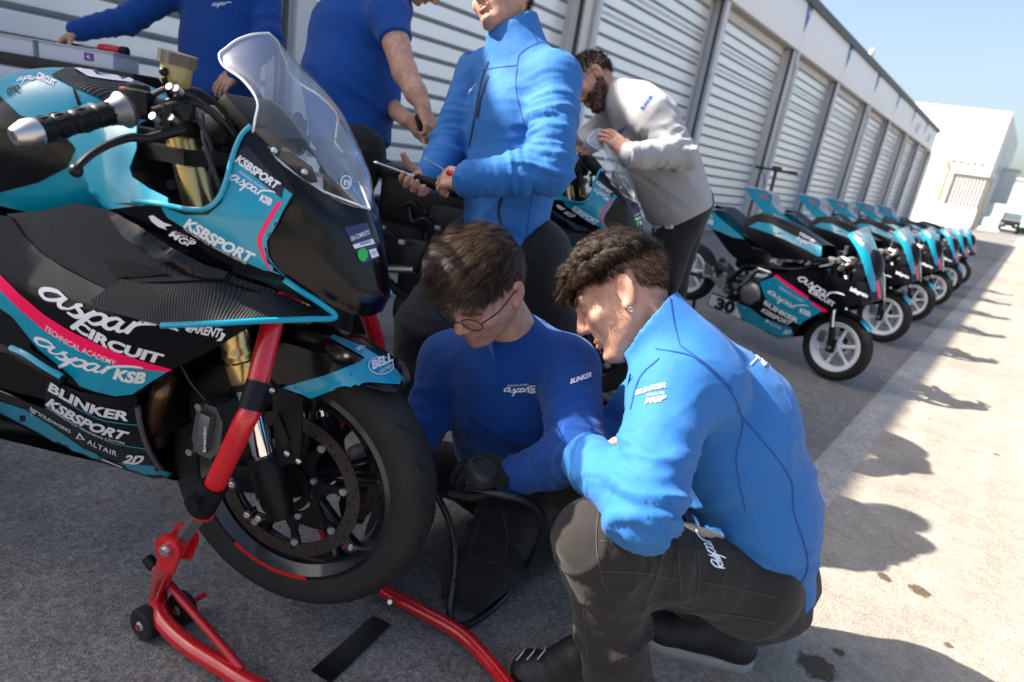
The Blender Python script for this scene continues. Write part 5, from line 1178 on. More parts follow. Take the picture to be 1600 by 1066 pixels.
for x in (0.05, -0.93): obj('wheel', [lathe([(0.05, -0.022), (0.09, -0.025), (0.105, 0), (0.09, 0.025), (0.05, 0.022)], (x, 0, 0.105), (0, 1, 0), 24, closed_prof=True), cyl((x, -0.03, 0.105), (x, 0.03, 0.105), 0.05, 16)], 'rubber', sc)
set_frame((-1.012, 0.721, 0.094), R_(24.3))
# ------------------------------------------------------------------ implicit surfaces for bodies and clothes
class Field:
    def __init__(s, lo, hi, h):
        s.h = h; s.lo = np.asarray(lo, np.float32); n = np.ceil((np.asarray(hi)-np.asarray(lo))/h).astype(int)+1
        s.ax = [s.lo[i]+h*np.arange(n[i], dtype=np.float32) for i in range(3)]; s.F = np.full(n, 1.0, np.float32)
    def _sub(s, lo, hi, m):
        sl = []
        for i in range(3):
            a = int(np.clip(np.floor((lo[i]-m-s.lo[i])/s.h), 0, s.F.shape[i]-1)); b = int(np.clip(np.ceil((hi[i]+m-s.lo[i])/s.h)+1, a+1, s.F.shape[i])); sl.append(slice(a, b))
        X, Y, Z = np.meshgrid(*[s.ax[i][sl[i]] for i in range(3)], indexing='ij', sparse=True); return tuple(sl), X, Y, Z
    def comb(s, sl, d, k, mode):
        A = s.F[sl]
        if mode == 'u':
            if k <= 0: s.F[sl] = np.minimum(A, d)
            else:
                hh = np.clip(0.5+0.5*(A-d)/k, 0, 1); s.F[sl] = A+(d-A)*hh-k*hh*(1-hh)
        else:      # subtract
            d = -d
            if k <= 0: s.F[sl] = np.maximum(A, d)
            else:
                hh = np.clip(0.5-0.5*(A-d)/k, 0, 1); s.F[sl] = A+(d-A)*hh+k*hh*(1-hh)
    def cone(s, a, b, ra, rb, k=0.02, n=None, q=1.0, mode='u'):
        """tapered capsule; q<1 flattens it along the direction n"""
        a = np.asarray(a, np.float32); b = np.asarray(b, np.float32); r = max(ra, rb)
        sl, X, Y, Z = s._sub(np.minimum(a, b)-r, np.maximum(a, b)+r, k+0.03)
        ab = b-a; L2 = float(ab@ab)+1e-9
        px, py, pz = X-a[0], Y-a[1], Z-a[2]
        t = np.clip((px*ab[0]+py*ab[1]+pz*ab[2])/L2, 0, 1)
        dx, dy, dz = px-t*ab[0], py-t*ab[1], pz-t*ab[2]
        rad = ra+(rb-ra)*t
        if n is not None and q != 1.0:
            n = _n(n).astype(np.float32); c = (dx*n[0]+dy*n[1]+dz*n[2])*(1/q-1)
            dx, dy, dz = dx+c*n[0], dy+c*n[1], dz+c*n[2]
            d = (np.sqrt(dx*dx+dy*dy+dz*dz)-rad)*(q if q < 1 else 1)**0.5
        else: d = np.sqrt(dx*dx+dy*dy+dz*dz)-rad
        s.comb(sl, d.astype(np.float32), k, mode)
    def ell(s, c, r, M=None, k=0.015, mode='u'):
        c = np.asarray(c, np.float32); r = np.asarray(r, np.float32); m = float(r.max())
        sl, X, Y, Z = s._sub(c-m, c+m, k+0.02); px, py, pz = X-c[0], Y-c[1], Z-c[2]
        if M is not None:
            M = np.asarray(M, np.float32); px, py, pz = M[0,0]*px+M[0,1]*py+M[0,2]*pz, M[1,0]*px+M[1,1]*py+M[1,2]*pz, M[2,0]*px+M[2,1]*py+M[2,2]*pz
        k0 = np.sqrt((px/r[0])**2+(py/r[1])**2+(pz/r[2])**2); k1 = np.sqrt((px/r[0]**2)**2+(py/r[1]**2)**2+(pz/r[2]**2)**2)+1e-6
        s.comb(sl, (k0*(k0-1)/k1).astype(np.float32), k, mode)
    def cut(s, p, n, rad=None):
        """remove what lies beyond the plane (within rad of p)"""
        X, Y, Z = np.meshgrid(*s.ax, indexing='ij', sparse=True); n = _n(n)
        d = (X-p[0])*n[0]+(Y-p[1])*n[1]+(Z-p[2])*n[2]
        if rad: d = np.where((X-p[0])**2+(Y-p[1])**2+(Z-p[2])**2 < rad*rad, d, -1)
        s.F = np.maximum(s.F, d.astype(np.float32))
    def mesh(s):
        F = s.F; F[0], F[-1], F[:, 0], F[:, -1], F[:, :, 0], F[:, :, -1] = 1, 1, 1, 1, 1, 1
        I = F < 0; nx, ny, nz = F.shape
        c = [I[i:nx-1+i, j:ny-1+j, k:nz-1+k] for i in (0, 1) for j in (0, 1) for k in (0, 1)]
        al = c[0].copy(); an = c[0].copy()
        for q in c[1:]: al &= q; an |= q
        act = an & ~al; idx = np.full(act.shape, -1, np.int64); cells = np.argwhere(act); idx[act] = np.arange(len(cells))
        acc = np.zeros((len(cells), 3)); cnt = np.zeros(len(cells)); cv = cells.T
        corner = lambda o: F[cv[0]+o[0], cv[1]+o[1], cv[2]+o[2]]
        for axn in range(3):
            for u in (0, 1):
                for v in (0, 1):
                    o = [0, 0, 0]; o[(axn+1) % 3] = u; o[(axn+2) % 3] = v; o2 = list(o); o2[axn] = 1
                    a, b = corner(o), corner(o2); m = (a < 0) != (b < 0); t = np.where(m, a/(a-b+1e-12), 0)
                    for d in range(3): acc[:, d] += np.where(m, (t if d == axn else o[d]), 0)
                    cnt += m
        V = s.lo+s.h*(cells+acc/cnt[:, None]); Fc = []
        for axn in range(3):
            b1, b2 = (axn+1) % 3, (axn+2) % 3
            s0 = [slice(None)]*3; s1 = [slice(None)]*3; s0[axn] = slice(0, -1); s1[axn] = slice(1, None)
            E = np.argwhere(I[tuple(s0)] != I[tuple(s1)])
            E = E[(E[:, b1] > 0) & (E[:, b2] > 0) & (E[:, b1] < F.shape[b1]-1) & (E[:, b2] < F.shape[b2]-1)]
            if not len(E): continue
            def cell(du, dv): q = E.copy(); q[:, b1] -= du; q[:, b2] -= dv; return idx[q[:, 0], q[:, 1], q[:, 2]]
            Q = np.stack([cell(1, 1), cell(0, 1), cell(0, 0), cell(1, 0)], 1)
            inside = I[E[:, 0], E[:, 1], E[:, 2]]; Q[~inside] = Q[~inside][:, ::-1]; Fc.append(Q)
        return V, np.concatenate(Fc)
def vnormals(V, Q):
    a = np.cross(V[Q[:, 2]]-V[Q[:, 0]], V[Q[:, 3]]-V[Q[:, 1]]); N = np.zeros_like(V)
    for i in range(4): np.add.at(N, Q[:, i], a)
    return N/(np.linalg.norm(N, axis=1)[:, None]+1e-12)
def relax(V, Q, it=2, f=0.5):
    for _ in range(it):
        S = np.zeros_like(V); c = np.zeros(len(V))
        for i in range(4):
            for j in (1, 3): np.add.at(S, Q[:, i], V[Q[:, (i+j) % 4]]); np.add.at(c, Q[:, i], 1)
        V = V+(S/c[:, None]-V)*f
    return V
def _hash(i, j, k, s): 
    h = (i*374761393+j*668265263+k*2147483647+s*974711) & 0xffffffff; h = ((h ^ (h >> 13))*1274126177) & 0xffffffff; return ((h ^ (h >> 16)) & 0xffff)/65535.0
def vnoise(P, seed=0):
    P = np.asarray(P, float); I = np.floor(P).astype(np.int64); f = P-I; f = f*f*f*(f*(f*6-15)+10); r = 0
    for a in (0, 1):
        for b in (0, 1):
            for c in (0, 1):
                w = (f[:, 0] if a else 1-f[:, 0])*(f[:, 1] if b else 1-f[:, 1])*(f[:, 2] if c else 1-f[:, 2]); r = r+w*_hash(I[:, 0]+a, I[:, 1]+b, I[:, 2]+c, seed)
    return r*2-1
def ridged(P, seed=0): return 1-np.abs(vnoise(P, seed))*2
def meshobj(name, V, Q, m, parent, base, smooth=180, tint=None):
    me = bpy.data.meshes.new(name); me.from_pydata((V-base).tolist(), [], Q.tolist()); me.shade_smooth()
    for q in (m if isinstance(m, (list, tuple)) else [m]): me.materials.append(MAT[q])
    if tint is not None:
        at = me.color_attributes.new('tint', 'FLOAT_COLOR', 'POINT'); at.data.foreach_set('color', np.c_[tint, np.ones(len(tint))].astype(np.float32).ravel())
    o = bpy.data.objects.new(name, me); COL.objects.link(o); o.parent = parent; return o
# ------------------------------------------------------------------ cloth, skin and hair materials
def cloth(name, col, rough=0.85, weave=520, wb=0.26, sheen=0.12, var=0.10):
    m = mat(name, col, rough, var=var, vscale=9, sheen=sheen, spec=0.25, bump=wb, bscale=weave)
    N, L_ = m.node_tree.nodes, m.node_tree.links; b = N['Principled BSDF']
    bp0 = [n for n in N if n.type == 'BUMP'][0]
    n2 = N.new('ShaderNodeTexNoise'); n2.inputs['Scale'].default_value = 26; n2.inputs['Detail'].default_value = 5; n2.inputs['Distortion'].default_value = 0.6
    tc = [n for n in N if n.type == 'TEX_COORD'][0]; L_.new(tc.outputs['Object'], n2.inputs['Vector'])
    b2 = N.new('ShaderNodeBump'); b2.inputs['Strength'].default_value = 0.16; b2.inputs['Distance'].default_value = 0.012
    L_.new(n2.outputs['Fac'], b2.inputs['Height']); L_.new(bp0.outputs[0], b2.inputs['Normal']); L_.new(b2.outputs[0], b.inputs['Normal'])
    return m
cloth('sweat_blue', (0.004, 0.052, 0.25)); cloth('polo_blue', (0.004, 0.060, 0.285)); cloth('shell_blue', (0.024, 0.145, 0.42), 0.72, 600, 0.22, 0.05)
cloth('sweat_grey', (0.34, 0.34, 0.35), 0.9, 420, 0.2, 0.1, 0.12); cloth('trouser_black', (0.013, 0.0130, 0.0155)); cloth('trouser_brown', (0.019, 0.0165, 0.016), 0.85, 600, 0.15, 0.1, 0.22)
cloth('glove_black', (0.008, 0.008, 0.009)); mat('shoe_black', (0.010, 0.010, 0.011), 0.6, bump=0.2, bscale=120); mat('sole_grey', (0.30, 0.29, 0.27), 0.7, var=0.2, vscale=20); mat('seam_blue', (0.006, 0.06, 0.27), 0.8); mat('zip_dark', (0.006, 0.010, 0.03), 0.5)
mat('print_bright', (0.80, 0.82, 0.88), 0.6); mat('print_blue', (0.01, 0.07, 0.38), 0.7); mat('seam_brown', (0.050, 0.046, 0.044), 0.85); mat('reflective', (0.45, 0.45, 0.46), 0.4)
def skin_material():
    m = mat('skin', (0.56, 0.33, 0.24), 0.5, bump=0.22, bscale=420, spec=0.4); N, L_ = m.node_tree.nodes, m.node_tree.links; b = N['Principled BSDF']
    a = N.new('ShaderNodeAttribute'); a.attribute_name = 'tint'; n = N.new('ShaderNodeTexNoise'); n.inputs['Scale'].default_value = 45; n.inputs['Detail'].default_value = 4
    tc = [q for q in N if q.type == 'TEX_COORD'][0]; L_.new(tc.outputs['Object'], n.inputs['Vector'])
    r = N.new('ShaderNodeValToRGB'); r.color_ramp.elements[0].position = 0.3; r.color_ramp.elements[1].position = 0.72; r.color_ramp.elements[0].color = (0.80, 0.68, 0.64, 1); r.color_ramp.elements[1].color = (1.06, 1.03, 1.0, 1)
    L_.new(n.outputs['Fac'], r.inputs[0]); x = N.new('ShaderNodeMix'); x.data_type = 'RGBA'; x.blend_type = 'MULTIPLY'; x.inputs[0].default_value = 1
    L_.new(a.outputs['Color'], x.inputs[6]); L_.new(r.outputs[0], x.inputs[7]); L_.new(x.outputs[2], b.inputs['Base Color'])
    b.inputs['Subsurface Weight'].default_value = 0.12; b.inputs['Subsurface Radius'].default_value = (0.010, 0.004, 0.002); b.inputs['Subsurface Scale'].default_value = 1.0
skin_material()
def hair_material(name, c0, c1):
    m = bpy.data.materials.new(name); m.use_nodes = True; N, L_ = m.node_tree.nodes, m.node_tree.links; b = N['Principled BSDF']
    a = N.new('ShaderNodeAttribute'); a.attribute_name = 'tint'; r = N.new('ShaderNodeValToRGB'); r.color_ramp.elements[0].color = (*c0, 1); r.color_ramp.elements[1].color = (*c1, 1)
    L_.new(a.outputs['Fac'], r.inputs[0]); L_.new(r.outputs[0], b.inputs['Base Color']); b.inputs['Roughness'].default_value = 0.45; b.inputs['Specular IOR Level'].default_value = 0.22; MAT[name] = m
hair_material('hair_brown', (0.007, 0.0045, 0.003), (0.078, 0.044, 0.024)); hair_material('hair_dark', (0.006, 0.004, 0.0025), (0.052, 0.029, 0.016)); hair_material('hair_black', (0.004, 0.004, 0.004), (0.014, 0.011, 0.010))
SKIN = np.array([0.56, 0.33, 0.24])

# ------------------------------------------------------------------ head (own frame: x to the head's left, y forward, z up)
def head_mesh(h=0.0030, neck=(0, -0.045, -0.20), neck_r=0.060, stubble=0.0, eyes_down=True, ear_open=True):
    f = Field((-0.115, -0.15, -0.25), (0.115, 0.16, 0.15), h)
    f.ell((0, -0.014, 0.033), (0.076, 0.098, 0.086), k=0.02); f.ell((0, 0.028, -0.030), (0.062, 0.066, 0.085), k=0.03)
    f.cone((0, 0.015, -0.055), (0, 0.060, -0.100), 0.050, 0.021, 0.025)
    for s in (-1, 1):
        f.cone((s*0.056, -0.008, -0.045), (s*0.018, 0.058, -0.101), 0.020, 0.016, 0.02); f.ell((s*0.043, 0.062, -0.022), (0.021, 0.018, 0.018), k=0.02)
        f.cone((s*0.010, 0.089, 0.024), (s*0.046, 0.074, 0.020), 0.010, 0.010, 0.016)
    f.cone((0, 0.088, 0.018), (0, 0.108, -0.026), 0.008, 0.0115, 0.010)
    for s in (-1, 1):
        f.ell((s*0.0115, 0.098, -0.031), (0.0085, 0.011, 0.0075), k=0.006)
        f.ell((s*0.033, 0.102, 0.004), (0.019, 0.020, 0.013), k=0.012, mode='s')
        f.ell((s*0.032, 0.0755, 0.003), (0.0150, 0.0130, 0.0105), k=0.003)
        f.ell((s*0.0065, 0.108, -0.0405), (0.0032, 0.006, 0.003), k=0.003, mode='s')
    f.cone((-0.017, 0.086, -0.0625), (0.017, 0.086, -0.0625), 0.0060, 0.0060, 0.006); f.ell((0, 0.0935, -0.0620), (0.013, 0.0055, 0.0045), k=0.004)
    f.ell((0, 0.0915, -0.0735), (0.017, 0.0070, 0.0058), k=0.005); f.cone((-0.021, 0.098, -0.0675), (0.021, 0.098, -0.0675), 0.0022, 0.0022, 0.004, mode='s')
    f.ell((0, 0.080, -0.101), (0.017, 0.014, 0.013), k=0.012)
    for s in (-1, 1):
        M = rotm((0, 0, 1), s*0.42)@rotm((1, 0, 0), 0.22); M = M.T
        f.ell((s*0.0800, -0.012, -0.006), (0.0065, 0.0190, 0.0330), M, 0.006)
        f.ell((s*0.0860, -0.006, -0.004), (0.0060, 0.0095, 0.0190), M, 0.004, mode='s'); f.ell((s*0.0790, 0.0, -0.033), (0.0060, 0.0085, 0.0095), None, 0.005)
    f.cone((0, -0.022, -0.06), neck, 0.054, neck_r, 0.03)
    V, Q = f.mesh(); V = relax(V, Q, 1, 0.4)
    x, y, z = V.T; T = np.tile(SKIN, (len(V), 1))
    g = lambda c, r: np.exp(-(((V-np.asarray(c))/np.asarray(r))**2).sum(1))
    lip = np.clip(g((0, 0.093, -0.062), (.020, .018, .005))+g((0, 0.093, -0.0735), (.018, .018, .0055)), 0, 1)[:, None]; T = T*(1-lip)+np.array([0.42, 0.15, 0.13])*lip
    red = np.clip(0.5*(g((0, 0.11, -0.03), (.02, .02, .02))+g((.045, .07, -.03), (.03, .03, .025))+g((-.045, .07, -.03), (.03, .03, .025)))+0.7*(g((.085, -.01, 0), (.012, .03, .04))+g((-.085, -.01, 0), (.012, .03, .04))), 0, 1)[:, None]
    T = T*(1-red*0.55)+np.array([0.58, 0.22, 0.17])*red*0.55
    lid = np.clip(g((.032, .088, .003), (.018, .014, .009))+g((-.032, .088, .003), (.018, .014, .009)), 0, 1)[:, None]*0.35; T = T*(1-lid)+np.array([0.34, 0.17, 0.12])*lid
    if stubble:
        st = np.clip(g((0, 0.075, -0.095), (.05, .05, .035))+g((.055, .015, -.06), (.025, .05, .03))+g((-.055, .015, -.06), (.025, .05, .03))+0.8*g((0, 0.1, -0.05), (.025, .02, .008)), 0, 1)*(1-lip[:, 0])
        st = (st*stubble*(0.75+0.25*vnoise(V*900, 3)))[:, None]; T = T*(1-st)+np.array([0.05, 0.035, 0.03])*st
    return V, Q, T
_heads = {}
def get_head(stubble):
    if stubble not in _heads: _heads[stubble] = head_mesh(stubble=stubble)
    return _heads[stubble]
def hframe(fwd, up):
    f = _n(fwd); u = _n(np.asarray(up, float)-f*(np.asarray(up, float)@f)); return np.stack([np.cross(f, u), f, u], 1)
def strands(roots, nrm, flow, n_seg, length, grav, curl, width, seed, ell_c, ell_r, jitter=0.35, lift=0.5, clump=0.0, clumps=90, pitch=0.022):
    """ribbons growing from the scalp; flow(p) gives the combing direction; all in the head frame"""
    rng = np.random.RandomState(seed); n = len(roots); P = roots.copy(); fl = flow(P)
    D = nrm*lift+fl+rng.normal(0, jitter, (n, 3)); D /= np.linalg.norm(D, axis=1)[:, None]; L_ = length*(0.75+0.5*rng.rand(n)); pts = [P.copy()]; ph = rng.rand(n)*6.28; cl = (np.floor(rng.rand(n)*7)).astype(int)
    for i in range(n_seg):
        st = (L_/n_seg)[:, None]; fl = flow(P)
        D = D*0.72+fl*0.28+np.array([0, 0, -grav])
        D /= np.linalg.norm(D, axis=1)[:, None]+1e-9; P = P+D*st
        q = (P-ell_c)/ell_r; m = np.linalg.norm(q, axis=1); ins = m < 1.02; P[ins] = ell_c+ell_r*q[ins]/m[ins, None]*1.02; pts.append(P.copy())
    A = np.stack(pts, 1); S = n_seg+1                   # n,S,3
    tt = np.linspace(0, 1, S)[None, :, None]
    if clump:
        gi = rng.choice(n, clumps, False); near = np.argmin(((roots[:, None]-roots[gi][None])**2).sum(2), 1); own = gi[near]
        A = A+(A[own]-A)*clump*tt**1.2*(0.6+0.4*rng.rand(n)[:, None, None])
    else: near = np.zeros(n, int)
    if curl:
        T0 = np.gradient(A, axis=1); T0 /= np.linalg.norm(T0, axis=2)[:, :, None]+1e-9; e1 = np.cross(T0, nrm[:, None]); e1 /= np.linalg.norm(e1, axis=2)[:, :, None]+1e-9; e2 = np.cross(T0, e1)
        ph0 = (near*2.399)[:, None]+rng.normal(0, 0.35, (n, 1)); ss = tt[:, :, 0]*L_[:, None]/pitch*6.283*(0.8+0.4*((near*37) % 10)[:, None]/10); rr_ = curl*np.minimum(1, tt*3)
        A = A+rr_*(np.cos(ss+ph0)[:, :, None]*e1+np.sin(ss+ph0)[:, :, None]*e2)
    T = np.gradient(A, axis=1); T /= np.linalg.norm(T, axis=2)[:, :, None]+1e-9
    W = np.cross(T, (A-ell_c)); W += rng.normal(0, 0.02, (n, 1, 3)); W /= np.linalg.norm(W, axis=2)[:, :, None]+1e-9
    wd = width*np.linspace(1, 0.25, S)[None, :, None]; V = np.stack([A-W*wd/2, A+W*wd/2], 2).reshape(-1, 3)
    b = (np.arange(n)*S*2)[:, None]+(np.arange(S-1)*2)[None]; Q = np.stack([b, b+1, b+3, b+2], -1).reshape(-1, 4)
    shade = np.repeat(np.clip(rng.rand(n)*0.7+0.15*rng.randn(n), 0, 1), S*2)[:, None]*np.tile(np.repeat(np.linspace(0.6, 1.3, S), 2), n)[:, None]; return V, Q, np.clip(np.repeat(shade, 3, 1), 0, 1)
def scalp(V, Q, rule, count, seed):
    N = vnormals(V, Q); ok = np.where(rule(V))[0]; rng = np.random.RandomState(seed); i = rng.choice(ok, count); return V[i]+rng.normal(0, 0.002, (count, 3)), N[i]
EC, ER = np.array([0, -0.014, 0.033]), np.array([0.077, 0.099, 0.087])
# ------------------------------------------------------------------ hand (own frame: origin wrist, x towards the thumb, y along the fingers, z back of the hand)
def hand_field(curl=(0.5, 0.5, 0.5, 0.5), thumb=0.4, h=0.0024, spread=0.06, grow=0.0, side=1):
    f = Field((-0.075, -0.09, -0.095), (0.095, 0.20, 0.055), h)
    xs = (0.030, 0.010, -0.010, -0.029); L0 = (0.070, 0.078, 0.072, 0.057); by = (0.090, 0.094, 0.090, 0.082)
    for i in range(4):
        f.cone((xs[i]*0.55, 0.004, 0), (xs[i], by[i]-0.005, 0.002), 0.0155+grow, 0.0118+grow, 0.012)
    f.cone((0.0, -0.03, 0), (0, 0.012, 0), 0.026+grow, 0.0245+grow, 0.016, (0, 0, 1), 0.78); f.ell((0.022, 0.035, -0.010), (0.017, 0.034, 0.014), k=0.012); f.ell((-0.020, 0.030, -0.009), (0.014, 0.030, 0.012), k=0.012)
    for i in range(4):
        p = np.array([xs[i], by[i], 0.002]); a = -0.1; sp = (1.5-i)*spread; r = 0.0092+grow
        for j, fr in enumerate((0.46, 0.30, 0.24)):
            a += curl[i]*(0.9, 1.15, 0.75)[j]; d = np.array([math.sin(sp)*math.cos(a), math.cos(sp)*math.cos(a), -math.sin(a)]); q = p+d*L0[i]*fr; r2 = r-0.0007
            f.cone(p, q, r, r2, 0.0035); p, r = q, r2
    p = np.array([0.026, 0.022, -0.006]); ang = thumb
    for j, (ln, r) in enumerate(((0.042, 0.0135), (0.032, 0.0108), (0.026, 0.0098))):
        d = _n([math.cos(0.55+ang*0.35*j)*0.8, math.sin(0.75)*0.9, -0.25-ang*0.55*j]); q = p+d*ln; f.cone(p, q, r+grow, r-0.0014+grow, 0.006); p = q
    V, Q = f.mesh()
    if side < 0: V = V*np.array([-1, 1, 1]); Q = Q[:, ::-1]
    return V, Q
_hc = {}
def place_hand(wrist, fingers, back, curl, thumb, side, grow=0.0, spread=0.06):
    key = (curl, thumb, side, grow, spread)
    if key not in _hc: _hc[key] = hand_field(curl, thumb, side=side, grow=grow, spread=spread)
    V, Q = _hc[key]; y = _n(fingers); z = _n(np.asarray(back, float)-y*(np.asarray(back, float)@y)); x = np.cross(y, z)
    return V@np.stack([x, y, z], 1).T+np.asarray(wrist), Q
def joined(parts):
    V, Q, o = [], [], 0
    for v, q in parts: V.append(v); Q.append(np.asarray(q)+o); o += len(v)
    return np.concatenate(V), np.concatenate(Q)
def garment(prims, cuts=(), h=0.0075, pad=0.05, folds=(), noise=0.004, seed=0, nf=11.0, grain=None, it=1):
    pts = np.array([p for q in prims for p in (np.asarray(q['a'])-max(q['ra'], q['rb']), np.asarray(q['b'])-max(q['ra'], q['rb']), np.asarray(q['a'])+max(q['ra'], q['rb']), np.asarray(q['b'])+max(q['ra'], q['rb']))])
    f = Field(pts.min(0)-pad, pts.max(0)+pad, h)
    for q in prims: f.cone(q['a'], q['b'], q['ra'], q['rb'], q.get('k', 0.03), q.get('n'), q.get('q', 1.0), q.get('mode', 'u'))
    for c in cuts: f.cut(*c)
    V, Q = f.mesh(); V = relax(V, Q, it, 0.5); N = vnormals(V, Q); d = np.zeros(len(V))
    if noise:
        G = V*nf if grain is None else V@np.asarray(grain).T*nf
        w = np.stack([vnoise(V*6, seed+1), vnoise(V*6, seed+2), vnoise(V*6, seed+3)], 1)*0.55
        d += noise*1.1*((1-np.minimum(np.abs(vnoise(G*0.7+w, seed))*2.4, 1))**1.4+0.4*(1-np.minimum(np.abs(vnoise(G*1.6+w*1.5, seed+7))*2.6, 1))**1.5-0.5)
    for (c, ax, sig, wl, amp) in folds:
        q = V-np.asarray(c); r2 = (q**2).sum(1); a1, a2, a3 = frame_of(ax)
        wp = np.stack([vnoise(V*9, seed+11), vnoise(V*9, seed+12), vnoise(V*9, seed+13)], 1)*0.018; q = q+wp
        G = np.stack([q@a1*(0.17/wl)+0.30*(q@a3)/wl, q@a2*(0.17/wl)-0.22*(q@a3)/wl, q@a3/wl*0.95], 1)
        n1 = 1-np.minimum(np.abs(vnoise(G+7.3, seed+21+int(1000*sig)))*2.6, 1); n2 = 1-np.minimum(np.abs(vnoise(G*1.8+3.1, seed+5))*3.0, 1)
        d += amp*np.exp(-r2/(2*sig*sig))*2.0*(n1**1.5+0.45*n2**1.6-0.55)
    V = V+N*d[:, None]; return V, Q
def cn(a, b, ra, rb, **k): return dict(a=np.asarray(a, float), b=np.asarray(b, float), ra=ra, rb=rb, **k)
def J(*q): return atd(*q)
# ------------------------------------------------------------------ the crew
Rh = np.array([math.cos(YAW), math.sin(YAW), 0]); Fh = np.array([-math.sin(YAW), math.cos(YAW), 0]); UP = np.array([0, 0, 1.0])
def ruf(r, u, f): return CR*r+CU*u+CF*f
set_frame((0, 0, 0), 0.0)                       # prints on the clothes are placed in world coordinates
class Crew:
    def __init__(s, label, base):
        s.base = np.array([base[0], base[1], 0.0]); s.o = empty('person', s.base); tag(s.o, label, 'person'); s.skin = []; s.tint = []
    def wear(s, name, VQ, m): s.last = VQ; return meshobj(name, VQ[0], VQ[1], m, s.o, s.base)
    def add_skin(s, V, Q, T=None): s.skin.append((V, Q)); s.tint.append(np.tile(SKIN, (len(V), 1)) if T is None else T)
    def head(s, c, fwd, up, stubble, tone=1.0):
        V, Q, T = get_head(stubble); s.HM = hframe(fwd, up); s.HC = np.asarray(c, float); s.add_skin(V@s.HM.T+s.HC, Q, T*tone)
    def hand(s, *a, **k):
        V, Q = place_hand(*a, **k); s.add_skin(V, Q)
    def core(s, segs):
        pr = [cn(a, b, ra, rb, k=0.02) for a, b, ra, rb in segs]; V, Q = garment(pr, h=0.014, noise=0); s.add_skin(V, Q)
    def body(s):
        V, Q = joined(s.skin); s.b = meshobj('body', V, Q, 'skin', s.o, s.base, tint=np.concatenate(s.tint))
    def hair(s, name, rule, count, flow, m, **k):
        V, Q, _ = get_head(0.0); r, n = scalp(V, Q, rule, count, k.get('seed', 1)); v, q, t = strands(r, n, flow, ell_c=EC, ell_r=ER, **k)
        return meshobj(name, v@s.HM.T+s.HC, q, m, s.o, s.base, tint=t)
    def part(s, name, part, m, parent=None, smooth=40):
        v, f = merge(part) if isinstance(part, list) else part; return obj(name, (np.asarray(v)-s.base, f), m, parent or s.o, smooth)
    def hp(s, p): return np.asarray(p, float)@s.HM.T+s.HC
    # flat print on a garment, placed by pixel of the photograph
    def bv(s, VQ): return BVHTree.FromPolygons([Vector(p) for p in VQ[0]], [tuple(q) for q in VQ[1].tolist()])
    def word(s, par, txt, bvh, base, up, m, bold=0.02, shear=0.0, sx=1.0, off=0.0022):
        P, T, w = text2d(txt, bold, shear, sx, 1.0, 0.5); v, f = laypix(map_line(P, w, base, up), T, bvh, off)
        if f: obj('lettering', (v-s.base, f), m, par, 0)
    def brush(s, par, bvh, base, up, m, off=0.0022):
        P, T, w = BRUSH; v, f = laypix(map_line(P, w, base, up), T, bvh, off)
        if f: obj('team_word', (v-s.base, f), m, par, 0)
    def line(s, name, par, bvh, pts, m, wpx=1.6, off=0.0016):
        A = cr_spline(pts, 6); P, T = stroke2d(A, [wpx]*len(A), 2); v, f = laypix(P, T, bvh, off)
        if f: obj(name, (v-s.base, f), m, par, 0)
def torso(hip, waist, chest, neck, shL, shR, fwd, rw=(0.165, 0.155, 0.17), dq=0.70, sh=0.066, kk=0.05):
    n = _n(fwd); mid = (np.asarray(shL)+np.asarray(shR))/2; up_ = (mid+np.asarray(neck))/2
    return [cn(hip, waist, rw[0], rw[1], n=n, q=dq, k=kk), cn(waist, chest, rw[1], rw[2], n=n, q=dq, k=kk), cn(chest, mid, rw[2], rw[2]*0.70, n=n, q=dq, k=kk), cn(shL, shR, sh, sh, k=kk), cn(mid, neck, 0.095, 0.062, k=kk), cn(neck, (np.asarray(shL)*0.8+np.asarray(neck)*0.2), 0.055, sh*0.95, k=kk), cn(neck, (np.asarray(shR)*0.8+np.asarray(neck)*0.2), 0.055, sh*0.95, k=kk)]
def arm(sh, el, wr, r=(0.066, 0.056, 0.044)):
    return [cn(sh, el, r[0], r[1], k=0.03), cn(el, wr, r[1], r[2], k=0.02)]
def leg(hip, kn, an, r=(0.095, 0.072, 0.062), k=0.045): return [cn(hip, kn, r[0], r[1], k=k), cn(kn, an, r[1]*0.95, r[2], k=k)]
def fold_arm(sh, el, wr, amp=0.006):
    sh, el, wr = map(np.asarray, (sh, el, wr)); return [(el, el-sh, 0.07, 0.040, amp), (el*0.75+sh*0.25, el-sh+0.5*(wr-el), 0.07, 0.048, amp*0.8), (el*0.5+wr*0.5, wr-el, 0.06, 0.045, amp*0.7), (wr, wr-el, 0.04, 0.022, amp*0.6)]
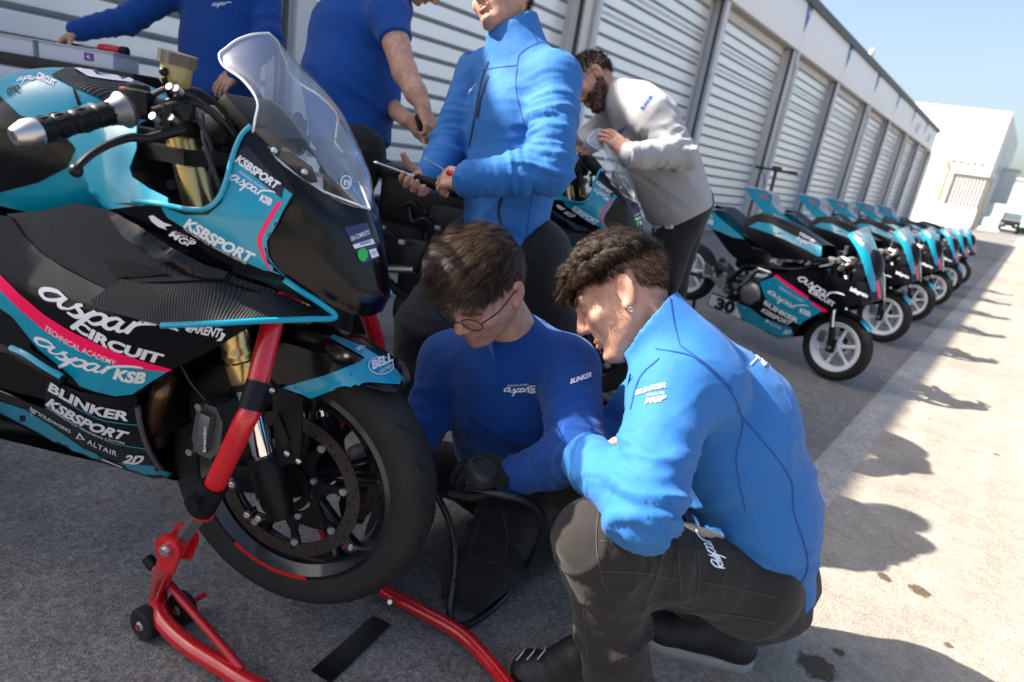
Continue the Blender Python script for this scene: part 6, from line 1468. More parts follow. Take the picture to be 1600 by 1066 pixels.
def shoe(c, heel, toe, up=UP):
    """low work shoe between two ground points; returns upper, sole"""
    heel = np.asarray(heel, float); toe = np.asarray(toe, float); d = _n(toe-heel); L_ = np.linalg.norm(toe-heel); sd = np.cross(UP, d)
    f = Field(np.minimum(heel, toe)-0.12, np.maximum(heel, toe)+np.array([0.12, 0.12, 0.2]), 0.005)
    f.cone(heel+d*0.035+UP*0.045, toe-d*0.06+UP*0.040, 0.040, 0.044, 0.02, UP, 0.9); f.cone(heel+d*0.05+UP*0.06, heel+d*0.07+UP*0.115, 0.042, 0.040, 0.03); f.cone(heel+d*0.10+UP*0.08, toe-d*0.11+UP*0.055, 0.036, 0.036, 0.03); f.ell(toe-d*0.05+UP*0.035, (0.045, 0.045, 0.034), k=0.02)
    f.cut(heel+UP*0.018, -UP); c.wear('shoe', f.mesh(), 'shoe_black')
    g = Field(np.minimum(heel, toe)-0.12, np.maximum(heel, toe)+np.array([0.12, 0.12, 0.1]), 0.004)
    g.cone(heel+d*0.035+UP*0.012, toe-d*0.055+UP*0.012, 0.043, 0.050, 0.02); g.cut(heel+UP*0.026, UP); g.cut(heel+UP*0.001, -UP); c.wear('shoe_sole', g.mesh(), 'sole_grey')
    la = []
    for i in range(4):
        p = heel+d*(0.115+0.022*i)+UP*(0.106-0.010*i); la.append(tube([p-sd*0.020-UP*0.006, p+UP*0.003, p+sd*0.020+d*0.010-UP*0.006], 0.0018, 6))
    c.part('shoe_laces', la, 'reflective')
def cuff(c, wr, el, r, m, hgt=0.014):
    fr = frame_of(np.asarray(wr)-np.asarray(el)); d = fr[2]
    for k in range(3): c.part('cuff_rib', [tube([np.asarray(wr)+d*(k*0.011-0.004)+(r-0.0015*k)*(math.cos(a)*fr[0]+math.sin(a)*fr[1]) for a in np.linspace(0, 2*math.pi, 24)], 0.0062, 8, caps=False)], m)
def glasses(c, m, w=0.048):
    """thin framed spectacles in the head frame"""
    parts = []
    for s in (-1, 1):
        cx = s*0.033; ring = [c.hp((cx+0.024*math.cos(a)*(1.0), 0.104-0.010*abs(cx+0.024*math.cos(a))/0.06, -0.004+0.0185*math.sin(a)*(1.0 if math.sin(a) < 0 else 0.85))) for a in np.linspace(0, 2*math.pi, 25)]
        parts.append(tube(ring, 0.0014, 6, caps=False)); parts.append(tube([c.hp((s*0.057, 0.096, 0.006)), c.hp((s*0.078, 0.06, 0.010)), c.hp((s*0.083, -0.005, 0.010)), c.hp((s*0.081, -0.022, -0.008))], 0.0016, 6))
    parts.append(tube([c.hp((-0.010, 0.108, 0.002)), c.hp((0, 0.112, 0.006)), c.hp((0.010, 0.108, 0.002))], 0.0014, 6))
    g = c.part('glasses', parts, m)
    for s in (-1, 1):
        cx = s*0.033; V = [c.hp((cx, 0.1035, -0.004))]+[c.hp((cx+0.0235*math.cos(a), 0.103-0.010*abs(cx+0.024*math.cos(a))/0.06, -0.004+0.018*math.sin(a)*(1.0 if math.sin(a) < 0 else 0.85))) for a in np.linspace(0, 2*math.pi, 20, endpoint=False)]
        c.part('lens', (np.array(V), [(0, i, i % 20+1) for i in range(1, 21)]), 'clear_acrylic', g, 0)
mat('glass_frame', (0.006, 0.006, 0.008), 0.3)
def brows(c, m): c.hair('eyebrows', lambda V: (V[:, 1] > 0.07) & (np.abs(V[:, 2]-0.020-0.10*(0.03-np.abs(np.abs(V[:, 0])-0.03))) < 0.0045) & (np.abs(V[:, 0]) > 0.012) & (np.abs(V[:, 0]) < 0.052), 380, lambda P: np.stack([np.sign(P[:, 0])*0.8, 0*P[:, 0], 0.15+0*P[:, 0]], 1), m, n_seg=2, length=0.010, grav=0, curl=0, width=0.0009, seed=4, jitter=0.2, lift=0.15)
HAIRLINE = lambda V: (V[:, 2]+0.006*vnoise(V*160, 9) > 0.058-0.55*np.clip(-V[:, 1]+0.075, 0, 0.2)) & (V[:, 1] < 0.088) & ~((np.abs(V[:, 0]) > 0.068) & (V[:, 2] < 0.032) & (V[:, 1] > -0.035))

# ===== man crouching at the right in the light blue softshell jacket
c6 = Crew('curly haired man crouching at right in bright blue softshell jacket and brown cargo trousers', onz(1010, 1000))
hip, waist, chest, neck = J(1180,905,1.47), J(1182,800,1.43), J(1135,675,1.41), J(1052,548,1.385)
shL, elL, wrL = J(1052,612,1.225), J(1005,795,1.065), J(922,722,1.235); shR, elR, wrR = J(1072,560,1.50), J(955,690,1.58), J(905,705,1.42)
h6 = (J(974,462,1.32), ruf(-.86, -.44, .22), ruf(-.37, .90, .17)); M6 = hframe(h6[1], h6[2]); neck = h6[0]+M6@np.array([0, -0.050, -0.185])
fw6 = _n(-Rh*0.85+Fh*0.45+np.array([0, 0, -0.3]))
hl, kl, al = J(1165,912,1.38), J(938,848,1.165), J(972,1095,1.27); hr, kr, ar = J(1205,900,1.57), J(900,752,1.54), J(1135,985,1.60)
pr = torso(hip, waist, chest, neck, shL, shR, fw6, (0.158, 0.165, 0.178), 0.80, 0.078)+arm(shL, elL, wrL, (0.080, 0.066, 0.054))+arm(shR, elR, wrR, (0.08, 0.066, 0.054))
cold = _n(M6@np.array([0, 0.030, 0.12])); pr += [cn(neck-cold*0.05, neck+cold*0.13, 0.088, 0.084, k=0.03), cn(neck+cold*0.055, neck+cold*0.30, 0.073, 0.076, k=0.0, mode='s')]
jk = garment(pr, [(neck+cold*0.112, _n(cold+M6@np.array([0, 0.22, 0])), 0.19), (hip-_n(waist-hip)*0.050, _n(_n(hip-waist)+fw6*0.35), 0.32), (J(1240,925,1.45), -UP, 0.40)], 0.0065, folds=fold_arm(shL, elL, wrL, 0.0085)+[(J(1230,800,1.42), (0.1, 0.1, 1), 0.10, 0.085, 0.008), (J(1190,900,1.36), (0.3, 0.2, 1), 0.09, 0.055, 0.008), (J(1120,800,1.33), (-0.4, 0.3, 1), 0.07, 0.06, 0.006)], noise=0.0035, seed=6, nf=9, it=2)
jo = c6.wear('softshell_jacket', jk, 'shell_blue'); B6 = c6.bv(jk)
for pts in ([(1045,455),(1052,500),(1062,540)], [(1024,545),(1075,555),(1105,575),(1140,610),(1160,660),(1150,720),(1165,800)], [(1062,540),(1110,575),(1145,610)], [(1150,640),(1230,740),(1240,800),(1262,880),(1240,930)], [(985,640),(1000,590),(1030,560)]): c6.line('seam', jo, B6, pts, 'seam_blue', 1.8)
c6.word(jo, 'BLINKER', B6, [(994,618),(1018,610),(1041,605)], (1,-7), 'print_bright', 0.045, 0, 1.2); c6.word(jo, 'ROAD TO', B6, [(1012,620),(1038,616)], (0,-4), 'print_bright', 0); c6.word(jo, 'MGP', B6, [(1008,632),(1040,627)], (1,-9), 'print_bright', 0.03, 0.3)
c6.brush(jo, B6, [(1172,545),(1190,575),(1206,586)], (14,-22), 'print_bright')
tr = garment([cn(hl, hr, 0.108, 0.108, k=0.05)]+leg(hl, kl, al, (0.092, 0.080, 0.072))+leg(hr, kr, ar, (0.092, 0.074, 0.058))+[cn(J(1218,950,1.43), J(1180,958,1.50), 0.062, 0.072, k=0.05)], [(al-UP*0.0, -UP, 0.2)], 0.0068, folds=[(kl, kl-hl, 0.07, 0.05, 0.006), ((kl+al)/2, al-kl, 0.11, 0.07, 0.006), ((hl*0.35+kl*0.65), kl-hl, 0.08, 0.05, 0.005), ((hl+kl)/2, (0.2, 0.3, 1), 0.09, 0.05, 0.004), (al, al-kl, 0.08, 0.05, 0.008)], noise=0.0028, seed=16)
to = c6.wear('cargo_trousers', tr, 'trouser_brown'); T6 = c6.bv(tr)
for pts in ([(935,795),(932,850),(940,900),(950,925)], [(938,845),(1000,852),(1055,862)], [(940,892),(1000,895),(1060,905)], [(1055,830),(1060,880),(1066,950)], [(1086,840),(1092,900),(1085,955)], [(912,920),(915,990),(925,1060)], [(1100,955),(1170,965),(1220,975)], [(1096,910),(1150,920),(1215,935)]): c6.line('seam', to, T6, pts, 'seam_brown', 1.5)
c6.brush(to, T6, [(1128,888),(1122,868),(1110,845),(1100,830)], (-18,-2), 'print_bright'); c6.word(to, 'KSB', T6, [(1131,889),(1122,868)], (-9,-1), 'print_bright', 0.05)
c6.head(*h6, 0.22); c6.core([(neck, chest, 0.05, 0.09), (chest, hip, 0.09, 0.09), (shL, elL, 0.04, 0.035), (elL, wrL, 0.035, 0.03), (shR, elR, 0.04, 0.035), (elR, wrR, 0.035, 0.03), (shL, shR, 0.045, 0.045), (hl, kl, 0.06, 0.05), (kl, al, 0.05, 0.04), (hr, kr, 0.06, 0.05), (kr, ar, 0.05, 0.04), (J(974,462,1.32)-ruf(-.37, .90, .2)*0.10, neck, 0.05, 0.055)])
c6.hand(wrL, _n(J(915,690,1.36)-wrL), ruf(-.5, .5, -.6), (0.7, 0.7, 0.75, 0.8), 0.5, 1); c6.hand(wrR, _n(J(930,715,1.34)-wrR), ruf(-.2, .8, .4), (0.7, 0.7, 0.7, 0.7), 0.5, -1); c6.body()
def flow6(P): d = np.stack([P[:, 0]*4, 0.55+0*P[:, 1], 0.15-P[:, 1]*3.5], 1); return d/np.linalg.norm(d, axis=1)[:, None]
top6 = lambda V: HAIRLINE(V) & (V[:, 2] > 0.045)
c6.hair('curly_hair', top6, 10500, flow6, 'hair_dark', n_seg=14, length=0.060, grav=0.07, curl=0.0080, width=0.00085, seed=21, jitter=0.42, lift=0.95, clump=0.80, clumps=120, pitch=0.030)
c6.hair('cropped_hair', lambda V: HAIRLINE(V) & (V[:, 2] < 0.060), 6500, lambda P: np.stack([0*P[:, 0], -0.5+0*P[:, 1], -0.8+0*P[:, 2]], 1), 'hair_dark', n_seg=3, length=0.014, grav=0.2, curl=0, width=0.0009, seed=22, jitter=0.35, lift=0.5)
brows(c6, 'hair_dark'); c6.part('earring', [tube([c6.hp((-0.088+0.0*i, -0.004+0.0038*math.sin(a), -0.046+0.0038*math.cos(a))) for i, a in enumerate(np.linspace(0, 6.3, 12))], 0.0011, 6)], 'alloy')
shoe(c6, onz(1170,1040), onz(1000,992)); shoe(c6, onz(935,1105), onz(792,1058))
# ===== kneeling man in the middle
c5 = Crew('kneeling man with glasses and black gloves in royal blue sweatshirt beside the front wheel', onz(790, 900))
hip, waist, chest, neck = J(812,742,1.86), J(808,690,1.76), J(800,620,1.63), J(812,540,1.55)
shL, elL, wrL = J(886,578,1.50), J(905,705,1.31), J(812,742,1.42); shR, elR, wrR = J(700,566,1.66), J(660,672,1.64), J(604,752,1.56)
hl, kl, hr, kr = J(838,735,1.80), J(738,905,1.62), J(770,745,1.94), J(640,725,1.80); an_l = kl+np.array([0.05, 0.40, 0.02]); an_r = onz(600, 900)+UP*0.1
fw5 = _n(-Fh*0.85-Rh*0.3+np.array([0, 0, -0.25]))
sw = garment(torso(hip, waist, chest, neck, shL, shR, fw5, (0.165, 0.175, 0.180), 0.74, 0.072)+arm(shL, elL, wrL, (0.076, 0.064, 0.050))+arm(shR, elR, wrR, (0.074, 0.060, 0.050)), [], 0.0068, folds=fold_arm(shL, elL, wrL, 0.007)+fold_arm(shR, elR, wrR, 0.007)+[(J(800,700,1.62), (0.2, 0, 1), 0.10, 0.06, 0.006), (J(740,600,1.6), (1, 0, 0.5), 0.06, 0.05, 0.004)], noise=0.003, seed=5, nf=8)
so = c5.wear('sweatshirt', sw, 'sweat_blue'); B5 = c5.bv(sw)
c5.brush(so, B5, [(787,613),(812,614),(838,610)], (1,-9), 'print_bright'); c5.word(so, 'TECHNICAL ACADEMY', B5, [(793,604),(828,602)], (0,-3), 'print_bright', 0); c5.word(so, 'KSB', B5, [(825,613),(838,614)], (0,-8), 'print_bright', 0.04); c5.word(so, 'BLINKER', B5, [(891,601),(924,589)], (1,-8), 'print_bright', 0.045, 0, 1.2)
for pts in ([(845,500),(880,520),(908,545)], [(856,600),(866,560),(905,540)], [(668,540),(690,590),(708,640)]): c5.line('seam', so, B5, pts, 'seam_blue', 1.6)
rib = [J(770,548,1.42)]  # ribbed collar
c5.part('collar_rib', [tube([neck+np.array([0, 0, 0.012])+0.062*(math.cos(a)*_n(shL-shR)+math.sin(a)*fw5*np.array([1, 1, 0.9]))-UP*0.018*max(0, math.sin(a)) for a in np.linspace(0, 2*math.pi, 30)], 0.011, 8, caps=False)], 'sweat_blue')
tr = garment([cn(hl, hr, 0.125, 0.125, k=0.05)]+leg(hl, kl, an_l, (0.098, 0.072, 0.058))+leg(hr, kr, an_r, (0.095, 0.074, 0.062)), [(np.array([0, 0, 0.003]), -UP, None)], 0.0085, folds=[(kl, kl-hl, 0.09, 0.05, 0.009), ((hl+kl)/2, kl-hl, 0.12, 0.055, 0.010)], noise=0.003, seed=15)
to5 = c5.wear('work_trousers', tr, 'trouser_black'); T5 = c5.bv(tr)
for pts in ([(757,790),(742,840),(732,866)], [(732,866),(760,880),(790,876)], [(785,795),(792,840),(788,878)], [(712,800),(704,850),(702,900)]): c5.line('seam', to5, T5, pts, 'seam_brown', 1.6)
cuff(c5, wrL, elL, 0.043, 'sweat_blue'); cuff(c5, wrR, elR, 0.043, 'sweat_blue')
c5.head(J(754,447,1.38), ruf(-.487, -.744, -.458), ruf(-.197, .604, -.772), 0.35, 0.92); hc5 = J(754,447,1.38)
c5.core([(neck, chest, 0.05, 0.09), (chest, hip, 0.09, 0.09), (shL, elL, 0.04, 0.035), (elL, wrL, 0.035, 0.03), (shR, elR, 0.04, 0.035), (elR, wrR, 0.035, 0.03), (shL, shR, 0.045, 0.045), (hl, kl, 0.06, 0.05), (kl, an_l, 0.05, 0.04), (hr, kr, 0.06, 0.05), (kr, an_r, 0.05, 0.04), (hc5-ruf(-.197, .604, -.772)*0.08-ruf(-.487, -.744, -.458)*0.03, neck, 0.052, 0.062)])
c5.hand(wrL, _n(J(752,735,1.40)-wrL), ruf(.05, .8, -.5), (0.62, 0.62, 0.65, 0.7), 0.3, 1); c5.hand(wrR, _n(J(572,765,1.50)-wrR), ruf(-.3, .8, -.5), (0.6, 0.6, 0.6, 0.6), 0.3, -1); c5.body()
for (w_, d_, b_, sd, cu) in ((wrL, _n(J(752,735,1.40)-wrL), ruf(.05, .8, -.5), 1, (0.62, 0.62, 0.65, 0.7)), (wrR, _n(J(572,765,1.50)-wrR), ruf(-.3, .8, -.5), -1, (0.6, 0.6, 0.6, 0.6))):
    V, Q = place_hand(w_, d_, b_, cu, 0.3, sd, grow=0.0028); keep = ((V-w_)@d_) > -0.012; Q = Q[keep[Q].all(1)]; gl = c5.wear('work_glove', (V, Q), 'glove_black')
    fr = frame_of(d_); ri = [w_+d_*0.012+0.030*(math.cos(a)*fr[0]+math.sin(a)*fr[1]) for a in np.linspace(0, 6.283, 20)]; c5.part('glove_cuff', [tube(ri, 0.009, 8, caps=False)], 'grey_plastic' if sd > 0 else 'glove_black', gl)
def flow5(P): d = np.stack([P[:, 0]*4+0.25, 0.55+0*P[:, 1], 0.10-np.clip(P[:, 1], -0.1, 0.1)*4.5], 1); return d/np.linalg.norm(d, axis=1)[:, None]
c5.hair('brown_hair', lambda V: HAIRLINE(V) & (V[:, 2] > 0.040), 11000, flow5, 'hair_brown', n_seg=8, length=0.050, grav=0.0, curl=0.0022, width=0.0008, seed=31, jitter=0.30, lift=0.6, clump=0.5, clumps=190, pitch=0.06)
c5.hair('side_hair', lambda V: HAIRLINE(V) & (V[:, 2] < 0.060), 6500, lambda P: np.stack([0*P[:, 0], 0.1-0.5*np.sign(0.02-P[:, 1]), -0.8+0*P[:, 2]], 1), 'hair_brown', n_seg=4, length=0.024, grav=0.15, curl=0, width=0.0008, seed=32, jitter=0.25, lift=0.35, clump=0.4, clumps=200)
brows(c5, 'hair_brown'); glasses(c5, 'glass_frame'); c5.part('earring', [tube([c5.hp((-0.090, -0.004+0.0045*math.sin(a), -0.048+0.0045*math.cos(a))) for a in np.linspace(0, 6.3, 12)], 0.0011, 6)], 'alloy')
# ===== standing man in the softshell jacket
c3 = Crew('standing man in bright blue zipped softshell jacket holding two screwdrivers', onz(790, 690))
hip, waist, chest, neck = J(785,375,2.16), J(795,290,2.13), J(805,180,2.11), J(820,80,2.11)
shL, elL, wrL = J(868,128,1.98), J(858,262,1.87), J(735,282,1.82); shR, elR, wrR = J(748,118,2.25), J(700,232,2.20), J(672,278,2.02)
h3 = (J(783,-2,2.05), ruf(-.71, -.01, -.70), ruf(-.14, .98, .12)); M3 = hframe(h3[1], h3[2]); neck = h3[0]+M3@np.array([0, -0.050, -0.185])
fw3 = _n(-Rh*0.80-Fh*0.55); hl, hr = J(835,395,2.12), J(740,390,2.24); kl, kr = J(868,520,2.24), J(660,520,2.10)
al = np.array([kl[0]+0.02, kl[1]+0.06, 0.10]); ar = np.array([kr[0]-0.02, kr[1]-0.02, 0.10])
pr = torso(hip, waist, chest, neck, shL, shR, fw3, (0.170, 0.170, 0.180), 0.76, 0.075)+arm(shL, elL, wrL, (0.082, 0.072, 0.056))+arm(shR, elR, wrR, (0.078, 0.064, 0.052))
cold = _n(M3@np.array([0, 0.020, 0.12])); pr += [cn(neck-cold*0.05, neck+cold*0.14, 0.096, 0.090, k=0.03), cn(neck+cold*0.06, neck+cold*0.30, 0.080, 0.083, k=0, mode='s')]
colcut = _n(cold+M3@np.array([0, 0.30, 0]))
jk = garment(pr, [(neck+cold*0.108, colcut, 0.21), (J(785,398,2.16), (hip-waist), 0.32)], 0.0075, folds=fold_arm(shL, elL, wrL, 0.011)+fold_arm(shR, elR, wrR, 0.008)+[(J(855,190,1.93), elL-shL, 0.09, 0.055, 0.009), (J(790,330,2.0), (0.1, 0.2, 1), 0.12, 0.09, 0.005)], noise=0.0035, seed=3, nf=8, it=2)
jo = c3.wear('softshell_jacket', jk, 'shell_blue'); B3 = c3.bv(jk)
for pts, m_, w_ in (([(764,96),(758,112),(752,130),(744,172),(738,205),(733,232)], 'zip_dark', 2.2), ([(764,118),(753,150),(746,185)], 'zip_dark', 3.4), ([(785,305),(779,330),(783,352)], 'zip_dark', 4.2), ([(753,110),(780,105),(808,102)], 'seam_blue', 1.5), ([(808,102),(812,85),(830,72),(852,66),(880,80)], 'seam_blue', 1.5), ([(808,104),(806,140),(818,190)], 'seam_blue', 1.5), ([(836,290),(826,340),(822,392)], 'seam_blue', 1.4), ([(830,45),(840,66)], 'seam_blue', 1.4), ([(706,388),(760,386),(830,392)], 'seam_blue', 1.2)): c3.line('zip' if m_ == 'zip_dark' else 'seam', jo, B3, pts, m_, w_)
c3.brush(jo, B3, [(731,148),(742,138)], (2,-7), 'print_bright')
tr = garment([cn(hl, hr, 0.115, 0.115, k=0.05)]+leg(hl, kl, al, (0.10, 0.085, 0.075))+leg(hr, kr, ar, (0.105, 0.092, 0.080)), [], 0.010, folds=[(kr, (0, 0, 1), 0.14, 0.10, 0.008), (kl, (0, 0, 1), 0.14, 0.08, 0.006)], noise=0.004, seed=13); c3.wear('work_trousers', tr, 'trouser_black')
c3.head(*h3, 0.45); c3.core([(neck, chest, 0.05, 0.09), (chest, hip, 0.09, 0.09), (shL, elL, 0.04, 0.035), (elL, wrL, 0.035, 0.03), (shR, elR, 0.04, 0.035), (elR, wrR, 0.035, 0.03), (shL, shR, 0.045, 0.045), (hl, kl, 0.06, 0.05), (kl, al, 0.05, 0.04), (hr, kr, 0.06, 0.05), (kr, ar, 0.05, 0.04)])
c3.hand(wrL, _n(J(698,278,1.86)-wrL), ruf(.15, .35, -.9), (0.75, 0.8, 0.85, 0.9), 0.5, 1); c3.hand(wrR, _n(J(645,293,1.95)-wrR), ruf(-.6, -.6, .5), (0.55, 0.6, 0.65, 0.7), 0.6, -1); c3.body()
c3.hair('short_hair', HAIRLINE, 3500, lambda P: np.stack([0*P[:, 0], -0.2+0*P[:, 1], -0.5+0*P[:, 2]], 1), 'hair_brown', n_seg=3, length=0.025, grav=0.1, curl=0, width=0.0014, seed=33, jitter=0.3, lift=0.6)
for sx_ in ((al, kl), (ar, kr)):
    a_ = sx_[0]*np.array([1, 1, 0]); shoe(c3, a_+(-fw3)*0.08, a_+fw3*0.20)
# ===== bending man in the grey sweatshirt
c4 = Crew('bearded man with glasses in grey sweatshirt bending over the half stripped motorcycle', onz(1010, 610))
hip, waist, chest, neck = J(1064,310,2.97), J(1045,262,2.94), J(1008,195,2.88), J(958,150,2.86)
shL, elL, wrL = J(1018,182,2.70), J(1066,243,2.66), J(984,243,2.53); shR, elR, wrR = J(975,170,3.02), J(925,215,3.02), J(912,228,2.80)
fw4 = _n(-Rh*0.85-Fh*0.1+np.array([0, 0, -0.55])); hl, hr = J(1066,325,2.98), J(1072,318,3.16); kl = hl+np.array([-0.02, -0.05, -0.45]); kr = hr+np.array([0.0, 0.03, -0.44]); al = np.array([kl[0]+0.03, kl[1]+0.05, 0.1]); ar = np.array([kr[0]+0.03, kr[1]+0.05, 0.1])
sw = garment(torso(hip, waist, chest, neck, shL, shR, fw4, (0.168, 0.168, 0.178), 0.80, 0.080)+arm(shL, elL, wrL, (0.084, 0.070, 0.052))+arm(shR, elR, wrR, (0.08, 0.066, 0.052))+[cn(waist+fw4*0.05, hip+fw4*0.06, 0.14, 0.12, k=0.06)], [(J(1075,338,2.97), _n(hip-waist), 0.40)], 0.0095, folds=fold_arm(shL, elL, wrL, 0.011)+[(J(1040,260,2.7), (0.4, 0.2, 1), 0.13, 0.09, 0.008)], noise=0.004, seed=4, nf=7)
so = c4.wear('sweatshirt', sw, 'sweat_grey'); B4 = c4.bv(sw)
c4.word(so, 'BLINKER', B4, [(1004,172),(1021,151)], (-4,-3.5), 'print_blue', 0.045, 0, 1.2); c4.brush(so, B4, [(966,210),(982,202)], (-1,-7), 'print_blue'); c4.line('seam', so, B4, [(985,150),(983,168),(992,190),(1010,205)], 'sweat_grey', 1.2)
tr = garment([cn(hl, hr, 0.125, 0.125, k=0.06)]+leg(hl, kl, al, (0.115, 0.095, 0.082))+leg(hr, kr, ar, (0.115, 0.09, 0.08)), [], 0.0105, folds=[(kl, (0, 0, 1), 0.14, 0.09, 0.008), (hl, (0, 0.3, 1), 0.12, 0.08, 0.008)], noise=0.005, seed=14); to = c4.wear('work_trousers', tr, 'trouser_black'); c4.brush(to, c4.bv(tr), [(1019,358),(1038,357)], (1,-8), 'print_bright'); c4.word(to, 'KSB', c4.bv(tr), [(1040,357),(1052,357)], (0,-7), 'print_bright', 0.04)
cuff(c4, wrL, elL, 0.046, 'sweat_grey')
c4.head(J(925,126,2.85), ruf(-.729, -.681, -.05), ruf(-.684, .727, .05), 0.75, 0.95); c4.core([(neck, chest, 0.05, 0.09), (chest, hip, 0.09, 0.09), (shL, elL, 0.04, 0.035), (elL, wrL, 0.035, 0.03), (shR, elR, 0.04, 0.035), (elR, wrR, 0.035, 0.03), (shL, shR, 0.045, 0.045), (hl, kl, 0.06, 0.05), (kl, al, 0.05, 0.04), (hr, kr, 0.06, 0.05), (kr, ar, 0.05, 0.04), (J(925,126,2.85)-ruf(-.684, .727, .05)*0.10, neck, 0.052, 0.062)])
c4.hand(wrL, _n(J(948,208,2.56)-wrL), ruf(.3, .35, -.85), (0.25, 0.25, 0.28, 0.3), 0.2, 1); c4.hand(wrR, _n(J(908,248,2.72)-wrR), ruf(.1, .6, .7), (0.4, 0.4, 0.4, 0.4), 0.3, -1); c4.body()
c4.part('wrist_band', [tube([wrL*0.9+elL*0.1+0.036*(math.cos(a)*frame_of(wrL-elL)[0]+math.sin(a)*frame_of(wrL-elL)[1])+_n(wrL-elL)*0.03 for a in np.linspace(0, 6.283, 18)], 0.008, 8, caps=False)], 'plastic_black')
c4.hair('short_hair', HAIRLINE, 5200, lambda P: np.stack([0*P[:, 0], 0.3+0*P[:, 1], -0.35+0*P[:, 2]], 1), 'hair_black', n_seg=3, length=0.020, grav=0.05, curl=0, width=0.0022, seed=41, jitter=0.4, lift=0.7)
BEARD = lambda V: (V[:, 2] < -0.040+0.30*np.clip(0.045-V[:, 1], 0, 0.05)*1.6) & (V[:, 2] > -0.125) & (V[:, 1] > -0.008) & ~((np.abs(V[:, 0]) < 0.020) & (V[:, 2] > -0.078) & (V[:, 2] < -0.057) & (V[:, 1] > 0.07)) & (V[:, 2] < -0.012-0.35*np.clip(V[:, 1], 0, 0.1)+0.02*(np.abs(V[:, 0]) > 0.05))
c4.hair('beard', BEARD, 4600, lambda P: np.stack([0*P[:, 0], 0.2+0*P[:, 1], -0.9+0*P[:, 2]], 1), 'hair_black', n_seg=3, length=0.011, grav=0.1, curl=0, width=0.0015, seed=42, jitter=0.35, lift=0.5)
brows(c4, 'hair_black'); glasses(c4, 'glass_frame')
for a_ in (al, ar): a_ = a_*np.array([1, 1, 0]); d_ = _n(fw4*np.array([1, 1, 0])); shoe(c4, a_-d_*0.08, a_+d_*0.20)
# ===== man in the short sleeved polo shirt
c2 = Crew('stout man in blue short sleeved polo shirt seen from behind holding a screwdriver', onz(520, 532))
hip, waist, chest, neck = J(548,205,3.00), J(545,130,2.98), J(556,60,2.98), J(600,-8,3.0)
shR, elR, wrR = J(606,22,2.80), J(632,112,2.74), J(662,168,2.70); shL, elL, wrL = J(590,10,3.2), J(590,150,3.1), J(636,188,2.86)
fw2 = _n(Rh*0.80+Fh*0.25); hl, hr = J(540,235,3.1), J(555,240,2.92); kl, kr = hl+np.array([0, 0.03, -0.46]), hr+np.array([0, -0.03, -0.46]); al, ar = np.array([kl[0], kl[1], 0.1]), np.array([kr[0], kr[1], 0.1])
po = garment(torso(hip, waist, chest, neck, shL, shR, fw2, (0.190, 0.205, 0.200), 1.0, 0.085)+[cn(waist+fw2*0.07-UP*0.03, chest+fw2*0.05, 0.17, 0.15, k=0.06), cn(shR, shR*0.42+elR*0.58, 0.085, 0.075, k=0.03), cn(shL, shL*0.5+elL*0.5, 0.085, 0.075, k=0.03)], [(J(545,228,3.0), hip-waist, 0.4), (shR*0.52+elR*0.48, elR-shR, 0.11)], 0.0105, folds=[(J(560,150,2.85), (0.6, 0.3, 1), 0.16, 0.12, 0.006)], noise=0.005, seed=2, nf=6)
po_o = c2.wear('polo_shirt', po, 'polo_blue')
tr = garment([cn(hl, hr, 0.14, 0.14, k=0.06)]+leg(hl, kl, al, (0.115, 0.092, 0.078))+leg(hr, kr, ar, (0.115, 0.092, 0.078)), [], 0.011, noise=0.005, seed=12); c2.wear('work_trousers', tr, 'trouser_black')
c2.head(J(672,-38,2.92), _n(Rh*0.55+Fh*0.45-UP*0.9), _n(Rh*0.75+UP*0.5), 0.2, 1.0); c2.core([(neck, chest, 0.06, 0.09), (chest, hip, 0.09, 0.09), (shL, shR, 0.045, 0.045), (hl, kl, 0.06, 0.05), (kl, al, 0.05, 0.04), (hr, kr, 0.06, 0.05), (kr, ar, 0.05, 0.04)])
V, Q = garment([cn(shR, elR, 0.070, 0.052, k=0.02), cn(elR, elR*0.4+wrR*0.6, 0.053, 0.046, k=0.02), cn(elR*0.4+wrR*0.6, wrR, 0.046, 0.032, k=0.02), cn(shL, elL, 0.066, 0.050, k=0.02), cn(elL, wrL, 0.052, 0.034, k=0.02)], h=0.007, noise=0.0); c2.add_skin(V, Q)
c2.hand(wrR, _n(J(672,196,2.70)-wrR), ruf(.55, .5, -.6), (0.7, 0.75, 0.8, 0.8), 0.5, -1); c2.hand(wrL, _n(J(668,202,2.76)-wrL), ruf(-.2, -.5, -.8), (0.7, 0.7, 0.7, 0.7), 0.5, 1); c2.body()
c2.hair('short_hair', HAIRLINE, 3500, lambda P: np.stack([0*P[:, 0], -0.2+0*P[:, 1], -0.5+0*P[:, 2]], 1), 'hair_black', n_seg=3, length=0.025, grav=0.1, curl=0, width=0.0022, seed=43, jitter=0.3, lift=0.6)
for a_ in (al, ar): a_ = a_*np.array([1, 1, 0]); shoe(c2, a_-fw2*0.08, a_+fw2*0.20)
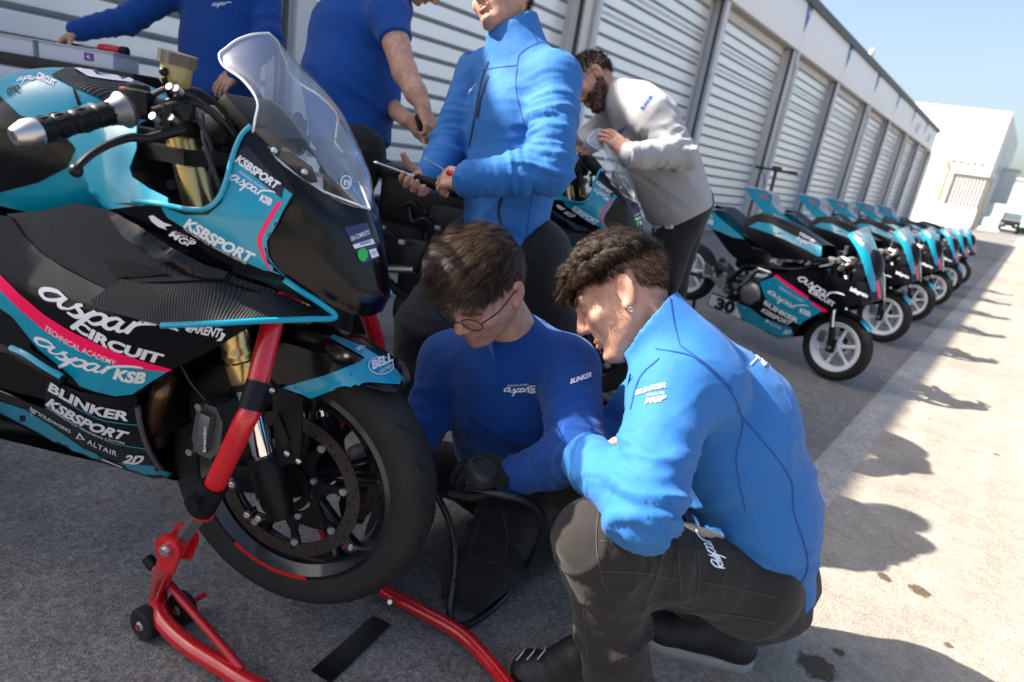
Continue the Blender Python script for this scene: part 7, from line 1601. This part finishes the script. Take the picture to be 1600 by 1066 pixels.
# ===== man reaching into the tool trays at the left
c1 = Crew('man in royal blue sweatshirt reaching into white tool trays by the shutter', onz(338, 470))
hip, waist, chest, neck = J(345,140,3.35), J(345,75,3.33), J(348,0,3.3), J(352,-75,3.3)
shR, elR, wrR = J(288,-28,3.26), J(200,32,3.20), J(122,48,3.12); shL, elL, wrL = J(412,-28,3.34), J(420,62,3.28), J(372,112,3.14)
fw1 = _n(-Fh*0.95-Rh*0.1); hl, hr = J(372,165,3.38), J(318,165,3.38); kl, kr = hl+np.array([0, 0, -0.48]), hr+np.array([0, 0, -0.48]); al, ar = np.array([kl[0], kl[1], 0.1]), np.array([kr[0], kr[1], 0.1])
sw = garment(torso(hip, waist, chest, neck, shL, shR, fw1, (0.205, 0.205, 0.210), 0.68, 0.08)+arm(shL, elL, wrL, (0.085, 0.072, 0.055))+arm(shR, elR, wrR, (0.085, 0.070, 0.052)), [(J(345,152,3.35), -UP+Rh*0.12, 0.4)], 0.011, folds=fold_arm(shL, elL, wrL, 0.008)+fold_arm(shR, elR, wrR, 0.008), noise=0.004, seed=1, nf=7); so = c1.wear('sweatshirt', sw, 'sweat_blue'); B1 = c1.bv(sw)
c1.brush(so, B1, [(331,11),(348,9),(362,9)], (1,-6), 'print_bright')
tr = garment([cn(hl, hr, 0.13, 0.13, k=0.06)]+leg(hl, kl, al, (0.11, 0.09, 0.078))+leg(hr, kr, ar, (0.11, 0.09, 0.078)), [], 0.012, noise=0.004, seed=11); c1.wear('work_trousers', tr, 'trouser_black')
cuff(c1, wrR, elR, 0.043, 'sweat_blue'); cuff(c1, wrL, elL, 0.046, 'sweat_blue')
c1.head(J(350,-125,3.28), _n(-Fh*0.7-Rh*0.5+np.array([0, 0, -0.5])), UP, 0.2); c1.core([(neck, chest, 0.06, 0.09), (chest, hip, 0.09, 0.09), (shL, elL, 0.04, 0.035), (elL, wrL, 0.035, 0.03), (shR, elR, 0.04, 0.035), (elR, wrR, 0.035, 0.03), (shL, shR, 0.045, 0.045), (hl, kl, 0.06, 0.05), (kl, al, 0.05, 0.04), (hr, kr, 0.06, 0.05), (kr, ar, 0.05, 0.04)])
c1.hand(wrR, _n(J(85,72,3.10)-wrR), ruf(-.4, .75, -.5), (0.55, 0.6, 0.6, 0.6), 0.5, -1); c1.hand(wrL, _n(J(336,142,3.12)-wrL), ruf(.0, .35, -.9), (0.35, 0.38, 0.4, 0.42), 0.4, 1); c1.body()
c1.hair('short_hair', HAIRLINE, 2500, lambda P: np.stack([0*P[:, 0], -0.2+0*P[:, 1], -0.5+0*P[:, 2]], 1), 'hair_dark', n_seg=3, length=0.03, grav=0.1, curl=0, width=0.0025, seed=44, jitter=0.3, lift=0.6)
for a_ in (al, ar): a_ = a_*np.array([1, 1, 0]); shoe(c1, a_-fw1*0.08, a_+fw1*0.20)
# ------------------------------------------------------------------ loose things
def hosepath(q): return [np.asarray(p, float) for p in q]
# tyre gauge in the gloved hand and its hose
gc = J(752,738,1.385); gax = _n(ruf(.35, .80, -.45))
mat('gauge_rubber', (0.022, 0.023, 0.026), 0.5)
gd = empty('tyre_gauge', gc); tag(gd, 'black ribbed tyre pressure gauge held in the gloved hand', 'gauge')
fa = frame_of(gax)
obj('gauge_body', [lathe([(0, -0.019), (0.030, -0.019), (0.036, -0.014), (0.037, 0.010), (0.033, 0.017), (0.026, 0.018), (0.025, 0.014), (0, 0.014)], (0, 0, 0), gax, 36)], 'gauge_rubber', gd)
ribm = []
for k in range(34):
    a = 2*math.pi*k/34; d = fa[0]*math.cos(a)+fa[1]*math.sin(a)
    obj('grip_rib', [cyl(d*0.0372-gax*0.013, d*0.0372+gax*0.009, 0.0019, 6)], 'gauge_rubber', gd)
obj('trigger_bar', [tube([J(700,772,1.37)-gc, J(735,778,1.37)-gc, J(775,768,1.385)-gc], [0.008, 0.010, 0.010], 10)], 'plastic_black', gd)
obj('gauge_nut', [cyl(J(738,765,1.38)-gc, J(734,752,1.38)-gc, 0.008, 6)], 'alloy', gd)
hp_ = [J(738,766,1.385), J(780,772,1.37), J(815,780,1.375), J(842,798,1.40), J(850,822,1.44), J(838,858,1.51), onz(815,900,.010), onz(778,944,.010), onz(742,970,.010), onz(716,978,.012), onz(703,962,.02), J(710,900,1.56), J(711,860,1.57), J(704,822,1.58), J(692,792,1.585), J(676,770,1.60), J(640,770,1.62)]
hs = obj('air_hose', [tube(cr_spline(hp_, 8), 0.0085, 12)], 'hose_rubber'); tag(hs, 'black air hose looping from the tyre gauge over the ground to the wheel', 'hose')
h2 = obj('rubber_hose', [tube(cr_spline([onz(925,672,.012), onz(945,690,.012), onz(975,697,.012), onz(1010,690,.012), onz(1050,660,.012)], 8), 0.011, 12)], 'hose_rubber'); tag(h2, 'short black hose on the ground between the two crouching men', 'hose')
def driver(label, tip, neck_, tail_, rs, r, m1, m2):
    tip, neck_, tail_ = map(np.asarray, (tip, neck_, tail_)); o = empty('screwdriver', neck_); tag(o, label, 'screwdriver'); d = tail_-neck_
    obj('blade', [tube([tip-neck_, (tip-neck_)*0.92, (tip-neck_)*0.88, np.zeros(3)], [rs*0.6, rs*1.5, rs, rs], 8)], 'alloy', o)
    h = obj('handle', [tube([d*t for t in (0, 0.06, 0.12, 0.3, 0.55, 0.8, 0.95, 1.0)], [r*0.55, r*0.8, r*0.7, r*0.95, r*1.05, r, r*0.8, r*0.4], 14)], m1, o)
    obj('handle_band', [tube([d*t for t in (0.62, 0.66, 0.86, 0.9)], [r*1.06, r*1.1, r*1.06, r*0.98], 14)], m2, h)
driver('large flat screwdriver with black and red handle held by the man in the jacket', J(584,253,1.93), J(648,276,1.93), J(707,300,1.93), 0.0042, 0.016, 'plastic_black', 'red_plastic')
driver('thin screwdriver with small red handle in the other hand of the man in the jacket', J(662,247,1.84), J(698,268,1.84), J(722,279,1.84), 0.0022, 0.010, 'red_plastic', 'plastic_black')
driver('black screwdriver held by the man in the polo shirt', J(664,236,2.72), J(661,212,2.72), J(652,178,2.70), 0.003, 0.014, 'plastic_black', 'plastic_black')
# tool cart with trays
ct = empty('tool_cart', J(40,90,3.2)*np.array([1, 1, 0])); tag(ct, 'black tool cart with white drawer fronts at the left edge', 'tool cart'); cb = np.array(ct.location)
e0, e1 = J(-170,62,3.02), J(208,118,3.02); e0[2] = e1[2] = 1.135; du = _n(e1-e0); dv = np.array([-du[1], du[0], 0]); ln = np.linalg.norm(e1-e0)
Mx = np.stack([du, dv, UP], 1)
mat('cart_black', (0.006, 0.006, 0.008), 0.5); mat('tray_white', (0.62, 0.64, 0.72), 0.4); mat('label_purple', (0.16, 0.01, 0.28), 0.5)
ctr = (e0+e1)/2+dv*0.26
def cp_(name, off, size, m, par=ct, bev=0.004): return obj(name, [bbox(ctr-cb+Mx@np.asarray(off, float), size, bev, Mx)], m, par)
cp_('top', (0, 0, -0.028), (ln, 0.52, 0.055), 'cart_black'); cp_('drawer_front', (-0.18, -0.235, -0.085), (ln-0.36, 0.03, 0.05), 'tray_white'); cp_('drawer_front', (-0.20, -0.235, -0.145), (ln-0.40, 0.03, 0.055), 'cart_black'); cp_('drawer_front', (-0.20, -0.235, -0.20), (ln-0.40, 0.03, 0.045), 'tray_white'); cp_('cabinet', (-0.20, 0.02, -0.55), (ln-0.42, 0.44, 0.80), 'cart_black')
for sx in (-1, 1):
    for sy in (-1, 1): w_ = ctr-cb+Mx@np.array([sx*(ln/2-0.35)-0.2, sy*0.17, 0]); w_[2] = 0.06; obj('castor', [cyl(w_-dv*0.02, w_+dv*0.02, 0.06, 14), cyl(w_, w_+UP*0.12, 0.02, 8)], 'rubber', ct)
def tray(px0, px1, lab, hgt=0.075):
    x0 = (onplane(px0, 90, e0, dv)-e0)@du; x1 = (onplane(px1, 90, e0, dv)-e0)@du; w = x1-x0; o = empty('tool_tray', e0+du*(x0+x1)/2+dv*0.14+UP*0.001); tag(o, lab, 'tray')
    t = 0.004; d = 0.20
    pr_ = []
    for a, b, s in (((0, -d/2, hgt/2), (w, t, hgt), 0), ((0, d/2, hgt/2), (w, t, hgt), 0), ((-w/2, 0, hgt/2), (t, d, hgt), 0), ((w/2, 0, hgt/2), (t, d, hgt), 0)):
        obj('tray_side', [bbox(Mx@np.array(a), b, 0.001, Mx)], 'tray_white', o)
    obj('tray_floor', [bbox((0, 0, 0.003), (w, d, 0.004), 0.001, Mx)], 'tray_white', o)
    for a, b in (((0, -d/2-0.006, hgt), (w+0.03, 0.014, 0.005)), ((0, d/2+0.006, hgt), (w+0.03, 0.014, 0.005)), ((w/2+0.008, 0, hgt), (0.016, d+0.012, 0.005)), ((-w/2-0.008, 0, hgt), (0.016, d+0.012, 0.005))): obj('tray_rim', [bbox(Mx@np.array(a), b, 0.0015, Mx)], 'tray_white', o)
    return o, w, d
ta, wa, da = tray(-95, 42, 'white plastic tool tray at the left edge of the tool cart'); tb, wb, db = tray(52, 168, 'white plastic tool tray with a purple 4L label on the tool cart')
lb = obj('size_label', [bbox(Mx@np.array([wb*0.18, -db/2-0.003, 0.040]), (0.045, 0.003, 0.034), 0.0005, Mx)], 'label_purple', tb)
P, T, w = text2d('4L', 0.03); obj('lettering', (np.array([Mx@np.array([wb*0.18-0.012+q[0]*0.016, -db/2-0.0052, 0.032+q[1]*0.016]) for q in P]), T), 'print_white', tb, 0, fix=False)
tl_ = empty('nut_driver', np.array(tb.location)+UP*0.075); tag(tl_, 'red and black handled tool lying across the white tray', 'tool')
obj('handle', [tube([Mx@np.array([x, 0.0, 0.018]) for x in (0.045, 0.06, 0.10, 0.14, 0.155)], [0.013, 0.019, 0.021, 0.020, 0.014], 14)], 'red_plastic', tl_); obj('handle_end', [tube([Mx@np.array([x, 0.0, 0.018]) for x in (0.152, 0.16, 0.185, 0.19)], [0.020, 0.023, 0.023, 0.017], 14)], 'plastic_black', tl_); obj('shaft', [cyl(Mx@np.array([-0.05, 0, 0.012]), Mx@np.array([0.05, 0, 0.018]), 0.006, 8)], 'alloy', tl_)
rt = empty('ratchet', np.array(tb.location)+UP*0.07); tag(rt, 'dark ratchet under the hand in the white tray', 'tool')
obj('ratchet_head', [sphere(Mx@np.array([-0.03, 0.03, 0.01]), 0.024, 12, 8, (1, 1, 0.6))], 'dark_alloy', rt); obj('ratchet_bar', [cyl(Mx@np.array([-0.16, 0.02, 0.012]), Mx@np.array([-0.03, 0.03, 0.01]), 0.012, 10)], 'plastic_black', rt)
# lanyard of the crouching man
ly_ = tube(cr_spline([J(985,585,1.20), J(978,620,1.22), J(973,655,1.235), J(968,676,1.24)], 5), 0.0016, 6); c6.part('lanyard', [ly_], 'plastic_black'); c6.part('lanyard_tip', [cyl(J(968,676,1.24), J(966,692,1.24), 0.0035, 8)], 'vinyl_teal')
